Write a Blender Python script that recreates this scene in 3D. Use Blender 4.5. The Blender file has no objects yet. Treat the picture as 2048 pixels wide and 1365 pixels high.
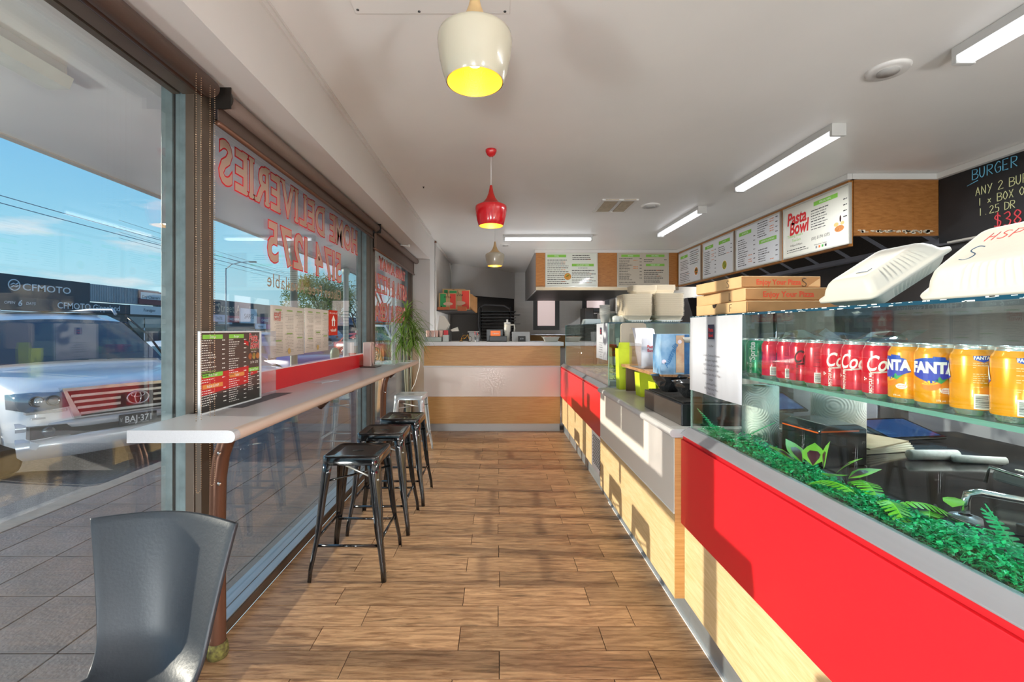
import bpy, bmesh, math, random
from mathutils import Vector, Matrix
random.seed(7)
SC = bpy.context.scene
COL = SC.collection
PI = math.pi

# ------------------------------------------------------------------ camera, sky, sun, exposure
H = 1.305            # eye height
F = 900.0            # focal length in pixels of the 2048 px wide frame
CX, CY = 995.5, 660.5   # vanishing point of the room's long axis
cam = bpy.data.cameras.new('camera'); camo = bpy.data.objects.new('camera', cam); COL.objects.link(camo)
camo.location = (0, 0, H); camo.rotation_euler = (PI/2, 0, 0)
cam.sensor_width = 36.0; cam.lens = 36.0*F/2048; cam.clip_start = 0.05; cam.clip_end = 400
cam.shift_x = (1024-CX)/2048; cam.shift_y = -(682.5-CY)/2048
SC.camera = camo
SC.view_settings.view_transform = 'Standard'; SC.view_settings.look = 'None'
SC.view_settings.gamma = 1.0; SC.view_settings.use_curve_mapping = False
SC.view_settings.exposure = 0.2
SC.cycles.max_bounces = 10; SC.cycles.diffuse_bounces = 5; SC.cycles.glossy_bounces = 4
SC.cycles.transmission_bounces = 6; SC.cycles.transparent_max_bounces = 24
SC.cycles.sample_clamp_indirect = 6.0; SC.cycles.caustics_reflective = False; SC.cycles.caustics_refractive = False
SC.cycles.use_denoising = True

SUN_DIR = Vector((1.0, -0.045, -0.235)).normalized()
sun = bpy.data.lights.new('sun', 'SUN'); suno = bpy.data.objects.new('sun', sun); COL.objects.link(suno)
sun.energy = 5.2; sun.angle = math.radians(0.7); sun.color = (1.0, 0.90, 0.76)
suno.rotation_euler = SUN_DIR.to_track_quat('-Z', 'Y').to_euler(); suno.location = (-20, 3, 8)

W = bpy.data.worlds.new('sky'); SC.world = W; W.use_nodes = True
nt = W.node_tree; nt.nodes.clear()
def N(t, ty, **k):
    n = t.nodes.new(ty)
    for a, b in k.items(): setattr(n, a, b)
    return n
out = N(nt, 'ShaderNodeOutputWorld'); bg = N(nt, 'ShaderNodeBackground'); bg.inputs[1].default_value = 0.92
tc = N(nt, 'ShaderNodeTexCoord'); sep = N(nt, 'ShaderNodeSeparateXYZ'); nt.links.new(tc.outputs['Generated'], sep.inputs[0])
rp = N(nt, 'ShaderNodeValToRGB'); nt.links.new(sep.outputs[2], rp.inputs[0])
e = rp.color_ramp.elements
e[0].position = 0.0; e[0].color = (0.60, 0.84, 0.93, 1)
e[1].position = 1.0; e[1].color = (0.09, 0.27, 0.66, 1)
for p_, c_ in ((0.12, (0.36, 0.74, 0.92, 1)), (0.3, (0.19, 0.54, 0.88, 1)), (0.6, (0.13, 0.38, 0.78, 1))):
    x_ = rp.color_ramp.elements.new(p_); x_.color = c_
mp = N(nt, 'ShaderNodeMapping'); mp.inputs['Scale'].default_value = (1.3, 1.3, 5.0); nt.links.new(tc.outputs['Generated'], mp.inputs[0])
nz = N(nt, 'ShaderNodeTexNoise'); nz.inputs['Scale'].default_value = 3.1; nz.inputs['Detail'].default_value = 9; nz.inputs['Roughness'].default_value = 0.55
nt.links.new(mp.outputs[0], nz.inputs['Vector'])
cr = N(nt, 'ShaderNodeValToRGB'); nt.links.new(nz.outputs[0], cr.inputs[0])
cr.color_ramp.elements[0].position = 0.53; cr.color_ramp.elements[0].color = (0, 0, 0, 1)
cr.color_ramp.elements[1].position = 0.68; cr.color_ramp.elements[1].color = (1, 1, 1, 1)
mx = N(nt, 'ShaderNodeMixRGB'); nt.links.new(cr.outputs[0], mx.inputs[0]); nt.links.new(rp.outputs[0], mx.inputs[1]); mx.inputs[2].default_value = (0.88, 0.90, 0.94, 1)
nt.links.new(mx.outputs[0], bg.inputs[0]); nt.links.new(bg.outputs[0], out.inputs[0])

# ------------------------------------------------------------------ helpers
def lin(h):
    if isinstance(h, (tuple, list)): c = [v/255.0 for v in h]
    else: c = [int(h[i:i+2], 16)/255.0 for i in (0, 2, 4)]
    return tuple((v/12.92 if v <= 0.04045 else ((v+0.055)/1.055)**2.4) for v in c) + (1,)

def at(px, py, Y): return Vector(((px-CX)*Y/F, Y, H-(py-CY)*Y/F))
def yx(px, X): return X*F/(px-CX)            # depth of a point of known X
def yz(py, Z): return (H-Z)*F/(py-CY)        # depth of a point of known Z

MATS = {}
def M(name, col, rough=0.5, metal=0.0, noise=None, bump=None, spec=0.5, coat=0.0, emit=None, trans=None, alpha=None, col2=None, bscale=None, rand=0.0):
    """noise=(scale, amount) varies the colour; bump=(scale, strength); trans = share of light let through (paper)."""
    if name in MATS: return MATS[name]
    m = bpy.data.materials.new(name); MATS[name] = m; m.use_nodes = True
    t = m.node_tree; b = t.nodes['Principled BSDF']; o = t.nodes['Material Output']
    c = lin(col) if not (isinstance(col, tuple) and len(col) == 4) else col
    b.inputs['Base Color'].default_value = c; b.inputs['Roughness'].default_value = rough; b.inputs['Metallic'].default_value = metal
    b.inputs['Specular IOR Level'].default_value = spec
    if coat: b.inputs['Coat Weight'].default_value = coat; b.inputs['Coat Roughness'].default_value = 0.06
    tcn = N(t, 'ShaderNodeTexCoord')
    base = None
    if noise:
        n = N(t, 'ShaderNodeTexNoise'); n.inputs['Scale'].default_value = noise[0]; n.inputs['Detail'].default_value = 6
        if bscale:
            mpn = N(t, 'ShaderNodeMapping'); mpn.inputs['Scale'].default_value = bscale; t.links.new(tcn.outputs['Object'], mpn.inputs[0]); t.links.new(mpn.outputs[0], n.inputs['Vector'])
        else: t.links.new(tcn.outputs['Object'], n.inputs['Vector'])
        r = N(t, 'ShaderNodeValToRGB'); t.links.new(n.outputs[0], r.inputs[0])
        a = noise[1]; d = lin(col2) if col2 else tuple(v*(1-a) for v in c[:3]) + (1,)
        r.color_ramp.elements[0].position = 0.3; r.color_ramp.elements[0].color = d
        r.color_ramp.elements[1].position = 0.7; r.color_ramp.elements[1].color = c if col2 else tuple(min(1, v*(1+a*0.4)) for v in c[:3]) + (1,)
        base = r.outputs[0]
    if rand:
        oi = N(t, 'ShaderNodeObjectInfo'); hs = N(t, 'ShaderNodeHueSaturation')
        mr = N(t, 'ShaderNodeMapRange'); mr.inputs[3].default_value = 1-rand; mr.inputs[4].default_value = 1+rand
        t.links.new(oi.outputs['Random'], mr.inputs[0]); t.links.new(mr.outputs[0], hs.inputs['Value'])
        if base: t.links.new(base, hs.inputs['Color'])
        else: hs.inputs['Color'].default_value = c
        base = hs.outputs[0]
    if base: t.links.new(base, b.inputs['Base Color'])
    if bump:
        n2 = N(t, 'ShaderNodeTexNoise'); n2.inputs['Scale'].default_value = bump[0]; n2.inputs['Detail'].default_value = 4
        t.links.new(tcn.outputs['Object'], n2.inputs['Vector'])
        bp = N(t, 'ShaderNodeBump'); bp.inputs['Strength'].default_value = bump[1]; bp.inputs['Distance'].default_value = 0.01
        t.links.new(n2.outputs[0], bp.inputs['Height']); t.links.new(bp.outputs[0], b.inputs['Normal'])
    if emit:
        b.inputs['Emission Color'].default_value = lin(emit[0]) ; b.inputs['Emission Strength'].default_value = emit[1]
    if trans:
        tr = N(t, 'ShaderNodeBsdfTranslucent'); tr.inputs[0].default_value = c
        if base: t.links.new(base, tr.inputs[0])
        ms = N(t, 'ShaderNodeMixShader'); ms.inputs[0].default_value = trans
        t.links.new(b.outputs[0], ms.inputs[1]); t.links.new(tr.outputs[0], ms.inputs[2]); t.links.new(ms.outputs[0], o.inputs[0])
    return m

def glass(name, tint=(1, 1, 1), base=0.04, power=5.0, haze=0.0, hazecol=(0.8, 0.85, 0.9), refl=(1, 1, 1)):
    if name in MATS: return MATS[name]
    m = bpy.data.materials.new(name); MATS[name] = m; m.use_nodes = True
    t = m.node_tree; t.nodes.clear()
    o = N(t, 'ShaderNodeOutputMaterial'); tr = N(t, 'ShaderNodeBsdfTransparent'); tr.inputs[0].default_value = tuple(tint)+(1,)
    gl = N(t, 'ShaderNodeBsdfGlossy'); gl.inputs['Roughness'].default_value = 0.0; gl.inputs[0].default_value = tuple(refl)+(1,)
    lw = N(t, 'ShaderNodeLayerWeight'); lw.inputs[0].default_value = 0.5
    pw = N(t, 'ShaderNodeMath', operation='POWER'); pw.inputs[1].default_value = power; t.links.new(lw.outputs['Facing'], pw.inputs[0])
    mu = N(t, 'ShaderNodeMath', operation='MULTIPLY_ADD'); mu.inputs[1].default_value = 1-base; mu.inputs[2].default_value = base
    t.links.new(pw.outputs[0], mu.inputs[0])
    mix = N(t, 'ShaderNodeMixShader'); t.links.new(mu.outputs[0], mix.inputs[0]); t.links.new(tr.outputs[0], mix.inputs[1]); t.links.new(gl.outputs[0], mix.inputs[2])
    last = mix
    if haze:
        df = N(t, 'ShaderNodeBsdfDiffuse'); df.inputs[0].default_value = tuple(hazecol)+(1,)
        nn = N(t, 'ShaderNodeTexNoise'); nn.inputs['Scale'].default_value = 9; nn.inputs['Detail'].default_value = 8
        tcn = N(t, 'ShaderNodeTexCoord'); t.links.new(tcn.outputs['Object'], nn.inputs['Vector'])
        mm = N(t, 'ShaderNodeMapRange'); mm.inputs[1].default_value = 0.35; mm.inputs[2].default_value = 0.75; mm.inputs[3].default_value = haze*0.3; mm.inputs[4].default_value = haze*1.6
        t.links.new(nn.outputs[0], mm.inputs[0])
        m2 = N(t, 'ShaderNodeMixShader'); t.links.new(mm.outputs[0], m2.inputs[0]); t.links.new(mix.outputs[0], m2.inputs[1]); t.links.new(df.outputs[0], m2.inputs[2]); last = m2
    t.links.new(last.outputs[0], o.inputs[0])
    return m

def woodmat(name, c1, c2, scale=(1, 1, 1), rough=0.45, bump=0.1, rand=0.0, coat=0.0, knots=0.0):
    """grain runs along the local X axis scaled by `scale`"""
    if name in MATS: return MATS[name]
    m = bpy.data.materials.new(name); MATS[name] = m; m.use_nodes = True
    t = m.node_tree; b = t.nodes['Principled BSDF']; b.inputs['Roughness'].default_value = rough
    if coat: b.inputs['Coat Weight'].default_value = coat; b.inputs['Coat Roughness'].default_value = 0.15
    tcn = N(t, 'ShaderNodeTexCoord'); oi = N(t, 'ShaderNodeObjectInfo'); ad = N(t, 'ShaderNodeVectorMath', operation='ADD')
    mu = N(t, 'ShaderNodeVectorMath', operation='SCALE'); cb = N(t, 'ShaderNodeCombineXYZ')
    t.links.new(oi.outputs['Random'], cb.inputs[0]); t.links.new(oi.outputs['Random'], cb.inputs[1]); mu.inputs[3].default_value = 37.0
    t.links.new(cb.outputs[0], mu.inputs[0]); t.links.new(tcn.outputs['Object'], ad.inputs[0]); t.links.new(mu.outputs[0], ad.inputs[1])
    mpn = N(t, 'ShaderNodeMapping'); mpn.inputs['Scale'].default_value = scale; t.links.new(ad.outputs[0], mpn.inputs[0])
    n = N(t, 'ShaderNodeTexNoise'); n.inputs['Scale'].default_value = 6; n.inputs['Detail'].default_value = 9; n.inputs['Roughness'].default_value = 0.65; n.inputs['Distortion'].default_value = 0.6
    t.links.new(mpn.outputs[0], n.inputs['Vector'])
    r = N(t, 'ShaderNodeValToRGB'); t.links.new(n.outputs[0], r.inputs[0])
    r.color_ramp.elements[0].position = 0.36; r.color_ramp.elements[0].color = lin(c2)
    r.color_ramp.elements[1].position = 0.62; r.color_ramp.elements[1].color = lin(c1)
    col = r.outputs[0]
    if knots:
        n3 = N(t, 'ShaderNodeTexNoise'); n3.inputs['Scale'].default_value = 2.2; n3.inputs['Detail'].default_value = 5; n3.inputs['Distortion'].default_value = 1.5
        t.links.new(mpn.outputs[0], n3.inputs['Vector'])
        r3 = N(t, 'ShaderNodeValToRGB'); t.links.new(n3.outputs[0], r3.inputs[0])
        r3.color_ramp.elements[0].position = 0.30; r3.color_ramp.elements[0].color = (1-knots,)*3+(1,)
        r3.color_ramp.elements[1].position = 0.42; r3.color_ramp.elements[1].color = (1, 1, 1, 1)
        mm = N(t, 'ShaderNodeMixRGB', blend_type='MULTIPLY'); mm.inputs[0].default_value = 1
        t.links.new(col, mm.inputs[1]); t.links.new(r3.outputs[0], mm.inputs[2]); col = mm.outputs[0]
    if rand:
        hs = N(t, 'ShaderNodeHueSaturation'); mr = N(t, 'ShaderNodeMapRange'); mr.inputs[3].default_value = 1-rand; mr.inputs[4].default_value = 1+rand*0.6
        t.links.new(oi.outputs['Random'], mr.inputs[0]); t.links.new(mr.outputs[0], hs.inputs['Value']); t.links.new(col, hs.inputs['Color']); col = hs.outputs[0]
    t.links.new(col, b.inputs['Base Color'])
    bp = N(t, 'ShaderNodeBump'); bp.inputs['Strength'].default_value = bump; bp.inputs['Distance'].default_value = 0.004
    t.links.new(n.outputs[0], bp.inputs['Height']); t.links.new(bp.outputs[0], b.inputs['Normal'])
    return m

_T = {}
def text_geo(s, size=1.0, offset=0.0, shear=0.0, spacing=1.0):
    k = (s, offset, shear, spacing)
    if k not in _T:
        cu = bpy.data.curves.new('t', 'FONT'); cu.body = s; cu.size = 1.0; cu.offset = offset; cu.shear = shear; cu.space_character = spacing
        cu.align_x = 'CENTER'; cu.resolution_u = 3
        ob = bpy.data.objects.new('t', cu); me = bpy.data.meshes.new_from_object(ob)
        vs = [v.co.copy() for v in me.vertices]; fs = [tuple(p.vertices) for p in me.polygons]
        bpy.data.objects.remove(ob); bpy.data.curves.remove(cu); bpy.data.meshes.remove(me)
        _T[k] = (vs, fs)
    vs, fs = _T[k]
    return [v*size for v in vs], fs

ROOTM = {}
def thing(name, label, cat, loc=(0, 0, 0), rz=0.0, group=None):
    o = bpy.data.objects.new(name, None); COL.objects.link(o); o.empty_display_size = 0.1
    o.location = loc; o.rotation_euler = (0, 0, rz); o['label'] = label; o['category'] = cat
    if group: o['group'] = group
    ROOTM[o] = Matrix.Translation(loc) @ Matrix.Rotation(rz, 4, 'Z')
    return o
def tag(o, label, cat, group=None, kind=None):
    o['label'] = label; o['category'] = cat
    if group: o['group'] = group
    if kind: o['kind'] = kind
    return o

class MB:
    def __init__(s): s.v = []; s.f = []; s.sm = []; s.mi = []; s.cur = 0
    def add(s, vs, fs, smooth=False):
        b = len(s.v); s.v += [Vector(v) for v in vs]
        for f in fs: s.f.append(tuple(i+b for i in f)); s.sm.append(smooth); s.mi.append(s.cur)
        return s
    def box(s, x0, x1, y0, y1, z0, z1):
        return s.add([(x0,y0,z0),(x1,y0,z0),(x1,y1,z0),(x0,y1,z0),(x0,y0,z1),(x1,y0,z1),(x1,y1,z1),(x0,y1,z1)],
            [(0,3,2,1),(4,5,6,7),(0,1,5,4),(1,2,6,5),(2,3,7,6),(3,0,4,7)])
    def obox(s, c, hx, hy, hz, R=None):
        R = R or Matrix.Identity(3); c = Vector(c)
        vs = [c + R @ Vector((a*hx, b*hy, d*hz)) for d in (-1, 1) for a, b in ((-1,-1),(1,-1),(1,1),(-1,1))]
        return s.add(vs, [(0,3,2,1),(4,5,6,7),(0,1,5,4),(1,2,6,5),(2,3,7,6),(3,0,4,7)])
    def frame(s, o, r, u, w, h, t):
        """box of width w along r, height h along u, thickness t along r x u, o = lower corner"""
        o, r, u = Vector(o), Vector(r).normalized(), Vector(u).normalized(); n = r.cross(u)
        a = [o, o+r*w, o+r*w+u*h, o+u*h]; vs = a + [p+n*t for p in a]
        return s.add(vs, [(0,3,2,1),(4,5,6,7),(0,1,5,4),(1,2,6,5),(2,3,7,6),(3,0,4,7)])
    def prism(s, poly, axis, a0, a1, smooth=False):
        """poly: 2D points in the two other axes (order x,y,z without axis)"""
        def P(p, a):
            return {'x': (a, p[0], p[1]), 'y': (p[0], a, p[1]), 'z': (p[0], p[1], a)}[axis]
        n = len(poly); vs = [P(p, a0) for p in poly] + [P(p, a1) for p in poly]
        s.add(vs, [(i, (i+1) % n, n+(i+1) % n, n+i) for i in range(n)], smooth)
        b = len(s.v)-2*n
        s.f.append(tuple(b+i for i in range(n))[::-1]); s.sm.append(False); s.mi.append(s.cur)
        s.f.append(tuple(b+n+i for i in range(n))); s.sm.append(False); s.mi.append(s.cur)
        return s
    def lathe(s, prof, c=(0, 0, 0), seg=24, smooth=True, axis='z', sx=1.0, sy=1.0):
        c = Vector(c); vs = []
        for r, z in prof:
            for i in range(seg):
                a = 2*PI*i/seg; x, y = r*math.cos(a)*sx, r*math.sin(a)*sy
                p = {'z': (x, y, z), 'x': (z, x, y), 'y': (y, z, x)}[axis]
                vs.append(c+Vector(p))
        fs = []
        for j in range(len(prof)-1):
            for i in range(seg):
                fs.append((j*seg+i, j*seg+(i+1) % seg, (j+1)*seg+(i+1) % seg, (j+1)*seg+i))
        return s.add(vs, fs, smooth)
    def disc(s, c, r, n=(0, 0, 1), seg=24, r2=None, u=None):
        c = Vector(c); q = Vector(n).to_track_quat('Z', 'Y'); vs = [c + q @ Vector((r*math.cos(2*PI*i/seg), (r2 or r)*math.sin(2*PI*i/seg), 0)) for i in range(seg)]
        return s.add(vs, [tuple(range(seg))])
    def tube(s, pts, r, seg=8, cap=True, closed=False, smooth=True):
        pts = [Vector(p) for p in pts]; n = len(pts); rr = r if isinstance(r, (list, tuple)) else [r]*n
        vs = []; ref = None
        for i, p in enumerate(pts):
            if closed: d = pts[(i+1) % n]-pts[i-1]
            else: d = (pts[min(i+1, n-1)]-pts[max(i-1, 0)])
            d.normalize()
            if ref is None:
                ref = Vector((0, 0, 1)) if abs(d.z) < 0.9 else Vector((1, 0, 0))
            a = (ref - d*ref.dot(d)).normalized(); ref = a; b = d.cross(a)
            for k in range(seg):
                t = 2*PI*k/seg; vs.append(p + (a*math.cos(t)+b*math.sin(t))*rr[i])
        fs = []; m = n if closed else n-1
        for j in range(m):
            for i in range(seg):
                k = (j+1) % n; fs.append((j*seg+i, j*seg+(i+1) % seg, k*seg+(i+1) % seg, k*seg+i))
        if cap and not closed: fs += [tuple(range(seg))[::-1], tuple((n-1)*seg+i for i in range(seg))]
        return s.add(vs, fs, smooth)
    def loft(s, rings, cap0=True, cap1=True, smooth=True, closed=True):
        n = len(rings[0]); vs = [p for r in rings for p in r]; fs = []
        for j in range(len(rings)-1):
            for i in range(n if closed else n-1):
                fs.append((j*n+i, j*n+(i+1) % n, (j+1)*n+(i+1) % n, (j+1)*n+i))
        if cap0: fs.append(tuple(range(n))[::-1])
        if cap1: fs.append(tuple((len(rings)-1)*n+i for i in range(n)))
        return s.add(vs, fs, smooth)
    def quad(s, a, b, c, d, smooth=False): return s.add([a, b, c, d], [(0, 1, 2, 3)], smooth)
    def text(s, txt, size, o, r=(1, 0, 0), u=(0, 0, 1), off=0.0, toff=0.0, shear=0.0, sx=1.0, spacing=1.0, mid=True):
        """flat lettering centred on o; r, u = reading direction and up; off = offset along r x u"""
        vs, fs = text_geo(txt, size, toff, shear, spacing)
        if not vs: return s
        o, r, u = Vector(o), Vector(r).normalized(), Vector(u).normalized(); n = r.cross(u)
        x0 = min(v.x for v in vs); x1 = max(v.x for v in vs); cy = (0.35*size) if mid else 0
        cxx = (x0+x1)/2
        return s.add([o + r*((v.x-cxx)*sx) + u*(v.y-cy) + n*off for v in vs], fs)
    def xform(s, Mx):
        s.v = [Mx @ v for v in s.v]; return s
    def build(s, name, mat, parent=None, bevel=0.0, local=False, bseg=2, autosmooth=True):
        me = bpy.data.meshes.new(name); vs = s.v
        org = Vector((0, 0, 0))
        if parent is not None:
            if not local:
                inv = ROOTM[parent].inverted(); vs = [inv @ v for v in vs]
        else:
            xs = [v.x for v in vs]; ys = [v.y for v in vs]; zs = [v.z for v in vs]
            org = Vector(((min(xs)+max(xs))/2, (min(ys)+max(ys))/2, min(zs))); vs = [v-org for v in vs]
        me.from_pydata([tuple(v) for v in vs], [], s.f)
        ms = mat if isinstance(mat, (list, tuple)) else [mat]
        for m in ms: me.materials.append(m)
        me.polygons.foreach_set('use_smooth', s.sm); me.polygons.foreach_set('material_index', s.mi)
        me.update()
        if bevel:
            bm = bmesh.new(); bm.from_mesh(me); bmesh.ops.remove_doubles(bm, verts=bm.verts, dist=1e-6)
            bmesh.ops.bevel(bm, geom=bm.edges[:], offset=bevel, segments=bseg, profile=0.5, affect='EDGES', clamp_overlap=True)
            for f in bm.faces: f.smooth = False
            bm.to_mesh(me); bm.free()
        o = bpy.data.objects.new(name, me); COL.objects.link(o)
        if parent is not None: o.parent = parent; ROOTM[o] = ROOTM[parent]
        else: o.location = org; ROOTM[o] = Matrix.Translation(org)
        return o

def struct(name, mb, mat, parent=None, bevel=0.0):
    o = mb.build(name, mat, parent, bevel=bevel)
    if parent is None: o['kind'] = 'structure'
    return o
def sthing(name, loc=(0, 0, 0)):
    o = bpy.data.objects.new(name, None); COL.objects.link(o); o.location = loc; o['kind'] = 'structure'
    ROOTM[o] = Matrix.Translation(loc); return o
def dup(root, loc, rz=None, label=None, group=None, mats=None):
    r = root.copy(); COL.objects.link(r); r.location = loc
    if rz is not None: r.rotation_euler = (r.rotation_euler[0], r.rotation_euler[1], rz)
    if label: r['label'] = label
    if group: r['group'] = group
    ROOTM[r] = Matrix.Translation(loc) @ Matrix.Rotation(r.rotation_euler[2], 4, 'Z')
    for ch in list(root.children):
        c = ch.copy(); COL.objects.link(c); c.parent = r; ROOTM[c] = ROOTM[r]
        for g in ch.children:
            d = g.copy(); COL.objects.link(d); d.parent = c; ROOTM[d] = ROOTM[r]
        if mats and ch.data and ch.data.materials and ch.data.materials[0] in mats:
            c.data = ch.data.copy(); c.data.materials[0] = mats[ch.data.materials[0]]
            for g, src in zip(c.children, ch.children): pass
    return r
def rrect(w, h, r, n=6):
    pts = []
    for cx, cy, a0 in ((w/2-r, h/2-r, 0), (-w/2+r, h/2-r, 90), (-w/2+r, -h/2+r, 180), (w/2-r, -h/2+r, 270)):
        for i in range(n+1):
            a = math.radians(a0+90*i/n); pts.append((cx+r*math.cos(a), cy+r*math.sin(a)))
    return pts
def rings3(pts, z): return [Vector((x, y, z)) for x, y in pts]
def words(mb, o, r, u, w, h, off, rnd, fill=0.8, wl=(0.012, 0.05), gap=0.006):
    """a line of small print: one strip of word-long bars, h high, in width w"""
    o, r, u = Vector(o), Vector(r).normalized(), Vector(u).normalized(); n = r.cross(u)
    x = 0.0; end = w*fill
    while x < end:
        l = min(rnd.uniform(*wl), end-x)
        if l < 0.003: break
        a = o+r*x+n*off; mb.quad(a, a+r*l, a+r*l+u*h, a+u*h); x += l+gap

def strokes(mb, glyphs, txt, size, o, r, u, rad, off=0.0, adv=0.75, jitter=0.0, seg=5, gx=1.0):
    """single-stroke handwriting as thin raised lines"""
    o, r, u = Vector(o), Vector(r).normalized(), Vector(u).normalized(); n = r.cross(u); x = 0
    for ch in txt:
        if ch == ' ': x += adv*size*0.7; continue
        for st in glyphs.get(ch, []):
            pts = [o + r*(x+p[0]*size*gx) + u*(p[1]*size) + n*off for p in st]
            if len(pts) > 2:   # Catmull-Rom smoothing
                q = []
                for i in range(len(pts)-1):
                    p0, p1, p2, p3 = pts[max(i-1, 0)], pts[i], pts[i+1], pts[min(i+2, len(pts)-1)]
                    for k in range(4):
                        t = k/4; q.append(0.5*((2*p1)+(p2-p0)*t+(2*p0-5*p1+4*p2-p3)*t*t+(3*p1-p0-3*p2+p3)*t**3))
                q.append(pts[-1]); pts = q
            mb.tube(pts, rad, seg=seg)
        x += adv*size
    return mb
GL = {'B': [[(0, 0), (0, 1)], [(0, 1), (.5, .9), (.45, .58), (0, .52)], [(0, .52), (.6, .4), (.5, .05), (0, 0)]],
 'U': [[(0, 1), (.02, .3), (.25, 0), (.48, .3), (.5, 1)]], 'R': [[(0, 0), (0, 1)], [(0, 1), (.5, .9), (.45, .55), (0, .5)], [(.1, .5), (.55, 0)]],
 'G': [[(.55, .85), (.3, 1), (0, .55), (.2, 0), (.55, .1), (.55, .45)], [(.3, .45), (.6, .45)]], 'E': [[(.5, 1), (0, 1)], [(0, 1), (0, 0)], [(0, 0), (.5, 0)], [(0, .5), (.4, .5)]],
 'A': [[(0, 0), (.28, 1)], [(.28, 1), (.55, 0)], [(.1, .38), (.48, .38)]], 'N': [[(0, 0), (0, 1)], [(0, 1), (.5, 0)], [(.5, 0), (.5, 1)]],
 'Y': [[(0, 1), (.25, .5)], [(.55, 1), (.1, -.1)]], '2': [[(0, .8), (.25, 1), (.5, .75), (.1, .2), (0, 0)], [(0, 0), (.6, .05)]],
 '1': [[(.2, 1), (.2, 0)]], 'x': [[(0, .1), (.4, .6)], [(.05, .6), (.4, .1)]], 'O': [[(.28, 1), (0, .5), (.28, 0), (.55, .5), (.28, 1)]],
 'X': [[(0, 0), (.5, 1)], [(0, 1), (.5, 0)]], 'D': [[(0, 0), (0, 1)], [(0, 1), (.55, .75), (.5, .2), (0, 0)]], '.': [[(.2, 0), (.22, .05)]],
 '5': [[(.5, 1), (.05, 1)], [(.05, 1), (.05, .58)], [(.05, .58), (.45, .55), (.45, .1), (0, 0)]], '$': [[(.5, .8), (.2, .95), (.05, .7), (.5, .4), (.35, .05), (0, .15)], [(.27, 1.15), (.27, -.15)]],
 '3': [[(0, .9), (.35, 1), (.45, .7), (.15, .52)], [(.15, .52), (.5, .35), (.35, 0), (0, .08)]], '8': [[(.25, .5), (.02, .75), (.25, 1), (.48, .75), (.25, .5), (0, .22), (.25, 0), (.5, .22), (.25, .5)]],
 'H': [[(0, 0), (0, 1)], [(.5, 0), (.5, 1)], [(0, .5), (.5, .5)]], 'S': [[(.5, .9), (.2, 1), (.05, .72), (.5, .35), (.35, .02), (0, .1)]], 'P': [[(0, 0), (0, 1)], [(0, 1), (.5, .85), (.4, .5), (0, .45)]],
 'L': [[(0, 1), (0, 0)], [(0, 0), (.45, 0)]], 'F': [[(0, 0), (0, 1)], [(0, 1), (.5, 1)], [(0, .55), (.4, .55)]]}
# ------------------------------------------------------------------ materials
ceilm = M('ceiling_paint', 'e2e0dc', 0.34, noise=(1.3, 0.05), bump=(3, 0.08), spec=0.35)
beamm = M('beam_paint', 'd0ccc8', 0.5, noise=(2, 0.04), bump=(6, 0.05))
wallm = M('wall_paint', 'cfcdca', 0.6, noise=(2, 0.04))
whitetrim = M('white_trim', 'dad8d4', 0.45)
alu = M('brushed_aluminium', 'aab4bb', 0.38, 0.75, noise=(30, 0.12), bscale=(1, 0.05, 1))
alug = M('weathered_aluminium', '6f7e80', 0.45, 0.35, noise=(14, 0.35), bump=(40, 0.1))
bronze = M('bronze_frame', '5a4d41', 0.42, 0.25, noise=(8, 0.15))
gasket = M('black_gasket', '101112', 0.6)
steel = M('stainless_steel', 'a6a8b2', 0.34, 0.6, noise=(20, 0.1), bscale=(1, 0.05, 1))
steeldk = M('stainless_splash', '6c6a6a', 0.3, 0.85, noise=(3, 0.2))
chrome = M('chrome', 'e0e0e0', 0.08, 1.0)
winglass = glass('window_glass', (0.97, 0.99, 0.985), 0.055, 4.0, haze=0.004)
caseglass = glass('display_glass', (0.93, 0.975, 0.955), 0.06, 4.0)
edgeglass = M('glass_edge', '1c5a55', 0.15, coat=0.6)
redlam = M('red_laminate', 'd81c28', 0.30, noise=(3, 0.04))
whitelam = M('white_laminate', 'e2dcd2', 0.35, noise=(2, 0.03))
benchm = M('speckled_worktop', 'b4b5b8', 0.3, noise=(400, 0.07))
black = M('black_plastic', '141517', 0.35)
blackg = M('black_gloss', '0c0c0d', 0.10, coat=0.6)
white = M('white_plastic', 'e8e8e6', 0.4)
paper = M('white_paper', 'd3d6df', 0.8, trans=0.25)
oakpanel = woodmat('oak_laminate', 'dabf94', 'c8aa78', (1.2, 1.2, 14), 0.42, 0.03)
oakh = woodmat('oak_laminate_horizontal', 'cf9f63', 'bd8a4c', (0.9, 6, 16), 0.42, 0.03)
oakv = woodmat('oak_fascia', 'bd7f3c', 'a5672a', (2.0, 2.0, 14), 0.42, 0.03)
plankm = woodmat('wood_look_tile', 'c8a179', '896546', (1.1, 9, 9), 0.34, 0.35, rand=0.22, knots=0.5)
groutm = M('dark_grout', '3b2f28', 0.8)
paverm = M('grey_paver', '6d6c6f', 0.75, noise=(6, 0.25), bump=(60, 0.35), rand=0.10)
mortar = M('sandy_joint', '8d8672', 0.9)
asphalt = M('asphalt', '7a7a7c', 0.85, noise=(30, 0.3), bump=(80, 0.4))
blindm = M('brown_blind_fabric', '5f4e45', 0.75, bump=(300, 0.3), trans=0.06)
blindroll = M('brown_blind_roll', '67544a', 0.6, bump=(300, 0.2))
copper = M('bronze_rail', '6b4a3a', 0.3, 0.5)

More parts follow.
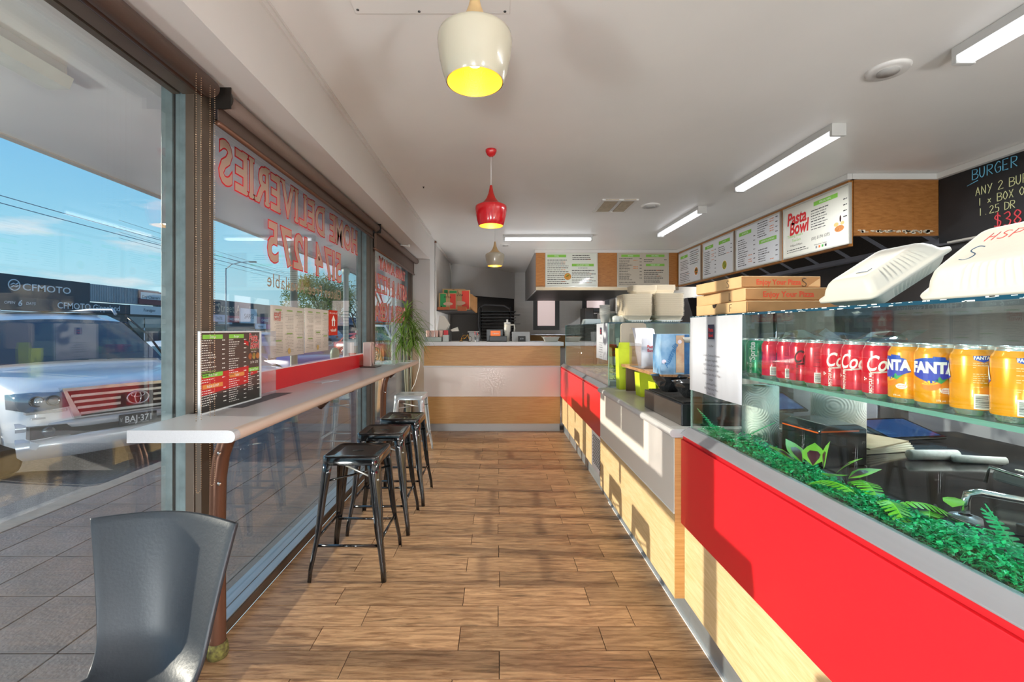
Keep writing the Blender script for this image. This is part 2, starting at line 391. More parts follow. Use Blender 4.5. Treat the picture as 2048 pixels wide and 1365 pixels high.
# ------------------------------------------------------------------ room shell
CEIL = 2.65; XG = -1.262; XR = 4.1; YN = -5.0
fl = MB().box(-1.17, XR, YN, 10.5, -0.06, -0.006)
floor = struct('floor', fl, groutm)
rows0 = 1.982
pk = {}
def plank(x0, x1, y0):
    w = round(x1-x0, 3)
    if w not in pk:
        mb = MB().box(-w/2+.0015, w/2-.0015, 0.0015, .1485, -0.006, 0.0)
        pk[w] = mb.build('plank', plankm, floor, local=True, bevel=0.0012, bseg=1); pk[w].location = ((x0+x1)/2, y0, 0)
        pk[w].location -= floor.location
    else:
        o = pk[w].copy(); COL.objects.link(o); o.parent = floor; o.location = Vector(((x0+x1)/2, y0, 0))-floor.location
for k in range(-8, 26):
    y0 = rows0+.15*k
    if y0 > 5.78: break
    ph = (-.013 if k % 2 == 0 else -.185)+.004*(k % 3)
    x = ph-1.8
    while x < .9:
        a, b = max(x, -1.166), min(x+.605, .92)
        if b-a > .03: plank(a, b, y0)
        x += .605
tilef = M('kitchen_floor', '6f5d50', 0.5, noise=(4, 0.2))
struct('trim_1', MB().box(.95, XR, YN, 10.5, -0.006, 0.0), tilef)
struct('ceiling', MB().box(-1.4, XR+.1, YN-.1, 10.6, CEIL, CEIL+.1), ceilm)
struct('trim_2', MB().box(-1.42, -.95, YN, 6.30, 2.297, CEIL-.001).box(-.95, -.938, YN, 6.30, CEIL-.035, CEIL-.001).box(-.95, -.93, YN, 6.30, CEIL-.012, CEIL-.001), beamm)
# left wall past the windows: white reveal, then painted brick
def brickmat(name, c, c2):
    m = M(name, c, 0.6, noise=(3, 0.08)); t = m.node_tree; b = t.nodes['Principled BSDF']
    br = N(t, 'ShaderNodeTexBrick'); br.inputs['Scale'].default_value = 1.0; br.inputs['Mortar Size'].default_value = 0.006
    br.inputs['Brick Width'].default_value = 0.24; br.inputs['Row Height'].default_value = 0.086; br.inputs[1].default_value = (1,)*4; br.inputs[2].default_value = (.9, .9, .9, 1); br.inputs[3].default_value = (.35, .35, .35, 1)
    tcn = N(t, 'ShaderNodeTexCoord'); sp = N(t, 'ShaderNodeSeparateXYZ'); ad = N(t, 'ShaderNodeMath', operation='ADD'); cb = N(t, 'ShaderNodeCombineXYZ')
    t.links.new(tcn.outputs['Object'], sp.inputs[0]); t.links.new(sp.outputs[0], ad.inputs[0]); t.links.new(sp.outputs[1], ad.inputs[1])
    t.links.new(ad.outputs[0], cb.inputs[0]); t.links.new(sp.outputs[2], cb.inputs[1]); t.links.new(cb.outputs[0], br.inputs['Vector'])
    bp = N(t, 'ShaderNodeBump'); bp.inputs['Strength'].default_value = 0.6; bp.inputs['Distance'].default_value = 0.006
    t.links.new(br.outputs[0], bp.inputs['Height']); t.links.new(bp.outputs[0], b.inputs['Normal'])
    return m
brickp = brickmat('painted_brick', 'cbc9c6', None)
tilew = brickmat('wall_tile', 'c9c2b6', None)
wl = struct('wall_left', MB().box(-1.42, -.95, 6.30, 6.80, 0, CEIL), wallm)
struct('wall_left_rear', MB().box(-1.15, -.952, 6.80, 9.10, 0, CEIL), brickp)
struct('wall_left_angled', MB().prism([(-.96, 9.07), (.4, 10.5), (.3, 10.65), (-1.15, 9.2)], 'z', 0, CEIL), M('grey_painted_wall', 'c4c2c0', 0.6, noise=(2, 0.05)))
struct('trim_3', MB().tube([(-.935, 6.78, 0), (-.935, 6.78, CEIL-.03)], .012).box(-.95, -.92, 6.80, 9.07, CEIL-.03, CEIL-.01).tube([(-.93, 9.0, 1.9), (-.93, 9.0, 2.45), (-.93, 8.7, 2.6)], .012), whitetrim)
struct('trim_4', MB().box(-.95, -.925, 6.765, 6.80, CEIL-.03, CEIL-.01), M('rust', '6b3f22', 0.7))
# back wall with three obscured windows
wb = MB(); bw = [(.927, 1.336, 1.404, 2.4), (2.07, 2.50, 1.82, 2.4), (3.22, 3.62, 1.5, 2.4)]
xs = [.3] + [v for w_ in bw for v in (w_[0]-.10, w_[1]+.10)] + [XR+.1]
for i in range(0, len(xs), 2): wb.box(xs[i], xs[i+1], 10.5, 10.62, 0, CEIL)
for x0, x1, z0, z1 in bw: wb.box(x0-.10, x1+.10, 10.5, 10.62, 0, z0-.10).box(x0-.10, x1+.10, 10.5, 10.62, z1+.1, CEIL)
struct('wall_back', wb, brickp)
frost = M('obscured_glass_glow', 'e6d8d8', 0.6, emit=('e0c8c4', .55))  # panes glow pinkish to stand in for daylight behind them
dkframe = M('dark_window_frame', '1b1b1d', 0.45)
for i, (x0, x1, z0, z1) in enumerate(bw):
    w = sthing('window_%d' % (4+i), ((x0+x1)/2, 10.5, z0))
    MB().box(x0-.1, x0, 10.47, 10.6, z0-.1, z1+.1).box(x1, x1+.1, 10.47, 10.6, z0-.1, z1+.1).box(x0, x1, 10.47, 10.6, z0-.1, z0).box(x0, x1, 10.47, 10.6, z1, z1+.1).build('window_frame', dkframe, w)
    MB().box(x0, x1, 10.52, 10.53, z0, z1).build('pane', frost, w)
struct('wall_right', MB().box(XR, XR+.1, YN, 10.6, 0, CEIL), tilew)
# wall behind the camera: shop door and glazing under a lintel
struct('wall_near', MB().box(-1.42, XR+.1, YN-.1, YN, 2.3, CEIL).box(2.2, XR+.1, YN-.1, YN, 0, 2.3), wallm)
w = sthing('window_7', (0, YN, 0))
fr = MB().box(-1.3, 2.2, YN-.08, YN-.02, 0, .08).box(-1.3, 2.2, YN-.08, YN-.02, 2.22, 2.3)
for x in (-1.3, -.1, 1.0, 2.14): fr.box(x, x+.06, YN-.08, YN-.02, .08, 2.22)
fr.build('window_frame', alug, w); MB().box(-1.24, 2.14, YN-.055, YN-.047, .08, 2.22).build('pane', winglass, w)

# ------------------------------------------------------------------ shop windows on the left
def shopwin(n, y0, y1):
    w = sthing('window_%d' % n, (XG, (y0+y1)/2, 0))
    MB().box(XG-.01, XG, y0-.01, y1+.01, .05, 2.31).build('pane', winglass, w)
    MB().box(-1.225, -1.166, y0, y1, 0, .045).build('sill_step', bronze, w, bevel=.002)
    MB().box(-1.30, -1.226, y0, y1, 0, .05).box(-1.222, -1.172, y0, y1, .0452, .050).build('sill_rail', alu, w, bevel=.002)
    MB().box(-1.30, XG-.011, y0, y1, 2.25, 2.31).box(XG+.001, -1.2, y0, y1, 2.25, 2.31).build('head_rail', bronze, w)
    return w
shopwin(1, YN, 1.80); shopwin(2, 1.885, 4.28); shopwin(3, 4.365, 6.24)
def mullion(n, y, t):
    s = sthing('trim_%d' % n, (-1.25, y, 0))
    MB().box(-1.347, -1.302, y, y+t, 0, 2.31).box(-1.292, -1.25, y+.004, y+t-.004, 0, 2.31).build('outer_post', alug, s, bevel=.002)
    MB().box(-1.302, -1.292, y+.01, y+t-.01, 0, 2.31).build('gasket', gasket, s)
    MB().box(-1.25, -1.215, y, y+t, 0, 2.31).box(-1.215, -1.19, y+.006, y+t, 0, 2.31).build('inner_post', bronze, s, bevel=.002)
mullion(5, 1.80, .085); mullion(6, 4.28, .085); mullion(7, 6.24, .06)

# mirrored shop lettering on the glass (reads correctly from the street)
SER = {'H': 'LtLbRtRb', 'O': '', 'M': 'LtLbRtRb', 'E': 'LtLb', 'D': 'LtLb', 'L': 'LtLb', 'I': 'CtCb', 'V': 'LtRt', 'R': 'LtLbRb', 'S': '', 'T': 'Cb', 'A': 'LbRb', 'K': 'LtLbRtRb',
       'W': 'LtRt', 'Y': 'LtRtCb', 'P': 'LtLb', 'Z': '', 'B': 'LtLb', 'U': 'LtRt', 'G': '', '&': '', '1': 'Cb', '5': '', '7': '', '4': 'Qb', '2': ''}
def serif_word(txt, y_left, y_right, z0, z1, face, edge, ew=.007, bold=.02, serif=True):
    """y_left / y_right: where the word starts and ends as read from outside (start has the larger Y)"""
    cap = z1-z0; size = cap/0.72; adv = []; x = 0
    for ch in txt:
        if ch == ' ': x += .36; adv.append((ch, x, 0)); continue
        vs, fs = text_geo(ch); a = min(v.x for v in vs); b = max(v.x for v in vs)
        adv.append((ch, x-a, b-a)); x += (b-a)+.15
    tot = (x-.15)*size; sx = abs(y_left-y_right)/tot
    mf, me_ = MB(), MB()
    xf, xe = XG+.0022, XG+.0012
    for ch, ox, w_ in adv:
        if ch == ' ': continue
        for mb, off, xx, g in ((mf, bold, xf, 0), (me_, bold+ew/size, xe, ew)):
            vs, fs = text_geo(ch, 1.0, off)
            z_lo = 0.0; lo = min(v.x for v in vs)+off; hi = max(v.x for v in vs)-off
            def P(v): return Vector((xx, y_left-(ox+v[0])*size*sx, z0+v[1]*size))
            mb.add([P(v) for v in vs], fs)
            if serif:
                st = SER.get(ch, ''); hw = (.07 if ch in 'MW' else .105)+g/size; ht = .028+g/size
                for i in range(0, len(st), 2):
                    c = {'L': lo+.05, 'R': hi-.05, 'C': (lo+hi)/2, 'Q': hi-.15}[st[i]]
                    zc = .695 if st[i+1] == 't' else .025
                    mb.add([P(p) for p in ((c-hw, zc-ht), (c+hw, zc-ht), (c+hw, zc+ht), (c-hw, zc+ht))], [(0, 1, 2, 3)])
                    mb.v[-4:] = [v+Vector((.0003 if mb is mf else .0002, 0, 0)) for v in mb.v[-4:]]
    return mf, me_
redv = M('red_vinyl', 'c8202a', 0.5, trans=0.2); creamv = M('cream_vinyl', 'd8c6b2', 0.6, trans=0.35); brownv = M('brown_vinyl', '8d7763', 0.6, trans=0.2)
t = thing('window_lettering', 'mirrored red outlined words and phone number across top of middle window', 'lettering', (XG, 3.0, 1.54), group=None)
for k, a in enumerate((('HOME DELIVERIES', 4.03, 2.04, 1.985, 2.185), ('5174 1275', 3.62, 2.47, 1.695, 1.915))):
    f_, e_ = serif_word(*a, None, None, serif=(k == 0)); f_.build('letter_fill', creamv, t); e_.build('letter_outline', redv, t)
f_, e_ = serif_word('Gluten Free Available', 3.62, 2.46, 1.545, 1.625, None, None, bold=.0, serif=False); f_.build('small_line', brownv, t)
t = thing('window_lettering', 'mirrored red outlined words in three rows on far window behind plant', 'lettering', (XG, 5.4, 1.4))
for a in (('TAKE AWAY', 6.12, 4.80, 1.97, 2.09), ('PASTA & PIZZA', 6.40, 4.55, 1.71, 1.90), ('BURGER & KEBAB', 6.42, 4.50, 1.41, 1.60)):
    f_, e_ = serif_word(*a, None, None); f_.build('letter_fill', creamv, t); e_.build('letter_outline', redv, t)

# ------------------------------------------------------------------ outside: footpath, road, verandah
pv = MB().box(-3.2, -1.31, -2.2, 13, -.10, -.012)
path = struct('footpath', pv, mortar)
pc = {}
xe_ = [-1.33, -1.395, -1.78, -2.165, -2.55, -2.935, -3.19]
for i in range(len(xe_)-1):
    for k in range(-5, 28):
        y0 = 1.815+.39*k; w_ = round(xe_[i]-xe_[i+1], 3)
        if w_ not in pc:
            pc[w_] = MB().box(-w_/2+.003, w_/2-.003, .003, .387, -.012, 0).build('paver', paverm, path, local=True, bevel=.002, bseg=1); o = pc[w_]
        else:
            o = pc[w_].copy(); COL.objects.link(o); o.parent = path
        o.location = Vector(((xe_[i]+xe_[i+1])/2, y0, 0))-path.location
struct('kerb', MB().box(-3.36, -3.2, -2.2, 60, -.35, 0), M('kerb_concrete', '8f8c86', 0.8, noise=(8, .2)), bevel=.01)
rd = MB(); rd.quad((-3.36, -30, -.17), (-4.3, -30, -.33), (-4.3, 150, -.33), (-3.36, 150, -.17)); rd.quad((-4.3, -30, -.33), (-60, -30, -.33), (-60, 150, -.33), (-4.3, 150, -.33))
struct('road', rd, asphalt)
struct('ground', MB().box(-3.2, -1.3, 13, 60, -.3, -.02), M('far_footpath', '7b7876', .8))
ver = sthing('verandah', (-2.2, 5, 2.3))
MB().box(-3.0, -1.40, -2.5, 40, 2.5, 2.56).build('soffit', M('soffit_paint', 'e9e8e2', 0.28, spec=.8, noise=(1.5, .08)), ver)
MB().box(-3.06, -3.0, -2.5, 40, 2.49, 2.85).build('fascia', M('fascia_paint', 'c3bfb6', 0.6), ver)
MB().box(-1.45, -1.30, -2.5, 6.3, 2.305, 2.9).build('wall_above_window', wallm, ver)
vpost = M('post_grey_green', '788783', 0.5, noise=(8, .15))
for k, y in enumerate((6.4, 8.6, 12.5, 17)):
    MB().lathe([(.062, -.0), (.062, .01), (.05, .02), (.05, 2.36), (.068, 2.37), (.068, 2.47), (.05, 2.49)], (-2.9, y, 0), 16).build('post', [vpost, M('post_pale', 'b9c4c1', .4, noise=(8, .1))][min(k, 1)], ver)

# ------------------------------------------------------------------ building over the road
BX = -30.0
def seg(y): return y
bld = thing('shop_building', 'long dark fascia shop building over the road with white lettering', 'building', (BX, 33, -.33))
dkf = M('dark_blue_fascia', '37424f', 0.6, noise=(.6, .25)); dkf2 = M('dark_awning_board', '3d4753', 0.6, noise=(.8, .2)); wh2 = M('sign_white', 'cfd3da', 0.6)
shopin = M('shopfront_dark', '2e3640', 0.4, noise=(.8, .3)); bgl = M('shop_glass', '46525f', .1, noise=(.5, .4))
MB().box(BX-6, BX-.02, 15, 41, -.33, 2.75).build('shopfront_wall', shopin, bld)
MB().box(BX-.5, BX, 15, 33.1, 3.35, 4.75).build('fascia', dkf, bld)
MB().box(BX-.5, BX+.02, 33.1, 39.8, 3.45, 4.72).build('corrugated_panel', M('corrugated_iron', '9aa3ad', .5, noise=(1, .1)), bld)
cg = MB()
for k in range(44): cg.box(BX+.021, BX+.05, 33.14+k*.15, 33.20+k*.15, 3.47, 4.70)
o = cg.build('corrugation', M('corrugated_iron', '9aa3ad'), bld); o['kind'] = 'stuff'
MB().box(BX-.5, BX-.02, 39.8, 45.9, 3.3, 4.6).build('fascia', dkf2, bld)
MB().box(BX-.4, BX+.1, 15, 36.6, 2.6, 3.34).build('sign_band', dkf2, bld)
MB().box(BX-.4, BX+.12, 36.6, 42.5, 2.6, 3.36).build('white_sign_band', wh2, bld)
lg = MB(); lg.text('CFMOTO', .62, (BX+.02, 30.0, 4.05), (0, 1, 0), toff=.01, sx=1.25)
lg.lathe([(.36, 0), (.36, .02), (.30, .02), (.30, 0)], (BX+.01, 27.9, 4.10), 28, axis='x')
for dz in (-.08, .08): lg.tube([(BX+.03, 27.68, 4.02+dz), (BX+.03, 27.85, 4.12+dz), (BX+.03, 27.98, 4.06+dz), (BX+.03, 28.12, 4.16+dz)], .035, 6)
lg.text('CFMOTO Gippsland', .60, (BX+.13, 33.05, 3.0), (0, 1, 0), toff=.012); lg.text('OPEN', .24, (BX+.13, 27.55, 3.0), (0, 1, 0), toff=.01, shear=.2); lg.text('6', .52, (BX+.13, 28.15, 3.0), (0, 1, 0), toff=.02, shear=.2); lg.text('DAYS', .24, (BX+.13, 28.8, 3.0), (0, 1, 0), toff=.01, shear=.2)
lg.build('white_lettering', M('letter_white', 'd5dae2', .5), bld)
MB().text('D', .55, (BX+.14, 40.9, 3.0), (0, 1, 0), toff=.012).text('Traralgon', .34, (BX+.14, 38.6, 3.0), (0, 1, 0), shear=.35).build('dark_lettering', M('letter_dark', '38404a', .5), bld)
MB().box(BX+.13, BX+.2, 37.4, 39.9, 3.5, 4.62).build('sign_box', M('maroon_sign', '6c3340', .5), bld)
MB().box(BX+.2, BX+.22, 37.55, 39.8, 3.92, 4.5).build('sign_panel', wh2, bld)
MB().text('Dry Cleaners', .36, (BX+.225, 38.67, 4.12), (0, 1, 0), toff=.01).build('sign_text', M('letter_dark', '38404a', .5), bld)
for k in range(6):
    y = 16+k*4.1; f = MB().box(BX-.02, BX+.03, y, y+3.3, -.1, 2.3).build('window', bgl, bld); MB().box(BX+.031, BX+.05, y+1.6, y+1.7, -.1, 2.3).build('window_bar', wh2, f)
MB().box(BX-.02, BX+.05, 40.6, 41.0, -.33, 2.6).box(BX, BX+.05, 36.6, 40.0, 1.5, 2.4).build('pale_pier', M('pale_wall', '9c9c98', .7), bld)
MB().box(BX-.02, BX+.3, 41.0, 45.9, -.33, 2.6).build('brick_pier', M('red_brick_far', '70504a', .8, noise=(6, .3)), bld)
arc = thing('arcade_building', 'arcade building over the road with large pale letters on blue fascia', 'building', (BX, 58, -.33))
MB().box(BX-6, BX-.05, 46, 84, -.33, 2.6).build('shopfront_wall', shopin, arc)
MB().box(BX-.5, BX, 46, 64, 2.95, 4.55).build('fascia', dkf, arc)
MB().box(BX-.5, BX+.1, 46, 64, 1.6, 2.93).build('sign_band', dkf2, arc)
MB().text('Church Street Arcade', 1.3, (BX+.02, 49.6, 3.75), (0, 1, 0), sx=.82, spacing=1.15).build('fascia_lettering', M('letter_cream', 'b6b09c', .6), arc)
sg = [(46.6, 49.6, 2.2, 2.95, 'c9c2d6', 'TASTE'), (49.7, 52.2, 2.15, 2.9, 'a04a58', 'TAKE AWAY'), (55.6, 59.6, 2.15, 2.95, '6d3a70', 'CHINESE'), (59.7, 62.5, 2.15, 2.95, '5b3368', 'KITCHEN'), (55.3, 57.9, 1.45, 2.1, 'bcc4da', 'Massage'), (58, 61.2, 1.4, 2.05, 'b04a90', 'Boutique'), (48, 50.5, 1.95, 2.15, 'a9b4c0', '')]
for y0, y1, z0, z1, c, tx in sg:
    p = MB().box(BX+.11, BX+.2, y0, y1, z0, z1).build('shop_sign', M('sign_'+c, c, .6), arc)
    if tx: MB().text(tx, (z1-z0)*.55, (BX+.205, (y0+y1)/2, (z0+z1)/2), (0, 1, 0), toff=.012).build('sign_text', M('letter_white', 'd5dae2', .5) if c not in ('c9c2d6', 'bcc4da') else M('letter_dark', '38404a', .5), p)
p = MB().box(BX+.2, BX+.35, 51.9, 55.4, 2.1, 3.85).build('square_sign', wh2, arc); MB().text("SARI'S", .8, (BX+.36, 53.65, 2.95), (0, 1, 0)).build('sign_text', M('letter_dark', '38404a', .5), p)
for k in range(8):
    y = 46.6+k*2.3; MB().box(BX-.05, BX+.0, y, y+1.9, -.1, 1.35).build('window', bgl, arc)
far = thing('far_shops', 'low blue far shops with grey awning seen past silver post', 'building', (BX, 94, -.33))
MB().box(BX-6, BX, 84.2, 104, -.33, 3.9).build('wall', M('far_blue_wall', '4a5c80', .7), far)
MB().box(BX, BX+2.5, 84.5, 106, 2.3, 2.7).build('awning', M('awning_grey', '8c97a8', .6), far)
for k in range(5): MB().box(BX, BX+.1, 85+k*4, 87.5+k*4, -.1, 2.0).build('window', bgl, far)
far2 = thing('far_house', 'pale far building with red stripe seen through lettered far window', 'building', (-24, 112, -.33))
MB().box(-34, -14, 110, 116, -.33, 6.2).build('wall', M('pale_far_wall', 'b9bfc8', .7), far2)
MB().box(-34, -14, 109.7, 110, 2.6, 3.1).build('red_stripe', redlam, far2)
MB().box(-34, -14, 109.5, 116.3, 6.2, 7.2).build('roof', M('far_roof', '77706c', .8), far2)

# wires and street lights
def wire(name, p0, p1, sag, r, label):
    pts = [Vector(p0).lerp(Vector(p1), i/16) - Vector((0, 0, sag*4*(i/16)*(1-i/16))) for i in range(17)]
    tag(MB().tube(pts, r, 5).build(name, M('wire_blue_grey', '6f8aa0', .5), None), label, 'wire')
wire('power_line', (-24, 0, 8.3), (-24, 95, 8.9), .9, .022, 'upper power line crossing sky above dark fascia building')
wire('power_line', (-24, 0, 7.95), (-24, 95, 8.5), .9, .022, 'lower power line crossing sky above dark fascia building')
wire('power_line', (-26, 28, 11.6), (-13, 62, 9.8), 1.2, .03, 'sagging thick power line in the middle window sky')
for k in range(4): wire('power_line', (-32, 38, 10.6-k*.5), (-22, 78, 7.4-k*.25), .3, .014, ['topmost', 'second', 'third', 'lowest'][k]+' of four thin slanting wires left of the tree')
def streetlight(px, pole, label):
    t = thing('street_light', label, 'street light', pole)
    x, y, z = pole
    MB().tube([(x, y, z), (x, y, z+8.3)], [.09, .055], 8).build('pole', M('galvanised', '8e989e', .5, .4), t)
    MB().tube([(x, y, z+8.2), (x+.6, y, z+8.7), (x+1.6, y, z+8.95), (x+2.6, y, z+9.0)], .04, 6).build('arm', M('galvanised', '8e989e'), t)
    MB().obox((x+2.9, y, z+8.98), .38, .14, .07).build('lamp_head', M('lamp_head_grey', '59636b', .5), t, bevel=.03)
streetlight(0, (-29.3, 48.5, -.33), 'street light with curved arm left in the middle window sky')
streetlight(0, (-25.0, 69, -.9), 'small distant street light at right edge of the middle window sky')
# ------------------------------------------------------------------ roller blinds
def blind(y0, y1, zb, label, chain_y):
    t = thing('roller_blind', label, 'blind', (-1.13, (y0+y1)/2, zb))
    MB().lathe([(.001, y0), (.034, y0), (.034, y1), (.001, y1)], (-1.13, 0, 2.255), 20, axis='y').build('roller', blindroll, t)
    MB().box(-1.164, -1.161, y0+.01, y1-.01, zb, 2.255).build('fabric', blindm, t)
    MB().lathe([(.001, y0+.005), (.011, y0+.005), (.011, y1-.005), (.001, y1-.005)], (-1.162, 0, zb), 12, axis='y', sx=1).build('bottom_rail', copper, t)
    MB().lathe([(.001, y0-.018), (.04, y0-.018), (.04, y0-.003), (.02, y0-.001)], (-1.13, 0, 2.255), 18, axis='y').box(-1.17, -1.09, y0-.022, y0-.018, 2.21, 2.297).build('end_bracket', M('dark_bracket', '2b2622', .4, .4), t)
    ch = MB(); z = 2.24
    while z > .72:
        for dx in (-.014, .014): ch.lathe([(0, -.0022), (.0022, 0), (0, .0022)], (-1.10, chain_y+dx, z), 5)
        z -= .0085
    for k in range(7):
        a = PI+PI*k/6; ch.lathe([(0, -.0022), (.0022, 0), (0, .0022)], (-1.10, chain_y+.014*math.cos(a), .72+.014*math.sin(a)), 5)
    o = ch.build('bead_chain', M('bead_chain', 'a58667', .3, .6), t); o['kind'] = 'stuff'
    return t
blind(-1.2, 1.775, 2.235, 'brown roller blind over near window, left of the first post', 1.655)
blind(1.86, 4.19, 2.165, 'brown roller blind above the large lettered middle window', 1.735)
blind(4.225, 6.25, 2.075, 'shortest brown roller blind, above far window by the plant', 4.06)
tag(MB().tube([(-1.08, 5.0, 2.25), (-1.02, 5.02, 2.245), (-.995, 5.04, 2.245)], .008, 8).box(-1.0, -.985, 5.02, 5.06, 2.235, 2.26).build('door_bracket', whitetrim, None), 'small white bracket under the beam above the far blind', 'bracket')

# ------------------------------------------------------------------ window bar
BT = .970
bar = thing('window_bar', 'long pale laminate bar shelf under windows with red upstand', 'bar', (-1.07, 3.24, 0))
def barprof():
    p = [(-1.236, BT-.042), (-1.236, BT), (-.90, BT)]
    for k in range(1, 8):
        a = PI/2-PI*k/8; p.append((-.90+.021*math.cos(a)+.004, BT-.021+.021*math.sin(a)))
    p.append((-.90, BT-.042)); return p
MB().prism(barprof(), 'y', 1.499, 4.98).build('worktop', benchm, bar)
ed = [(-.8995, BT+.0004)] + [(-.90+.0214*math.cos(PI/2-PI*k/8)+.0045, BT-.021+.0214*math.sin(PI/2-PI*k/8)) for k in range(1, 8)] + [(-.8995, BT-.0424)]
MB().loft([[Vector((x, y, z)) for x, z in ed] for y in (1.530, 4.96)], False, False, closed=False).build('bullnose_edge', M('beige_edging', 'c3b0a2', .35), bar)
MB().box(-1.250, -1.238, 2.10, 4.277, BT, 1.083).build('upstand', redlam, bar)
MB().box(-1.2505, -1.2375, 2.10, 4.277, 1.0832, 1.086).build('upstand_edge', M('edge_white', 'e8dcd8', .4), bar)
def bracket(y, low=True):
    g = MB()
    if low: g.tube([(-1.05, y, BT-.045), (-1.062, y, BT-.07), (-1.085, y, BT-.11), (-1.105, y, BT-.17), (-1.118, y, BT-.26), (-1.122, y, .5), (-1.12, y, .05), (-1.12, y, 0.0)], .030, 14)
    else: g.tube([(-.95, y, BT-.05), (-1.02, y, BT-.065), (-1.10, y, BT-.10), (-1.17, y, BT-.17)], .022, 12)
    o = g.build('leg' if low else 'support_arm', copper, bar)
    s = MB()
    for z in ((.82, .70) if low else (.9,)): s.lathe([(0, -.006), (.008, -.004), (.008, 0), (0, .002)], (-1.095, y-.03, z), 10, axis='y')
    s.build('screw', chrome, o)
bracket(1.80); bracket(4.40); bracket(2.95, False); bracket(4.86, False)
tag(MB().lathe([(.001, 0), (.036, 0), (.04, .02), (.036, .05), (.031, .06)], (-1.12, 1.80, 0), 14).build('rust_collar', M('mossy_rust', '7d7a3c', .9, noise=(60, .5), col2='3b2f1c'), None), 'mossy rusted collar at foot of the near bar leg', 'collar')

# ------------------------------------------------------------------ bar stools
def stool_proto(mat, name='bar_stool', label=''):
    t = thing(name, label, 'stool', (0, 0, 0), 0)
    Z = .635; a = .150; b = .195
    g = MB()
    rg = []
    for z, s_, r_ in ((Z-.046, .152, .035), (Z-.008, .152, .036), (Z-.001, .148, .036), (Z, .143, .034), (Z-.004, .136, .03), (Z-.006, .10, .02)):
        rg.append(rings3(rrect(2*s_, 2*s_, r_, 5), z))
    g.loft(rg, False, True, smooth=True); g.build('seat', mat, t, local=True)
    sl = MB(); sl.loft([rings3([(x*1.0, y) for x, y in rrect(.062, .026, .0125, 6)], Z-.0057), rings3([(x, y) for x, y in rrect(.062, .026, .0125, 6)], Z-.0052)]); sl.build('hand_hole', M('slot_black', '050505', .8), t, local=True)
    for sx in (-1, 1):
        for sy in (-1, 1):
            g = MB(); rg = []
            for k, (z, w, r_) in enumerate(((Z-.02, .060, .034), (Z-.09, .056, .03), (.42, .046, .024), (.25, .037, .020), (.20, .030, .016), (.06, .025, .012), (0.0, .024, .012))):
                f_ = 1-z/(Z-.02); off = .150+(b-.150)*f_ + (.010 if z < .15 else 0)
                th = .0035; pts = [(-w, 0)] + [(-r_+r_*math.sin(q*PI/8), -r_+r_*math.cos(q*PI/8)) for q in range(5)] + [(0, -w), (-th, -w)] + [(-r_+(r_-th)*math.sin(q*PI/8), -r_+(r_-th)*math.cos(q*PI/8)) for q in range(4, -1, -1)] + [(-w, -th)]
                rg.append([Vector((sx*(off+p[0]), sy*(off+p[1]), z)) for p in pts])
            g.loft(rg); g.build('leg', mat, t, local=True)
    for s_ in (-1, 1):
        z = .175; o_ = .150+.045*(1-z/.615)-.012
        MB().tube([(-o_, s_*o_, z), (o_, s_*o_, z)], .0075, 8).build('stretcher', mat, t, local=True)
        MB().tube([(s_*o_, -o_, z+.03), (s_*o_, o_, z+.03)], .0075, 8).build('stretcher', mat, t, local=True)
    z = .50; o_ = .152
    MB().tube([(-o_, -o_, z), (o_, o_, z)], .006, 6).build('cross_brace', mat, t, local=True)
    MB().tube([(-o_, o_, z+.013), (o_, -o_, z+.013)], .006, 6).build('cross_brace', M('brace_zinc', 'b9b9b4', .35, .6), t, local=True)
    return t
sb = M('black_painted_steel', '131416', 0.10, noise=(30, .35), coat=.9)
sw = M('silver_painted_steel', 'c9ced1', 0.25, .35, noise=(20, .08), coat=.3)
s1 = stool_proto(sb, label='nearest of the three black steel stools at the bar'); s1.location = (-.782, 2.525, 0)
dup(s1, (-.765, 3.05, 0), .02, label='middle of the three black steel stools at the bar')
dup(s1, (-.742, 3.53, 0), -.01, label='farthest of three black steel stools, before the silver stool')
s4 = stool_proto(sw, label='silver grey steel stool behind the black ones near the plant'); s4.location = (-.91, 4.74, 0)

# ------------------------------------------------------------------ black shell chair in front
ch = thing('shell_chair', 'dark grey moulded plastic chair with its back against the near window', 'chair', (-.86, .95, 0), 0)
TL, TR = at(178, 1037, 1.20), at(471, 1047, 1.17); BL, BR = at(194, 1338, 1.10), at(392, 1372, 1.06)
def chairpt(u, v):
    """u 0..1 left to right, v 0 top .. 1 seat crease .. 2 front of seat"""
    if v <= 1:
        w = v + .10*math.sin(PI*v)*0.3
        a = TL.lerp(BL, v); b = TR.lerp(BR, v); p = a.lerp(b, u)
        arch = math.sin(PI*u); p.z += .007*(1-v)**2*arch; p.y += (.045*(1-v)+.055*v)*arch
        if v > .8: p.y -= .03*((v-.8)/.2)**2; 
        p.x += (.02*math.sin(PI*v))*(u-.5)*-.35
        return p
    k = v-1; e0, e1 = BL.copy(), BR.copy(); p = e0.lerp(e1, u)
    p.x += (u-.5)*.05*min(1, k*3) ; p.y += .055*math.sin(PI*u)*(1-min(1, k*3)) - .03 - .36*k; p.z = p.z*(1) - .03*min(1, k*4) + .018*(2*abs(u-.5))**2 - .02*k*k
    p.z = p.z + (.435-p.z)*min(1, k*5); return p
vs_ = [i/18 for i in range(19)] + [1.04, 1.1, 1.2, 1.4, 1.6, 1.8, 1.95, 2.0]
nu = 18
front = [[chairpt(i/nu, v) for i in range(nu+1)] for v in vs_]
g = MB(); nb = len(vs_)
def nrm(j, i):
    a = front[min(j+1, nb-1)][i]-front[max(j-1, 0)][i]; b = front[j][min(i+1, nu)]-front[j][max(i-1, 0)]
    return a.cross(b).normalized()
back = [[front[j][i]-nrm(j, i)*-.012 for i in range(nu+1)] for j in range(nb)]
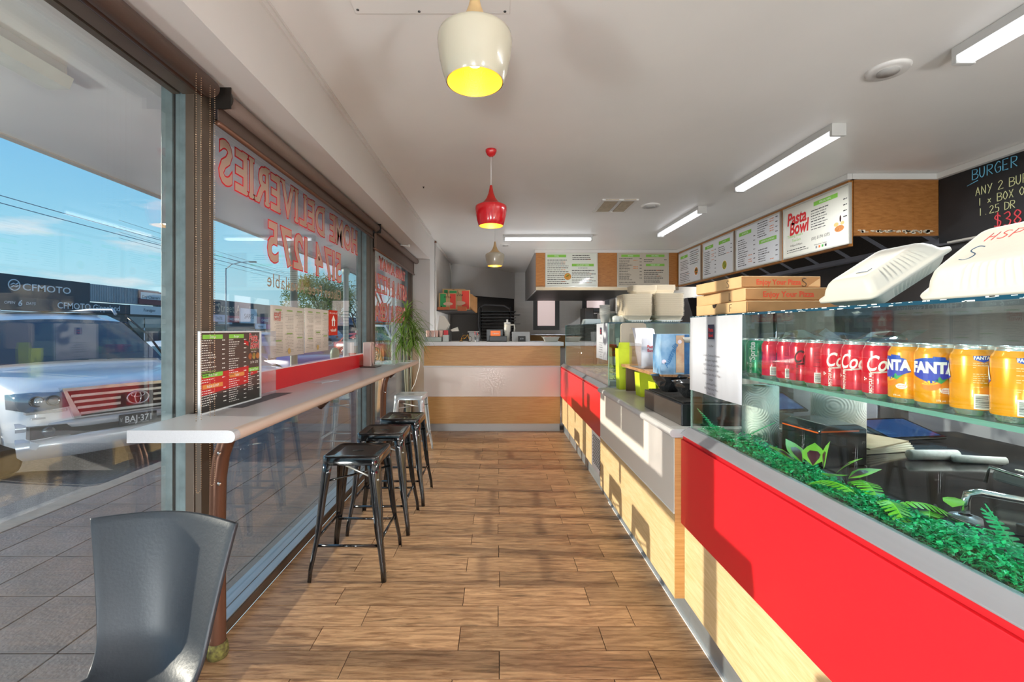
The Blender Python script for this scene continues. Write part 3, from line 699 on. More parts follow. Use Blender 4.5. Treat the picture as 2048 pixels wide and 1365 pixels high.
if (back[5][9]-front[5][9]).y < 0: back = [[front[j][i]-nrm(j, i)*.012 for i in range(nu+1)] for j in range(nb)]
V_ = [p for r in front for p in r]+[p for r in back for p in r]; n1 = nb*(nu+1); ff = []
for j in range(nb-1):
    for i in range(nu):
        q = j*(nu+1)+i; ff.append((q, q+1, q+nu+2, q+nu+1)); ff.append((n1+q, n1+q+nu+1, n1+q+nu+2, n1+q+1))
for j in range(nb-1):
    q = j*(nu+1); ff.append((q, q+nu+1, n1+q+nu+1, n1+q)); q += nu; ff.append((q, n1+q, n1+q+nu+1, q+nu+1))
for i in range(nu):
    ff.append((i, n1+i, n1+i+1, i+1)); q = (nb-1)*(nu+1)+i; ff.append((q, q+1, n1+q+1, n1+q))
g.add(V_, ff, True); o = g.build('shell', M('charcoal_plastic', '20262d', 0.42, noise=(9, .12), bump=(120, .06)), ch)
m_ = o.modifiers.new('edge', 'BEVEL'); m_.width = .004; m_.segments = 2; m_.limit_method = 'ANGLE'; m_.angle_limit = .9
for x, y, dx, dy in ((-1.02, .76, -.03, -.03), (-.72, .74, .03, -.03), (-1.0, 1.06, -.03, .03), (-.74, 1.04, .03, .03)):
    MB().tube([(x, y, .42), (x+dx, y+dy, 0)], .011, 10).build('leg', chrome, ch)

# ------------------------------------------------------------------ pendant lamps
gold = M('gold_lining', 'f6c860', 0.28, .85, bump=(200, .15))
def pendant(x, y, shade, label, zoff=0.0, watts=3.0):
    t = thing('pendant_lamp', label, 'lamp', (x, y, CEIL))
    z = lambda v: v+zoff
    MB().lathe([(.001, CEIL), (.042, CEIL), (.042, CEIL-.012), (.030, CEIL-.038), (.012, CEIL-.05), (.001, CEIL-.05)], (x, y, 0), 24).build('ceiling_rose', shade, t)
    MB().tube([(x, y, CEIL-.045), (x, y, z(2.375))], .0025, 6).build('cord', white, t)
    out_ = [(.009, 2.385), (.012, 2.365), (.020, 2.325), (.034, 2.29), (.055, 2.262), (.085, 2.242), (.104, 2.236), (.1165, 2.228), (.119, 2.215), (.118, 2.195), (.112, 2.155), (.103, 2.115), (.094, 2.088), (.090, 2.082)]
    in_ = [(.088, 2.083), (.100, 2.116), (.109, 2.156), (.115, 2.195), (.114, 2.215), (.10, 2.228), (.05, 2.24), (.012, 2.245)]
    nk = [p for p in out_ if p[1] >= 2.236]; bd = [p for p in out_ if p[1] <= 2.236]
    cone = M('neck_cream', 'c9a877', .5) if shade.name.startswith('cream') else M('neck_red', 'b82018', .45)
    MB().lathe([(r, z(v)) for r, v in nk], (x, y, 0), 40).build('shade_neck', cone, t)
    MB().lathe([(r, z(v)) for r, v in bd], (x, y, 0), 48).build('shade', shade, t)
    MB().lathe([(r, z(v)) for r, v in in_], (x, y, 0), 48).build('shade_lining', gold, t)
    MB().lathe([(.001, z(2.135)), (.02, z(2.14)), (.03, z(2.165)), (.026, z(2.19)), (.014, z(2.215)), (.013, z(2.244))], (x, y, 0), 16).build('bulb', M('warm_bulb', 'fff0c8', .4, emit=('fff2cf', 6.0)), t)
    l = bpy.data.lights.new('bulb_light', 'POINT'); l.energy = watts; l.color = (1, .82, .5); l.shadow_soft_size = .03
    lo = bpy.data.objects.new('bulb_light', l); COL.objects.link(lo); lo.location = (x, y, z(2.118))
cream = M('cream_enamel', 'bdb5a0', .22, coat=.5); redsh = M('red_enamel', 'cf1720', .18, coat=.6)
pendant(-.073, 1.435, cream, 'nearest pendant lamp, large cream shade lined in gold', .012)
pendant(-.05, 3.36, redsh, 'red pendant lamp with gold lining, middle of the row')
pendant(-.035, 5.60, cream, 'farthest pendant lamp, small cream shade near the front counter', .02)

# ------------------------------------------------------------------ fluorescent battens
tubem = M('lit_tube', 'ffffff', .4, emit=('f4f8ff', 1.6))
lens = M('lit_diffuser', 'f6f8ff', .4, emit=('f4f8ff', 1.1))
battenw = M('batten_white', 'c6c5c2', .4)
def batten(x, y0, y1, kind, label, along='y', power=20, z=None):
    z = z or CEIL; t = thing('batten_light', label, 'light', ((x), (y0+y1)/2, z))
    R = Matrix.Identity(4)
    g = MB().box(x-.045, x+.045, y0, y1, z-.035, z) if kind == 'bare' else MB().box(x-.048, x+.048, y0, y1, z-.045, z)
    g.box(x-.047, x+.047, y0-.012, y0+.012, z-.082, z).box(x-.047, x+.047, y1-.012, y1+.012, z-.082, z)
    parts = [(g, 'body', battenw)]
    if kind == 'unlit': parts.append((MB().prism([(x-.07, z-.05), (x-.05, z-.10), (x+.05, z-.10), (x+.07, z-.05)], 'y', y0-.02, y1+.02), 'diffuser', M('dusty_diffuser', 'd9dcd4', .5, noise=(6, .15))))
    elif kind == 'bare':
        for dx in (-.024, .024): parts.append((MB().lathe([(.001, y0+.013), (.013, y0+.013), (.013, y1-.013), (.001, y1-.013)], (x+dx, 0, z-.058), 14, axis='y'), 'tube', tubem))
    else:
        pf = [(x-.046, z-.045), (x-.046, z-.066), (x-.03, z-.080), (x+.03, z-.080), (x+.046, z-.066), (x+.046, z-.045)]
        parts.append((MB().prism(pf, 'y', y0+.0125, y1-.0125), 'diffuser', lens))
    if along == 'x':
        c = Vector((x, (y0+y1)/2, 0)); R = Matrix.Translation(c) @ Matrix.Rotation(PI/2, 4, 'Z') @ Matrix.Translation(-c)
    for g_, n_, m_ in parts:
        g_.xform(R); g_.build(n_, m_, t, bevel=.002 if n_ == 'body' else 0)
    if not power: return t
    l = bpy.data.lights.new('batten_area', 'AREA'); l.shape = 'RECTANGLE'; l.size = y1-y0-.06; l.size_y = .07; l.energy = power; l.color = (.93, .97, 1.0)
    lo = bpy.data.objects.new('batten_area', l); COL.objects.link(lo); lo.location = (x, (y0+y1)/2, z-.088)
    lo.rotation_euler = (0, 0, PI/2 if along == 'y' else 0)
batten(2.215, .90, 2.14, 'lens', 'batten light at the top right corner of the picture', power=45)
batten(2.215, 2.93, 4.12, 'lens', 'covered batten light over the serving aisle, second from camera', power=45)
batten(2.215, 4.88, 6.13, 'bare', 'twin bare tube batten light nearest the menu boards', power=0)
batten(.71, 5.77, 7.01, 'bare', 'single wide batten light across the ceiling before the kitchen', along='x', power=0)
batten(3.3, 8.5, 9.7, 'bare', 'added kitchen fill batten hidden behind the menu bulkhead', power=42)  # added out of view to brighten the kitchen
batten(-.2, 7.3, 8.5, 'bare', 'kitchen batten light hidden above', power=0) if False else None
batten(-2.0, .80, 2.03, 'unlit', 'dusty batten light under the verandah outside near window', power=0, z=2.5)
batten(-2.03, 7.3, 8.5, 'unlit', 'distant batten light under the verandah seen through far window', power=30, z=2.5)
def globe(x, y, power, label, z=1.34):
    """glowing globe on a stand, an added fill light out of view"""
    t = thing('fill_lamp', label, 'lamp', (x, y, 0))
    MB().lathe([(.001, 0), (.15, 0), (.15, .02), (.02, .03), (.012, z-.26), (.001, z-.26)], (x, y, 0), 24).build('stand', chrome, t)
    m = M('fill_globe_%d' % power, 'ffffff', .5, emit=('fbfdff', power/(4*PI*PI*.04)))
    MB().lathe([(.2*math.sin(PI*k/16)+.0005, -.2*math.cos(PI*k/16)) for k in range(17)], (x, y, z), 24).build('globe', m, t)
globe(-.2, -2.3, 280, 'left low added fill globe, unseen behind the camera', .42); globe(2.4, -2.3, 300, 'right low added fill globe, unseen behind the camera', .5)  # added fill, kept low to lift the ceiling more than the floor

globe(-2.3, -1.6, 230, 'added fill globe on the footpath, unseen behind the camera', .35)  # added fill for the verandah soffit and footpath
globe(.35, 7.0, 70, 'low added fill globe hidden behind the front counter', .6)  # added fill for the kitchen walls and ceiling
# ------------------------------------------------------------------ ceiling fittings
def cdisc(px, py, r, label, name='ceiling_diffuser'):
    y = yz(py, CEIL); x = (px-CX)*y/F; t = thing(name, label, 'vent', (x, y, CEIL))
    MB().lathe([(.001, CEIL-.012), (r*.55, CEIL-.012), (r*.62, CEIL-.006), (r*.9, CEIL-.016), (r, CEIL-.004), (r, CEIL)], (x, y, 0), 36).build('ring', whitetrim, t)
    MB().lathe([(.001, CEIL-.022), (r*.5, CEIL-.02), (r*.5, CEIL-.012)], (x, y, 0), 30).build('grille', M('vent_grey', 'a9a7a3', .5), t)
cdisc(1301, 411, .10, 'round white ceiling diffuser beside the square vent'); cdisc(1776, 139, .095, 'round ceiling speaker near the covered batten light', 'ceiling_speaker'); cdisc(1011, 490, .09, 'round ceiling disc behind the farthest pendant')
t = thing('ceiling_vent', 'square beige ceiling vent with loose flap', 'vent', (1.4, 4.9, CEIL))
y0, y1 = yz(422, CEIL), yz(400, CEIL); xa, xb = (1186-CX)*y0/F, (1252-CX)*y0/F
MB().box(xa, xb, y0, y0+.03, CEIL-.015, CEIL).box(xa, xb, y1-.03, y1, CEIL-.015, CEIL).box(xa, xa+.03, y0, y1, CEIL-.015, CEIL).box(xb-.03, xb, y0, y1, CEIL-.015, CEIL).box((xa+xb)/2-.01, (xa+xb)/2+.01, y0, y1, CEIL-.014, CEIL).build('frame', whitetrim, t)
for k in range(2):
    o = MB().box(xa+.035+k*(xb-xa)/2, xa+(k+1)*(xb-xa)/2-.015-.01*k, y0+.035, y1-.035, CEIL-.012, CEIL-.004).build('filter_panel', M('beige_filter', 'b3a48c', .7, noise=(30, .2)), t)
t = thing('ceiling_patch_panel', 'screwed white patch panel in the ceiling above near lamp', 'panel', (-.3, 1.7, CEIL))
MB().box(-.60, .05, 1.2, 1.905, CEIL-.006, CEIL).build('panel', ceilm, t, bevel=.001)
for x, y in ((-.585, 1.88), (-.33, 1.89), (-.08, 1.89), (.03, 1.89)): MB().lathe([(.001, -.003), (.006, -.002), (.006, 0)], (x, y, CEIL-.006), 10).build('screw', M('dark_screw', '3a3a3a', .5), t)
for px, py in ((847, 374),): tag(MB().lathe([(.001, -.012), (.006, -.012), (.006, 0), (.012, 0)], ((px-CX)*yz(py, CEIL)/F, yz(py, CEIL), CEIL), 12).build('ceiling_hook', M('dark_screw', '3a3a3a', .5), None), 'tiny metal ceiling hook left of the red pendant', 'hook')

# ------------------------------------------------------------------ counters
def counter(name, label, X, y0, y1, red, trimz, xb=1.50):
    t = thing(name, label, 'counter', ((X+xb)/2, (y0+y1)/2, 0))
    return t
# 1: near red fronted display counter
c1 = thing('display_counter', 'near red and oak fronted counter carrying the drinks display', 'counter', (1.2, .8, 0))
MB().box(.8436, .86, -.4, 1.975, 0, .13).build('kickboard', alu, c1, bevel=.001)
MB().box(.835, .8436, -.4, 1.975, .0, .006).build('kick_bead', M('white_bead', 'e6e8ea', .3), c1)
MB().box(.82, .84, -.4, 1.975, .125, .5).build('oak_panel', oakpanel, c1, bevel=.001)
MB().box(.803, .8195, -.4, 1.972, .458, .826).build('red_panel', redlam, c1, bevel=.0015)
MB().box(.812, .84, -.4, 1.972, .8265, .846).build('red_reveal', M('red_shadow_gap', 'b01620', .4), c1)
MB().prism([(.80, .847), (.80, .851), (.836, .879), (.85, .879), (.85, .847)], 'y', -.4, 1.972).build('steel_trim', steel, c1, bevel=.001)
MB().box(.86, 1.48, -.4, 1.965, .02, .84).build('carcass', M('carcass', '6a5f55', .7), c1)
MB().box(.852, 2.0, -.4, 1.965, .842, .862).build('display_deck', M('dark_polished_deck', '2c2826', .12, .0, noise=(5, .3), coat=.5), c1, bevel=.002)
# 2: middle bench
c2 = thing('serving_bench', 'white and oak fronted middle counter with rounded pale bench top', 'counter', (1.1, 2.7, 0))
MB().box(.8436, .86, 1.977, 3.41, 0, .13).build('kickboard', alu, c2, bevel=.001)
MB().box(.835, .8436, 1.977, 3.41, .0, .006).build('kick_bead', M('white_bead', 'e6e8ea', .3), c2)
MB().box(.778, .795, 1.982, 3.408, .125, .495).build('oak_panel', oakpanel, c2, bevel=.001)
MB().box(.776, .795, 1.982, 3.408, .502, .83).build('white_panel', whitelam, c2, bevel=.001)
MB().box(.774, .796, 1.981, 3.409, .4952, .5018).build('joint_strip', M('strip_white', 'f2f2f0', .3), c2)
MB().box(.778, .842, 1.976, 1.981, .125, .83).build('end_panel', oakh, c2)
MB().box(.778, .842, 3.4085, 3.413, .125, .83).build('end_panel', oakh, c2)
MB().box(.796, 1.45, 1.983, 3.407, .13, .825).build('carcass', M('carcass', '6a5f55', .7), c2)
pf = [(1.25, .831), (.775, .831)] + [(.775-.019*math.sin(PI*k/6), .85-.019*math.cos(PI*k/6)) for k in range(7)] + [(1.25, .869)]
MB().prism(pf, 'y', 1.978, 3.412).build('bench_top', M('pale_bench', 'c2c1c1', .35, noise=(8, .06)), c2, bevel=.0015)
# 3: far red fronted display counter
c3 = thing('display_counter', 'far red and oak fronted counter with floor vent grille', 'counter', (1.2, 4.6, 0))
MB().box(.8436, .86, 3.415, 5.78, 0, .13).build('kickboard', alu, c3, bevel=.001)
MB().box(.82, .84, 3.93, 5.785, .125, .5).build('oak_panel', oakpanel, c3, bevel=.001)
MB().box(.82, .84, 3.415, 3.925, .125, .5).build('vent_surround', steel, c3, bevel=.001)
gr = MB()
for r_ in range(17):
    for k in range(9):
        z = .175+r_*.0145; y = 3.47+k*.045+(.022 if r_ % 2 else 0); gr.box(.8185, .8198, y, y+.030, z, z+.008)
gr.build('vent_slots', M('vent_hole', '0a0a0a', .8), c3)['kind'] = 'stuff'
MB().box(.803, .8195, 3.416, 5.78, .458, .826).build('red_panel', redlam, c3, bevel=.0015)
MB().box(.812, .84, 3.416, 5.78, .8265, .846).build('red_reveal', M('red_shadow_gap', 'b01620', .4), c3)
MB().prism([(.80, .847), (.80, .851), (.836, .879), (.85, .879), (.85, .847)], 'y', 3.416, 5.78).build('steel_trim', steel, c3, bevel=.001)
MB().box(.86, 1.48, 3.42, 5.78, .02, .845).build('carcass', M('carcass', '6a5f55', .7), c3)
# 4: front counter across the end
c4 = thing('front_counter', 'high oak and white service counter across the end of the aisle', 'counter', (-.07, 6.0, 0))
MB().box(-.94, .80, 5.815, 5.83, 0, .10).build('kickboard', M('dull_kick', 'a9a6a2', .4, .5), c4)
MB().box(-.948, .805, 5.79, 5.81, .10, .447).build('oak_panel', oakh, c4, bevel=.001)
MB().box(-.948, .805, 5.786, 5.81, .4485, .826).build('white_panel', M('warm_white_panel', 'e4d6ca', .28), c4, bevel=.001)
MB().box(-.948, .805, 5.79, 5.81, .8455, 1.10).build('oak_panel', oakh, c4, bevel=.001)
MB().box(-.955, .808, 5.779, 5.81, .827, .845).build('white_rail', whitetrim, c4, bevel=.002)
MB().box(-.948, .805, 5.811, 6.35, .10, 1.10).build('carcass', oakh, c4)
MB().box(-.95, .845, 5.765, 6.42, 1.101, 1.15).build('counter_top', M('counter_top_white', 'dfe0e2', .35), c4, bevel=.004)

# ------------------------------------------------------------------ glass display cases
def case(label, y0, y1, xb=1.46, shelf=None, ends=(True, True)):
    t = thing('glass_display_case', label, 'display case', (1.15, (y0+y1)/2, .88)); X = .84
    MB().box(X, X+.006, y0, y1, .879, 1.355).build('front_glass', caseglass, t)
    if ends[0]: MB().box(X+.0065, xb, y0, y0+.006, .865, 1.355).build('end_glass', caseglass, t)
    if ends[1]: MB().box(X+.0065, xb, y1-.006, y1, .865, 1.355).build('end_glass', caseglass, t)
    MB().box(X-.003, xb, y0-.002, y1+.002, 1.3552, 1.363).build('top_glass', glass('top_glass_blue', (.75, .9, .95), .06, 4.0), t)
    MB().box(X-.0045, X-.0032, y0-.002, y1+.002, 1.3552, 1.363).box(X-.003, xb, y0-.0035, y0-.0022, 1.3552, 1.363).build('top_glass_edge', M('blue_glass_edge', '123f54', .2, coat=.5), t)
    rn = random.Random(5); cp = MB()
    for k in range(130): y = rn.uniform(y0, y1); l_ = rn.uniform(.003, .02); z = rn.choice((1.3555, 1.3605, 1.361)); cp.box(X-.0050, X-.0046, y, y+l_, z, z+rn.uniform(.0008, .0026))
    cp.build('edge_chips', M('chip_white', 'd5e2e4', .5), t)['kind'] = 'stuff'
    MB().box(X-.001, X+.0065, y0-.0012, y0-.0002, .879, 1.355).box(X-.001, X+.0065, y1+.0002, y1+.0012, .879, 1.355).build('glass_edge', M('pale_glass_edge', '9fb8b2', .2), t)
    return t
k1 = case('near glass display case holding the drink cans', -.35, 1.955)
MB().box(.862, 1.16, -.3, 1.945, 1.135, 1.145).build('shelf', glass('shelf_glass', (.80, .93, .88), .08, 4.0), k1)
MB().box(.8605, .8618, -.3, 1.945, 1.135, 1.145).build('shelf_edge', M('green_glass_edge', '6f9c93', .2), k1)
for y in (.2, 1.9): MB().tube([(1.17, y, .862), (1.17, y, 1.355)], .008, 8).build('shelf_post', chrome, k1)
MB().box(1.454, 1.46, -.35, 1.955, 1.14, 1.355).build('rear_glass', caseglass, k1)
k3 = case('far glass display case on the red counter beyond the bench', 3.42, 5.60)
MB().box(.86, 1.45, 3.44, 5.58, 1.10, 1.106).build('shelf', caseglass, k3)
MB().box(1.454, 1.46, 3.42, 5.60, .865, 1.355).build('rear_panel', M('case_rear', '8c9a96', .3, .3), k3)
MB().box(.86, 1.45, 3.43, 5.59, .8455, .862).build('deck', steel, k3)

# ------------------------------------------------------------------ menu fascia: oak boxes with boards
ff_ = thing('menu_fascia', 'oak bulkhead with steel underside facing the room above kitchen', 'bulkhead', (1.8, 7.6, 2.0))
MB().box(.64, 3.03, 7.55, 7.60, 1.985, 2.60).build('fascia_panel', oakv, ff_)
MB().box(.62, 3.03, 7.52, 7.56, 2.60, 2.648).build('cornice', whitetrim, ff_)
MB().box(.64, 3.03, 7.54, 7.60, 1.975, 2.03).build('steel_strip', M('fascia_strip', 'b9a98f', .35, .6), ff_)
MB().box(.64, .66, 7.6, 10.49, 1.98, 2.648).build('side_panel', M('hood_side', 'b2aead', .5), ff_)
MB().box(.66, 2.42, 7.6, 10.3, 1.975, 1.99).build('hood_underside', M('hood_dark', '2a2622', .5), ff_)
MB().box(2.40, 2.44, 7.6, 10.3, 1.965, 2.4).build('hood_rim', steel, ff_)
fr_ = thing('menu_fascia', 'long oak bulkhead along the right carrying four menu boards', 'bulkhead', (3.1, 5.7, 2.0))
MB().box(3.03, 3.07, 3.89, 7.52, 2.03, 2.60).build('fascia_panel', oakv, fr_)
MB().box(3.00, 3.07, 3.86, 7.52, 2.60, 2.648).build('cornice', whitetrim, fr_)
MB().box(3.071, 3.80, 3.88, 3.92, 2.12, 2.60).build('end_panel', woodmat('oak_end', 'a9713b', '8f5a28', (2, 2, 10), .45, .03), fr_)
MB().box(3.04, 3.83, 3.855, 3.90, 2.60, 2.648).build('cornice', whitetrim, fr_)
tw = MB()
rn = random.Random(3)
for k in range(60): x = 3.10+rn.random()*.66; tw.box(x, x+.01+.03*rn.random(), 3.874, 3.8795, 2.135+rn.random()*.03, 2.15+rn.random()*.02)
tw.build('torn_tape', M('torn_tape', 'cfc0a8', .8), fr_)['kind'] = 'stuff'
# range hood behind it
hd = thing('range_hood', 'stainless range hood with dark filters behind right menu boards', 'hood', (3.6, 5.6, 2.0))
for k in range(9):
    y = 3.99+k*.48
    MB().add([(3.35, y+.03, 2.40), (3.35, y+.45, 2.40), (3.86, y+.45, 2.10), (3.86, y+.03, 2.10), (3.37, y+.03, 2.42), (3.37, y+.45, 2.42), (3.88, y+.45, 2.12), (3.88, y+.03, 2.12)], [(0, 1, 2, 3), (4, 7, 6, 5), (0, 4, 5, 1), (1, 5, 6, 2), (2, 6, 7, 3), (3, 7, 4, 0)]).build('filter', M('greasy_filter', '3a3229', .4, .5, noise=(90, .6)), hd)
    MB().add([(3.34, y-.035, 2.405), (3.34, y+.025, 2.405), (3.86, y+.025, 2.095), (3.86, y-.035, 2.095), (3.35, y-.035, 2.43), (3.35, y+.025, 2.43), (3.88, y+.025, 2.12), (3.88, y-.035, 2.12)], [(0, 1, 2, 3), (4, 7, 6, 5), (0, 4, 5, 1), (1, 5, 6, 2), (2, 6, 7, 3), (3, 7, 4, 0)]).build('filter_divider', steel, hd)
MB().box(3.85, 3.95, 3.6, 8.3, 2.055, 2.10).build('gutter', steel, hd)
MB().box(3.10, 4.09, 8.25, 8.3, 2.1, 2.6).build('end_plate', steeldk, hd)
tag(MB().box(4.02, 4.09, 2.4, 8.2, .9, 2.055).build('splashback', steeldk, None), 'stainless splashback on the right wall under range hood', 'splashback')
# ------------------------------------------------------------------ blackboard
bb = thing('blackboard', 'black chalkboard with burger deal, high at the right edge', 'chalkboard', (3.8, 2.9, 2.05))
MB().box(3.80, 3.83, 1.8, 3.875, 2.05, 2.60).build('board', M('chalkboard', '16171a', .55, noise=(5, .5)), bb)
MB().box(3.76, 3.83, 1.8, 3.86, 2.60, 2.648).build('cornice', whitetrim, bb)
MB().box(3.785, 3.83, 1.8, 3.79, 2.035, 2.05).build('ledge', M('ledge_grey', 'b5b0a6', .4), bb)
chk = lambda n, c: M(n, c, .8)
def hand(txt, y, z, size, c, rad=.003, adv=.66):
    return strokes(MB(), GL, txt, size, (3.797, y, z), (0, -1, 0), (0, 0, 1), rad, adv=adv, gx=.85).build('chalk_writing', c, bb)
hand('BURGER', 3.60, 2.505, .080, chk('chalk_blue', '6fb8d8'), adv=.68)
MB().tube([(3.797, 3.64, 2.47), (3.797, 3.56, 2.49)], .003, 5).build('chalk_writing', chk('chalk_blue', '6fb8d8'), bb)
hand('ANY 2 BURGERS', 3.575, 2.37, .066, chk('chalk_yellow', 'd9d7a0'), .0025)
hand('1 x BOX OF', 3.555, 2.285, .060, chk('chalk_yellow', 'd9d7a0'), .0025)
hand('1.25 DR', 3.55, 2.205, .058, chk('chalk_yellow', 'd9d7a0'), .0025)
hand('$38', 3.44, 2.085, .10, chk('chalk_red', 'e04a52'), .0045)
# ------------------------------------------------------------------ menu boards
prb = M('print_black', '3b3838', .7); prg = M('print_green', '86c64a', .6); pro = M('print_orange', 'd97a3c', .7); prr = M('print_red', 'cf2a2c', .6); prw = M('print_white', 'f4f4ee', .6)
def menu_board(label, o, r, W_, H_, layout, panelcol='e6e6e0', name='menu_board', u=(0, 0, 1), lit=0.0):
    o, r, u = Vector(o), Vector(r).normalized(), Vector(u).normalized(); n = r.cross(u); rn = random.Random(label)
    t = thing(name, label, 'menu board', o+r*W_/2)
    f = .012; g = MB()
    g.frame(o, r, u, W_, f, .022).frame(o+u*(H_-f), r, u, W_, f, .022).frame(o+u*f, r, u, f, H_-2*f, .022).frame(o+u*f+r*(W_-f), r, u, f, H_-2*f, .022)
    g.build('frame', M('board_frame', 'c9c6bc', .3, .5), t)
    MB().frame(o+r*f+u*f, r, u, W_-2*f, H_-2*f, .012).build('panel', M('board_'+panelcol, panelcol, .22, coat=.3), t)
    tx, gr_, og, wt = MB(), MB(), MB(), MB()
    for it in layout:
        k = it[0]; x, y = it[1]*W_, it[2]*H_; p = o+r*x+u*y
        if k == 'band':
            w, h = it[3]*W_, it[4]*H_; a = p+n*.0125; gr_.quad(a, a+r*w, a+r*w+u*h, a+u*h)
            wt.text(it[5], h*.62, a+r*w/2+u*h/2, r, u, off=.0006)
        elif k == 'lines':     # x, y top, width, count, pitch
            w, c, pt = it[3]*W_, it[4], it[5]*H_; price = it[6] if len(it) > 6 else True
            for q in range(c):
                words(tx, p-u*(q*pt+pt*.5), r, u, w*(rn.uniform(.35, .6) if price else rn.uniform(.7, 1)), pt*(.36 if q % 2 == 0 else .26), .0125, rn, 1.0)
                if price and q % 2 == 0: words(tx, p-u*(q*pt+pt*.5)+r*w*.9, r, u, w*.1, pt*.36, .0125, rn, 1.0)
                if rn.random() < .3: words(og, p-u*(q*pt+pt*.5)+r*w*.62, r, u, w*.2, pt*.3, .0125, rn, 1.0)
        elif k == 'text':
            m_ = it[5] if len(it) > 5 else 'k'; {'k': tx, 'g': gr_, 'o': og, 'w': wt}[m_].text(it[3], it[4]*H_, p, r, u, off=.0128, toff=it[6] if len(it) > 6 else 0, sx=it[7] if len(it) > 7 else 1)
        elif k == 'dish':
            R_ = it[3]*H_; c = p+n*.0128
            d = MB(); d.disc(c, R_, n, 28); fo = MB(); fo.disc(c+n*.0004, R_*.84, n, 24)
            gp = MB()
            for q in range(16):
                a_ = rn.random()*6.28; rr = R_*.7*math.sqrt(rn.random()); gp.disc(c+n*.0008+r*(rr*math.cos(a_))+u*(rr*math.sin(a_)), R_*.14, n, 7)
            dd = d.build('dish_picture', M('dish_'+it[4], it[4], .6), t); fo.build('food', M('food_'+it[5], it[5], .7, noise=(60, .5)), dd); gp.build('topping', M('food_'+it[6], it[6], .7), dd)
    for g_, nm, m_ in ((tx, 'printed_text', prb), (gr_, 'heading_band', prg), (og, 'orange_print', pro), (wt, 'heading_text', prw)):
        if g_.v:
            q_ = g_.build(nm, m_, t)
            if nm == 'printed_text': q_['kind'] = 'stuff'
    return t, o, r, u, n
RY = (0, -1, 0)   # boards on the right fascia read towards the camera side
def fb(label, pxl, pxr, layout, col='e2e3e6'):
    y1, y0 = yx(pxl, 3.008), yx(pxr, 3.008)
    return menu_board(label, (3.028, y1, 2.045), RY, y1-y0, .525, layout, col)
menu_board('pizza menu board with round pizza picture, left on oak bulkhead', (.795, 7.548, 2.02), (1, 0, 0), .875, .585,
  [('band', .04, .86, .36, .075, 'PIZZA'), ('lines', .04, .80, .42, 13, .056, False), ('lines', .52, .93, .44, 3, .055, False), ('band', .51, .60, .42, .075, 'GOURMET PIZZA'), ('text', .72, .555, '$13.00 $20.00', .045), ('lines', .51, .50, .46, 8, .05, False), ('dish', .43, .31, .10, 'c98a3a', 'd98c32', 'b3c25a')], 'd9ddd2')
menu_board('entree and kids menu board with torn top corners on bulkhead', (2.0, 7.548, 2.02), (1, 0, 0), .86, .59,
  [('band', .08, .86, .36, .07, 'ENTREE'), ('lines', .04, .83, .44, 14, .046), ('lines', .04, .16, .42, 2, .05, False), ('band', .56, .86, .36, .07, 'KIDS MEAL'), ('lines', .52, .80, .44, 2, .05), ('band', .56, .60, .36, .07, 'KEBAB & HSP'), ('lines', .52, .50, .40, 7, .055, False)], 'c9bfae')
fb('pasta menu board with noodle bowl, farthest on the right bulkhead', 1357, 1401, [('band', .08, .80, .34, .085, 'PASTA'), ('lines', .08, .72, .40, 6, .05, False), ('lines', .06, .36, .52, 6, .052, False), ('lines', .52, .93, .42, 7, .06, False), ('dish', .80, .30, .13, 'e6e2da', 'd9792c', '4f7a35')])
fb('salad and pasta menu board with salad bowl, second from the corner', 1405, 1467, [('band', .08, .80, .28, .085, 'RISOTTO'), ('lines', .05, .74, .40, 13, .05), ('band', .54, .80, .34, .085, 'SALAD'), ('lines', .52, .74, .42, 5, .05), ('dish', .72, .24, .13, 'e6e2da', 'c9b23c', '6a9a35')])
fb('schnitzel and dessert menu board, third from the corner', 1471, 1560, [('band', .08, .80, .30, .085, 'SCHNITZEL'), ('lines', .05, .72, .42, 13, .05), ('lines', .52, .95, .42, 7, .05), ('band', .56, .47, .36, .085, 'DESSERTS & DRINKS'), ('lines', .54, .36, .40, 6, .05)])
t4, o4, r4, u4, n4 = fb('large red lettered pasta bowl board with trading hours, nearest the oak end', 1566, 1699, [
  ('band', .50, .84, .34, .075, 'SPECIAL DEAL'), ('lines', .46, .78, .50, 8, .048), ('text', .20, .42, 'Trading Hours', .075, 'g'), ('text', .22, .33, 'Tue-Sun', .075, 'g'), ('text', .22, .235, '4:45pm-8:45pm', .055), ('text', .60, .26, '(03) 5174 1275', .075),
  ('lines', .06, .165, .42, 2, .04, False), ('text', .60, .135, 'Online Order Options', .035)], 'dcd9cc')
W4 = abs(yx(1566, 3.008)-yx(1699, 3.008)); H4 = .525
def p4(a, b): return o4+r4*(a*W4)+u4*(b*H4)
MB().text('Pasta', .33*H4, p4(.235, .76), r4, u4+r4*.10, off=.0130, toff=.032, sx=.80).text('Bowl', .33*H4, p4(.27, .56), r4, u4+r4*.10, off=.0130, toff=.032, sx=.80).build('logo_lettering', prr, t4)
g = MB().disc(p4(.86, .30)+n4*.0128, .055, n4, 24, .028); g.build('platter_picture', M('food_c07a40', 'c07a40', .7, noise=(60, .3)), t4)
MB().disc(p4(.82, .38)+n4*.0130, .028, n4, 18, .018).disc(p4(.90, .38)+n4*.0131, .022, n4, 18, .016).build('bun_picture', M('food_d9b070', 'd9b070', .7), t4)
MB().disc(p4(.875, .46)+n4*.0132, .010, n4, 12, .030).build('bottle_picture', M('food_3a1b1b', '3a1b1b', .4), t4)
for k, c in enumerate(('8a8a8a', 'e07030', '4aa04a', '30303a')): a = p4(.53+.045*k, .065)+n4*.0128; MB().quad(a, a+r4*.022, a+r4*.022+u4*.022, a+u4*.022).build('delivery_badge', M('badge_'+c, c, .6), t4)

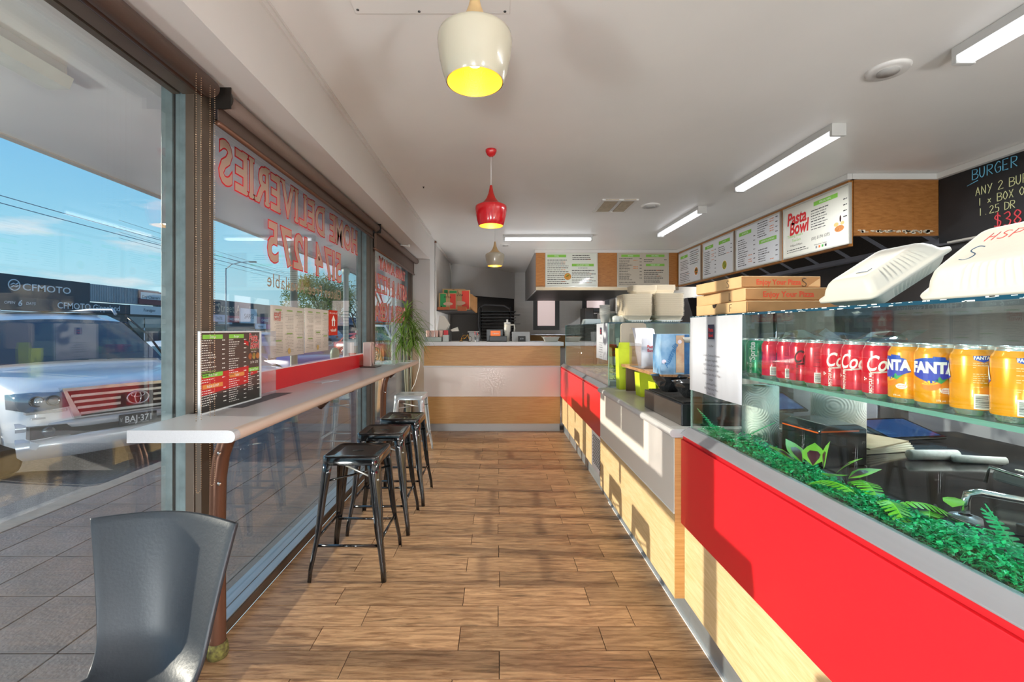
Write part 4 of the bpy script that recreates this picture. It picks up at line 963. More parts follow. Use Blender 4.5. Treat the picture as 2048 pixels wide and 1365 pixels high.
# ------------------------------------------------------------------ acrylic menu stand on the bar
ms = thing('menu_stand', 'clear stand with dark brown and red printed menu on near bar', 'menu stand', (-1.17, 2.0, BT))
o, r, u = Vector((-1.168, 1.765, BT+.006)), Vector((.0, 1, 0)), Vector((0, 0, 1)); n = r.cross(u)
Wm, Hm = .440, .318
MB().frame(o-n*.003, r, u, Wm, Hm, .003).build('card', M('menu_brown', '52403a', .45, coat=.3), ms)
g = MB().frame(o-n*.0035-r*.008-u*.006, r, u, .008, Hm+.012, .009).frame(o-n*.0035+r*Wm-u*.006, r, u, .008, Hm+.012, .009).frame(o-n*.0035+u*Hm, r, u, Wm, .006, .009).frame(o-n*.0035-u*.006, r, u, Wm, .006, .009)
g.build('frame', M('acrylic_edge', 'dfe2e4', .15), ms)
MB().frame(o+r*.17-n*.02-u*.006, r, u, .47, Hm+.012, .003).frame(o+r*.17-n*.018-u*.006, r, n, .47, .09, .003).build('acrylic_back', glass('acrylic', (.93, .93, .97), .10, 4.0, haze=.12), ms)
rn = random.Random(11)
def mq(g_, x, y, w, h, off=.0006, sk=0): a = o+r*x*Wm+u*y*Hm+n*off; g_.quad(a, a+r*w*Wm+u*sk*Hm, a+r*w*Wm+u*(h+sk)*Hm, a+u*h*Hm)
g = MB(); mq(g, 0, 0, 1, .20, .0003); g.build('dark_band', M('menu_charcoal', '34322f', .45), ms)
g = MB(); mq(g, 0, .21, .78, .25, .0005, .05); mq(g, .82, .36, .14, .10, .0005, .02); mq(g, .70, .83, .08, .06, .0005, -.03); g.build('red_swoosh', M('menu_red', 'c22a2a', .45), ms)
g1, g2, tx, wt, yl = MB(), MB(), MB(), MB(), MB()
for x, y, w, tt, gg in ((.03, .93, .30, 'Entree', g1), (.43, .93, .26, 'Burger', g1), (.03, .44, .30, 'Kids Meal', g1), (.03, .30, .30, 'Kebab & HSP', g2), (.44, .39, .26, 'Salad', g2), (.78, .43, .20, 'Special Deal', g1)):
    y -= .0; mq(gg, x, y-.01, w, .055, .0009); wt.text(tt, .045*Hm, o+r*(x+w/2)*Wm+u*(y+.018)*Hm, r, u, off=.0013)
def ml(x, y, w, c, p_, price=True):
    for q in range(c):
        words(tx, o+r*x*Wm+u*(y-q*p_)*Hm, r, u, w*Wm*rn.uniform(.25, .62), .0088*Hm, .0009, rn, 1, (.005, .014), .004)
        if price and q % 2 == 0: words(tx, o+r*(x+w-.04)*Wm+u*(y-q*p_)*Hm, r, u, .045*Wm, .0105*Hm, .0009, rn, 1, (.005, .018), .002)
ml(.02, .895, .34, 13, .031); ml(.43, .895, .30, 8, .031); ml(.43, .63, .30, 8, .031); ml(.02, .40, .34, 2, .03); ml(.02, .26, .36, 7, .03); ml(.43, .35, .30, 11, .03); ml(.77, .39, .22, 9, .03)
for q in range(3): words(yl, o+r*.02*Wm+u*(.50-q*.025)*Hm, r, u, .2*Wm, .004, .0009, rn, 1, (.008, .03), .004)
yl.text('Trading Hours', .03*Hm, o+r*.88*Wm+u*.745*Hm, r, u, off=.0009); tx.text('4:45pm - 8:45pm', .022*Hm, o+r*.88*Wm+u*.715*Hm, r, u, off=.0009); tx.text('5174 1275', .05*Hm, o+r*.89*Wm+u*.555*Hm, r, u, off=.0009)
g1.build('green_band', prg, ms); g2.build('orange_band', M('menu_orange', 'd98a45', .6), ms); tx.build('printed_text', prw, ms); wt.build('heading_text', prw, ms); yl.build('green_text', M('menu_greentext', '8fa860', .6), ms)
MB().text('Pasta', .175*Hm, o+r*.875*Wm+u*.925*Hm, r, u+r*.1, off=.0013, toff=.04, sx=.66).text('Bowl', .175*Hm, o+r*.90*Wm+u*.82*Hm, r, u+r*.1, off=.0013, toff=.04, sx=.66).build('logo_outline', prw, ms)
MB().text('Pasta', .175*Hm, o+r*.875*Wm+u*.925*Hm, r, u+r*.1, off=.0017, toff=.015, sx=.66).text('Bowl', .175*Hm, o+r*.90*Wm+u*.82*Hm, r, u+r*.1, off=.0017, toff=.015, sx=.66).build('logo_lettering', prr, ms)
for k, c in enumerate(('b0623a', 'a88a4a', 'b9743c')): MB().disc(o+r*(.81+.075*k)*Wm+u*.645*Hm+n*.001, .015, n, 18).build('dish_picture', M('food_'+c, c, .7, noise=(90, .4)), ms)

# ------------------------------------------------------------------ posters on the glass (seen from behind, mirrored)
def poster(y1, y0, z0, z1, label, big):
    t = thing('menu_poster', label, 'poster', (XG, (y0+y1)/2, z0)); X = XG+.003; nn = 14; gg = MB(); rows = []
    for k in range(nn+1):
        y = y0+(y1-y0)*k/nn; dx = .004*math.sin(k*.9)+.003
        rows.append((y, X+dx))
    gg.loft([[Vector((x, y, z0+(.012 if 0 else 0))), Vector((x, y, z1)), Vector((x+.0006, y, z1)), Vector((x+.0006, y, z0))] for y, x in rows])
    gg.build('sheet', M('poster_paper', 'ded6cf', .8, trans=.45), t)
    pr = MB(); gn = MB(); rn = random.Random(label); yl = lambda s_: y1-(y1-y0)*s_
    # columns of small print, read from outside: right = -Y
    ncol = 3
    r_, u_ = Vector((0, -1, 0)), Vector((0, 0, 1)); wd = y1-y0; ht = z1-z0
    for c in range(ncol):
        x0 = .05+.32*c
        for q in range(26):
            if rn.random() < .12: continue
            words(pr, Vector((X+.0078, yl(x0), z0+ht*(.86-.031*q))), r_, u_, wd*.27*rn.uniform(.6, 1), ht*.008, 0, rn, 1, (.01, .03), .004)
        for yy in (.90, (.35, .44, .30)[c]):
            a = Vector((X+.0080, yl(x0+.03), z0+ht*yy)); gn.quad(a, a+r_*wd*.17, a+r_*wd*.17+u_*ht*.03, a+u_*ht*.03)
    pr.build('printed_text', M('print_faded', '9b938c', .8), t); gn.build('heading_band', M('print_green_faded', '93a968', .8), t)
    if big:
        MB().text('Pasta', .10*ht*1.3, (X+.0084, yl(.84), z0+ht*.84), r_, u_, toff=.02).text('Bowl', .10*ht*1.3, (X+.0084, yl(.84), z0+ht*.75), r_, u_, toff=.02).build('logo_lettering', M('print_red_faded', 'c46a60', .8), t)
    MB().disc((X+.0084, yl(.5), z0+ht*.10), .018, (1, 0, 0), 16).build('dish_picture', M('food_b99a60', 'b99a60', .8), t)
# image spans: 538-607 (left sheet) and 607-655 (right sheet)
poster(2.915, 2.485, 1.15, 1.445, 'left white menu poster taped on the middle window, printing mirrored', True)
poster(3.335, 2.925, 1.155, 1.45, 'right white menu poster taped on middle window beside red sticker', False)
t = thing('delivery_sticker', 'tall orange red delivery sticker right of the window posters', 'sticker', (XG, 3.44, 1.27))
X = XG+.002; MB().box(X, X+.001, 3.36, 3.535, 1.265, 1.455).build('sheet', M('sticker_orange', 'd3381c', .6, trans=.25), t)
g = MB().text('Get delivery with', .022, (X+.0016, 3.447, 1.435), (0, -1, 0)); g.text('Menulog', .034, (X+.0016, 3.447, 1.305), (0, -1, 0), toff=.02)
g.add([(X+.0016, 3.447-.03, 1.335), (X+.0016, 3.447+.03, 1.335), (X+.0016, 3.447+.03, 1.375), (X+.0016, 3.447+.042, 1.375), (X+.0016, 3.447, 1.418), (X+.0016, 3.447-.042, 1.375), (X+.0016, 3.447-.03, 1.375)], [(0, 1, 2, 3, 4, 5, 6)]); g.build('white_print', prw, t)
MB().box(X+.0017, X+.0020, 3.437, 3.457, 1.337, 1.375).build('red_print', M('sticker_orange', 'd3381c'), t)

# ------------------------------------------------------------------ things on the bar
t = thing('napkin_dispenser', 'pinkish upright napkin dispenser with oval window on bar', 'dispenser', (-1.13, 4.10, BT))
MB().box(-1.205, -1.135, 4.02, 4.14, BT+.008, BT+.225).build('body', M('dispenser_pink', 'd6bdb6', .35), t, bevel=.006)
MB().lathe([(.001, .0), (1, .0), (1.05, .003), (1.0, .008), (.9, .009), (.001, .009)], (-1.134, 4.08, BT+.115), 32, axis='x', sx=.045, sy=.095).build('oval_face', M('dispenser_face', 'c4a59e', .2, coat=.5), t)
MB().box(-1.22, -1.08, 3.98, 4.18, BT, BT+.008).build('base', M('dispenser_base', '4a3f3c', .3), t, bevel=.002)
tag(MB().frame((-1.20, 2.86, BT+.0005), (.35, 1, 0), (1, -.35, 0), .17, .10, -.003).build('leaflet', paper, None), 'folded white leaflet lying on the bar against red upstand', 'leaflet')
for k, (x, y, rz, c, lb) in enumerate(((-1.10, 4.42, .1, 'b9c4c0', 'open glossy magazine lying on the bar beyond napkin dispenser'), (-1.04, 4.72, .35, '8fa08a', 'second magazine lying at far end of the bar'))):
    R = Matrix.Rotation(rz, 3, 'Z'); t = thing('magazine', lb, 'magazine', (x, y, BT))
    MB().obox((x, y, BT+.004), .11, .15, .0035, R).build('cover', M('mag_'+c, c, .15, noise=(14, .6), col2='e6e6e2', coat=.6), t); MB().obox((x+.0, y, BT+.0078), .10, .14, .0004, R).build('picture', M('magpic_'+c, '90a58c', .12, noise=(20, .8), col2='dfe5e6', coat=.6), t)

# ------------------------------------------------------------------ plant
pl = thing('potted_plant', 'tall strappy leaved plant before the far window beyond the bar', 'plant', (-1.06, 5.35, 0))
MB().lathe([(.001, 0), (.10, 0), (.12, .22), (.13, .22), (.13, .25), (.115, .25), (.11, .22), (.001, .22)], (-1.06, 5.35, 0), 28).build('pot', M('terracotta_dark', '6b4a3c', .7), pl)
crowns = [((-1.075, 5.33, 1.60), 1.0), ((-1.02, 5.40, 1.42), .9), ((-1.13, 5.36, 1.30), .95), ((-1.00, 5.33, 1.26), .7)]
for c, s_ in crowns: MB().tube([(-1.06+(c[0]+1.06)*.1, 5.35, .2), (-1.06+(c[0]+1.06)*.6, 5.35+(c[1]-5.35)*.5, .8), c], [.014, .011, .008], 8).build('stem', M('plant_stem', 'a8a48a', .7), pl)
lf = MB(); rn = random.Random(5)
for c, s_ in crowns:
    c = Vector(c)
    for k in range(64):
        a = rn.random()*2*PI; el = rn.uniform(-.5, 1.3); L = s_*rn.uniform(.20, .36); d = Vector((math.cos(a)*math.cos(el), math.sin(a)*math.cos(el), math.sin(el))); w = rn.uniform(.006, .010)
        st = c-Vector((0, 0, rn.uniform(0, .22)*s_)); pts = []
        for q in range(6):
            s2 = q/5; pts.append(st+d*L*s2+Vector((0, 0, -L*.75*s2*s2*(1.1-abs(d.z)*.5))))
        for p_ in pts: p_.x = max(p_.x, -1.245)
        side = d.cross(Vector((0, 0, 1))); side = side.normalized() if side.length > .1 else Vector((1, 0, 0))
        V2 = []
        for q, p_ in enumerate(pts): ww = w*(1-(q/5)**2)+.0006; V2 += [p_-side*ww, p_+Vector((0, 0, -.002)), p_+side*ww]
        lf.add(V2, [f for q in range(5) for f in ((3*q, 3*q+1, 3*q+4, 3*q+3), (3*q+1, 3*q+2, 3*q+5, 3*q+4))], True)
lf.build('foliage', M('strap_leaf', '7ea04a', .4, noise=(5, .35), trans=.4), pl)['kind'] = 'stuff'
tag(MB().tube([(-.99, 5.60, 1.15), (-.965, 5.55, 1.17), (-.95, 5.5, 1.08), (-.955, 5.48, .85), (-1.0, 5.45, .66), (-1.04, 5.42, .58), (-1.05, 5.42, .30), (-1.06, 5.5, .02)], .005, 6).build('white_hose', white, None), 'white cable looping down beside the front counter end', 'cable')

# ------------------------------------------------------------------ drink cans
CR = .0331; CH = .1315
def can(label, kind, x, y, rot):
    t = thing('drink_can', label, 'can', (x, y, 1.1452))
    base = {'fanta': ('can_orange', 'f6a21a'), 'coke': ('can_red', 'dd1f35'), 'zero': ('can_deep_red', 'd61f38'), 'sprite': ('can_green', '0fa668')}[kind]
    Zb = 1.1452
    prof = [(.024, .0), (.0255, .001), (.0275, .006), (CR-.0006, .012)]
    MB().lathe([(.001, .003)]+prof, (x, y, Zb), 40).lathe([(.0272, CH-.0085), (.0268, CH-.006), (.0266, CH-.003), (.0275, CH-.0005), (.0265, CH), (.0255, CH-.001), (.0250, CH-.006), (.001, CH-.006)], (x, y, Zb), 40).build('rim', M('can_aluminium', 'd7dadb', .22, .8), t)
    MB().lathe([(CR-.0006, .012), (CR, .014), (CR, CH-.022), (CR-.0010, CH-.019), (.0310, CH-.0155), (.0280, CH-.0105), (.0272, CH-.008)], (x, y, Zb), 64).build('body', M(base[0], base[1], .25, .25, coat=.5), t)
    def wrap(g_, name, mat, off):
        """bend flat artwork (x across in metres, z up) round the can"""
        bm = bmesh.new(); vv = [bm.verts.new(v) for v in g_.v]
        for f in g_.f:
            try: bm.faces.new([vv[i] for i in f])
            except ValueError: pass
        bmesh.ops.triangulate(bm, faces=bm.faces[:])
        for q in range(-13, 14): bmesh.ops.bisect_plane(bm, geom=bm.verts[:]+bm.edges[:]+bm.faces[:], plane_co=(q*.0038, 0, 0), plane_no=(1, 0, 0))
        for v in bm.verts:
            a = -PI/2 - PI/4 + rot + v.co.x/CR; rr = CR+off; z = v.co.z; v.co = Vector((x+rr*math.cos(a), y+rr*math.sin(a), Zb+z))
        me = bpy.data.meshes.new(name); bm.to_mesh(me); bm.free(); me.materials.append(mat)
        o_ = bpy.data.objects.new(name, me); me.transform(ROOTM[t].inverted()); COL.objects.link(o_); o_.parent = t; ROOTM[o_] = ROOTM[t]
    U = (0, 0, 1); R_ = (1, 0, 0)
    if kind == 'fanta':
        g_ = MB(); g_.add([(-.036, 0, .098), (-.012, 0, .103), (.0, 0, .103), (.0, 0, .106), (.018, 0, .105), (.019, 0, .1), (.028, 0, .097), (.036, 0, .070), (-.002, 0, .052), (-.036, 0, .066)], [tuple(range(10))]); wrap(g_, 'blue_badge', M('print_blue', '2348b4', .4), .0005)
        g_ = MB().text('FANTA', .030, (0, 0, .084), R_, U, toff=.055, sx=.74); wrap(g_, 'lettering', prw, .0010)
        g_ = MB().disc((-.004, 0, .048), .016, (0, -1, 0), 20, .011); wrap(g_, 'fruit', M('print_fruit', 'ee7d16', .4), .0003)
        g_ = MB()
        for k in range(5): a = .5+k*.55; g_.add([(-.004, 0, .048), (-.004+.014*math.cos(a), 0, .048+.009*math.sin(a)), (-.004+.014*math.cos(a+.3), 0, .048+.009*math.sin(a+.3))], [(0, 1, 2)])
        wrap(g_, 'fruit_segment', M('print_yellow', 'f8c626', .4), .0005)
        g_ = MB().disc((.020, 0, .038), .010, (0, -1, 0), 18, .006); wrap(g_, 'white_seal', prw, .0005)
        g_ = MB().text('Natural', .0055, (.020, 0, .040), R_, U).text('Flavour', .0045, (.020, 0, .0355), R_, U); wrap(g_, 'seal_text', prr, .0007)
        g_ = MB().text('375 mL', .005, (.012, 0, .018), R_, U); wrap(g_, 'volume_text', prw, .0003)
        g_ = MB().add([(.002, 0, .057), (.010, 0, .066), (.014, 0, .060), (.024, 0, .064), (.012, 0, .052)], [tuple(range(5))]); wrap(g_, 'leaf_print', M('print_leafgreen', '2fa05a', .4), .0005)
        # rear: small badge, ingredient print, barcode
        cx = .085
    else:
        ink = M('print_ink', '3a1014', .5) if kind == 'zero' else prw
        if kind == 'sprite':
            g_ = MB().text('Sprite', .026, (-.022, 0, .088), (0, 0, 1), (-1, 0, 0), toff=.03); wrap(g_, 'lettering', ink, .0004)
        else:
            g_ = MB().text('Coca', .052, (0, 0, .083), R_, (.22, 0, 1), toff=.016, sx=.62)
            g_.tube([(-.030, 0, .066), (-.026, 0, .060), (-.008, 0, .062), (.012, 0, .065), (.030, 0, .060)], [.0006, .0016, .0022, .0018, .0005], 4); 
            for v in g_.v: v.y = 0
            wrap(g_, 'script_lettering', ink, .0004)
        g_ = MB().text('RECYCLE ME', .0085, (-.027, 0, .036), (0, 0, 1), (-1, 0, 0), toff=.02); wrap(g_, 'recycle_text', ink, .0004)
        g_ = MB(); 
        for k in range(3): a = 2*PI*k/3; g_.disc((-.040+.0028*math.cos(a), 0, .045+.0028*math.sin(a)), .0018, (0, -1, 0), 8)
        for k in range(14): g_.add([(-.0225+.0008*(k % 2), 0, .014+k*.0034), (-.0215, 0, .014+k*.0034), (-.0215, 0, .0165+k*.0034), (-.0225+.0008*(k % 2), 0, .0165+k*.0034)], [(0, 1, 2, 3)])
        wrap(g_, 'recycle_mark', ink, .0004)
        cx = .070
    # barcode and small print panel on the far side
    def shift(g_, d):
        for v in g_.v: v.x += d
        return g_
    g_ = shift(MB().add([(-.011, 0, .014), (.011, 0, .014), (.011, 0, .042), (-.011, 0, .042)], [(0, 1, 2, 3)]), 0)
    bars = MB(); z = .0165
    rr_ = random.Random(label)
    while z < .039: w_ = rr_.uniform(.0004, .0013); bars.add([(-.009, 0, z), (.009, 0, z), (.009, 0, z+w_), (-.009, 0, z+w_)], [(0, 1, 2, 3)]); z += w_+rr_.uniform(.0005, .0011)
    sm = MB(); 
    for k in range(12): words(sm, Vector((-.012, 0, .098-.004*k)), Vector((1, 0, 0)), Vector((0, 0, 1)), .022*rr_.uniform(.8, 1), .0011, 0, rr_, 1, (.002, .006), .001)
    old = rot
    def wrapb(g_, name, mat, off):
        nonlocal rot
        r0 = rot; rot = rot+cx/CR; wrap(g_, name, mat, off); rot = r0
    wrapb(g_, 'barcode_panel', prw, .0003); wrapb(bars, 'barcode', M('print_barcode', '30303a' if kind != 'fanta' else '4a5a78', .6), .0006)
    wrapb(sm, 'small_print', M('print_cream', 'e8d8a8', .6) if kind == 'fanta' else ink if kind == 'zero' else prw, .0003)
    if kind == 'fanta':
        wrapb(MB().add([(-.012, 0, .112), (.012, 0, .113), (.013, 0, .106), (.002, 0, .100), (-.011, 0, .105)], [tuple(range(5))]), 'small_badge', M('print_blue', '2348b4'), .0003)
        wrapb(MB().text('FANTA', .0085, (0, 0, .1085), R_, U, toff=.04, sx=.8), 'small_lettering', prw, .0006)
    return t
rotv = lambda d: math.radians(d)
lefts = [1460, 1492, 1523, 1552, 1578, 1608, 1641, 1681, 1723, 1775, 1827, 1898, 1978]
kinds = [('sprite', 15, 'green soft drink can, farthest and half behind the paper sign'), ('sprite', 12, 'green soft drink can next to the red cans'),
 ('zero', -118, 'farthest red can, beside the green can, black print'), ('zero', -118, 'second red can from the green ones, barcode showing'), ('zero', 24, 'red can with black script letters'), ('zero', -118, 'red can with large barcode between black and white scripts'),
 ('coke', 24, 'red can with white script, third from orange cans'), ('coke', -4, 'red can with white script, second from orange cans'), ('coke', 18, 'red can with white script touching first orange can'),
 ('fanta', -52, 'orange can with partial blue badge beside the last red can'), ('fanta', -6, 'orange can with full blue badge and fruit picture'), ('fanta', -128, 'orange can showing small print and barcode, second nearest'), ('fanta', -128, 'nearest orange can cut by right edge of picture')]
for (k_, rdeg, lb), lx in zip(kinds, lefts):
    xc = .902; ang = math.atan2((lx-CX)/F, 1); yc = xc/math.tan(ang)
    # left silhouette tangent to the ray: distance of the axis from the ray = can radius
    yc = (xc - CR/math.cos(ang))/math.tan(ang) 
    can(lb, k_, xc, yc, rotv(rdeg)+ (PI/4 - math.atan2(xc, yc)) )
wr = MB(); rn = random.Random(2)
rg = []
for i in range(9):
    row = []
    for j in range(6): row.append(Vector((.895+j*.022, 1.05+i*.055, 1.279+.028*math.sin(i*1.1+1)*math.sin(j*.9+.2)**2+rn.uniform(0, .006))))
    rg.append(row)
wr.loft(rg, False, False, smooth=False, closed=False); tag(wr.build('plastic_wrap', glass('cling_film', (.97, .98, .98), .14, 2.5), None), 'crumpled clear plastic wrap lying on top of red cans', 'wrap')
# ------------------------------------------------------------------ inside the near display: deck items
DK = .8625
# plastic greenery strip
def hedge(y0, y1, n, label):
    rn = random.Random(8); g = MB()
    t = thing('artificial_greenery', label, 'greenery', (.92, (y0+y1)/2, DK))
    base = MB()
    for k in range(900):
        y = rn.uniform(y0, y1); x = rn.uniform(.862, .965); h = rn.uniform(.0, .02)
        base.tube([(x, y, DK), (x+rn.uniform(-.02, .02), y+rn.uniform(-.02, .02), DK+.012+h), (x+rn.uniform(-.02, .02), y+rn.uniform(-.02, .02), DK+.004+h)], .0007, 3, cap=False)
    base.build('wiry_base', M('plastic_green_dark', '23a86c', .35), t)['kind'] = 'stuff'
    for k in range(n):
        y = rn.uniform(y0, y1); x = rn.uniform(.862, .975); hump = .032+.018*math.sin(y*9)+.012*math.sin(y*23+1)
        z = DK+.004+rn.random()*hump*(.4+.6*math.sin(PI*(x-.855)/.125)); s_ = rn.uniform(.005, .0095)
        a = rn.random()*6.28; d = Vector((math.cos(a), math.sin(a), rn.uniform(-.1, .9))).normalized(); q = d.cross(Vector((0, 0, 1))).normalized()
        c = Vector((x, y, z)); up = q.cross(d)*s_*.25
        g.add([c, c+d*s_*.6+q*s_*.55+up, c+d*s_*1.5, c+d*s_*.6-q*s_*.55+up, c+d*s_*.8-up*.3], [(0, 1, 4), (1, 2, 4), (2, 3, 4), (3, 0, 4)], True)
    g.build('small_leaves', M('plastic_green', '33d28c', .28, noise=(25, .45), trans=.15), t)['kind'] = 'stuff'
    return t
hg = hedge(.28, 1.945, 9000, 'bright green plastic greenery strip along foot of near display glass')
def fern(c, d, L, w, lift, droop, mat, name='fern_frond'):
    g = MB(); c = Vector(c); d = Vector(d).normalized(); s_ = d.cross(Vector((0, 0, 1))).normalized(); pts = []
    for k in range(13):
        t_ = k/12; pts.append(c+d*L*t_+Vector((0, 0, lift*L*t_-droop*L*t_*t_)))
    g.tube(pts, .0012, 4, cap=False)
    for k in range(1, 12):
        p, q = pts[k], pts[k+1]; ax = (q-p).normalized(); ww = w*math.sin(PI*min(1, (k+1.5)/13))**.7
        for sg in (-1, 1):
            e = p+s_*sg*ww+ax*L*.05-Vector((0, 0, ww*.25)); g.add([p-ax*L*.038, p+ax*L*.045, e+ax*L*.022, e-ax*L*.018], [(0, 1, 2, 3)], True)
    return g.build(name, mat, hg)
fg = M('fern_bright', '86dc46', .3, trans=.25); fg2 = M('fern_teal', '22b878', .3, trans=.2)
for c, d, L, w, li, dr, m_ in (((.90, 1.13, DK+.03), (-.25, .9, 0), .14, .028, .5, .7, fg), ((.93, 1.10, DK+.03), (.2, .8, 0), .13, .03, .8, .9, fg), ((.93, 1.05, DK+.035), (.8, -.3, 0), .13, .026, .5, .8, fg), ((.92, 1.08, DK+.03), (-.3, -.9, 0), .12, .026, .7, .9, fg),
  ((.95, .99, DK+.03), (.7, .7, 0), .12, .024, .3, .7, fg), ((.94, .80, DK+.02), (-.1, .3, 0), .055, .016, 1.9, .2, fg2), ((.93, .78, DK+.02), (.3, .9, 0), .13, .016, .8, .3, fg2), ((.93, .76, DK+.02), (-.05, -.9, 0), .14, .02, .7, .9, fg2), ((.95, .66, DK+.02), (.9, -.3, 0), .12, .02, .4, .6, fg),
  ((.90, 1.83, DK+.02), (-.3, .9, 0), .12, .012, .8, .1, fg2), ((.90, 1.70, DK+.02), (.6, -.6, 0), .13, .013, .8, .1, fg2), ((.92, .84, DK+.02), (.7, .6, 0), .12, .018, .5, .5, fg2)):
    fern(c, d, L, w, li, dr, m_)
var = M('variegated_leaf', '8fd44e', .3, trans=.3); varc = M('leaf_centre', '4b2030', .35)
rn = random.Random(4)
for k, (c, d) in enumerate((((.90, 1.36, DK+.045), (-.8, .6, .5)), ((.90, 1.33, DK+.05), (-.2, .9, .9)), ((.91, 1.30, DK+.05), (.5, .6, .7)), ((.92, 1.27, DK+.05), (.2, -.1, 1.2)), ((.93, 1.24, DK+.045), (.6, -.6, .8)), ((.90, 1.22, DK+.045), (-.3, -.9, .3)), ((.95, 1.22, DK+.04), (.9, -.3, .4)), ((.98, .97, DK+.06), (.6, .5, .15)))):
    c, d = Vector(c), Vector(d).normalized(); s_ = d.cross(Vector((0, 0, 1))).normalized(); L = .082 if k < 7 else .05; n_ = s_.cross(d)
    def leafpts(sc, off): return [c+n_*off]+[c+d*L*t_*sc+d*L*(1-sc)*.4+s_*L*.36*sc*math.sin(PI*t_**.8)*sg+n_*(off+.006*math.sin(PI*t_)) for sg, ts in ((1, (.25, .5, .75)), (1, (1.0,)), (-1, (.75, .5, .25))) for t_ in ts]
    lfm = MB().add(leafpts(1, 0), [(0, 1, 7), (1, 2, 6, 7), (2, 3, 5, 6), (3, 4, 5)], True).build('leaf', var, hg)
    if k < 7: MB().add(leafpts(.55, .0012), [(0, 1, 7), (1, 2, 6, 7), (2, 3, 5, 6), (3, 4, 5)], True).build('leaf_centre', varc, lfm)

# receipt printer, paper rolls, tablets, card reader, tap
def onD(px, py, z=DK): y = yz(py, z); return Vector(((px-CX)*y/F, y, z))
t = thing('receipt_printer', 'black receipt printer with thin orange stripe inside near display', 'printer', (1.11, 1.50, DK))
R = Matrix.Rotation(.12, 4, 'Z'); T = Matrix.Translation((1.11, 1.53, DK))
pf = [(-.085, 0), (.085, 0), (.085, .12), (.05, .135), (-.055, .135), (-.085, .118)]
g = MB().prism(pf, 'y', -.075, .09).xform(T @ R); g.build('body', M('printer_black', '1d1f21', .22, coat=.4), t, bevel=.004)
MB().box(-.080, .055, -.0765, -.0752, .112, .117).xform(T @ R).build('front_stripe', M('orange_stripe', 'e2601c', .4), t)
MB().box(-.0862, -.0852, -.07, .085, .108, .1125).xform(T @ R).build('side_stripe', M('orange_stripe', 'e2601c', .4), t)
def roll(c, r, h, label):
    t = thing('paper_towel_roll', label, 'paper towel', c)
    m = M('embossed_paper', 'e9e9e4', .85); tt = m.node_tree
    if not m.get('wv'):
        wv = N(tt, 'ShaderNodeTexWave'); wv.wave_type = 'RINGS'; wv.rings_direction = 'SPHERICAL'; wv.inputs['Scale'].default_value = 38; tcn = N(tt, 'ShaderNodeTexCoord')
        vm = N(tt, 'ShaderNodeVectorMath', operation='MODULO'); vm.inputs[1].default_value = (.10, .10, .10); v0 = N(tt, 'ShaderNodeVectorMath', operation='ADD'); v0.inputs[1].default_value = (1.0, 1.0, .0); v1 = N(tt, 'ShaderNodeVectorMath', operation='SUBTRACT'); v1.inputs[1].default_value = (.05, .05, .05)
        tt.links.new(tcn.outputs['Object'], v0.inputs[0]); tt.links.new(v0.outputs[0], vm.inputs[0]); tt.links.new(vm.outputs[0], v1.inputs[0]); tt.links.new(v1.outputs[0], wv.inputs['Vector'])
        bp = N(tt, 'ShaderNodeBump'); bp.inputs['Strength'].default_value = .5; bp.inputs['Distance'].default_value = .002; tt.links.new(wv.outputs[0], bp.inputs['Height']); tt.links.new(bp.outputs[0], tt.nodes['Principled BSDF'].inputs['Normal']); m['wv'] = 1
    MB().lathe([(.022, 0), (r, 0), (r, h), (.022, h), (.022, .0)], c, 40).build('sheet_roll', m, t)
    MB().lathe([(.0215, 0), (.0215, h+.0005), (.019, h+.0005), (.019, 0)], c, 24).build('core', M('cardboard_core', 'b79a72', .8), t)
roll((1.00, 1.715, DK), .062, .23, 'tall paper towel roll behind the paper sign in near display')
roll((1.36, 1.80, DK), .09, .20, 'wide paper towel roll behind the black receipt printer')
def tablet(c, rz, tilt, w, h, label):
    t = thing('tablet', label, 'tablet', c, 0)
    Rm = Matrix.Translation(c) @ Matrix.Rotation(rz, 4, 'Z') @ Matrix.Rotation(tilt, 4, 'X')
    MB().box(-w/2, w/2, -h/2, h/2, 0, .011).xform(Rm).build('case', blackg, t, bevel=.004)
    MB().box(-w/2+.015, w/2-.015, -h/2+.015, h/2-.015, .0112, .0116).xform(Rm).build('screen', M('tablet_screen', '24406c', .06, coat=.8), t)
    MB().box(-w*.3, w*.3, h*.1, h*.3, -.06 if tilt > .3 else -.012, 0).xform(Rm).build('stand', black, t)
tablet((1.62, 1.83, DK+.035), .15, .25, .26, .18, 'black tablet lying screen up beside crumpled receipts')
tablet((1.44, 2.35, DK+.06), .2, .4, .26, .18, 'far black tablet leaning behind the wide paper roll')
t = thing('receipt_bundle', 'curled receipts rolled together on the dark display deck', 'receipts', (1.42, 1.55, DK))
MB().lathe([(.001, 0), (.017, 0), (.017, .16), (.001, .16)], (1.40, 1.53, DK+.018), 18, axis='x').xform(Matrix.Identity(4)).build('rolled_receipt', M('receipt_paper', 'd9dad6', .7, noise=(90, .15)), t)
MB().tube([(1.52, 1.50, DK+.015), (1.60, 1.49, DK+.012), (1.66, 1.47, DK+.014)], .013, 10).build('loose_receipt', M('receipt_paper', 'd9dad6'), t)
t = thing('paper_stack', 'stack of brown and white paper bags behind receipts', 'paper', (1.36, 1.68, DK))
for k in range(5): MB().obox((1.38, 1.68, DK+.004+k*.006), .13, .07, .0025, Matrix.Rotation(.2+.06*k, 3, 'Z')).build('sheet', M(('bag_white', 'bag_brown')[k == 4], ('dcd6c2', 'a89a7e')[k == 4], .8), t)
t = thing('card_reader', 'black clear-cased card reader at the right edge of display', 'card reader', (1.42, 1.22, DK))
Rm = Matrix.Translation((1.44, 1.22, DK+.03)) @ Matrix.Rotation(.5, 4, 'Z') @ Matrix.Rotation(.12, 4, 'X')
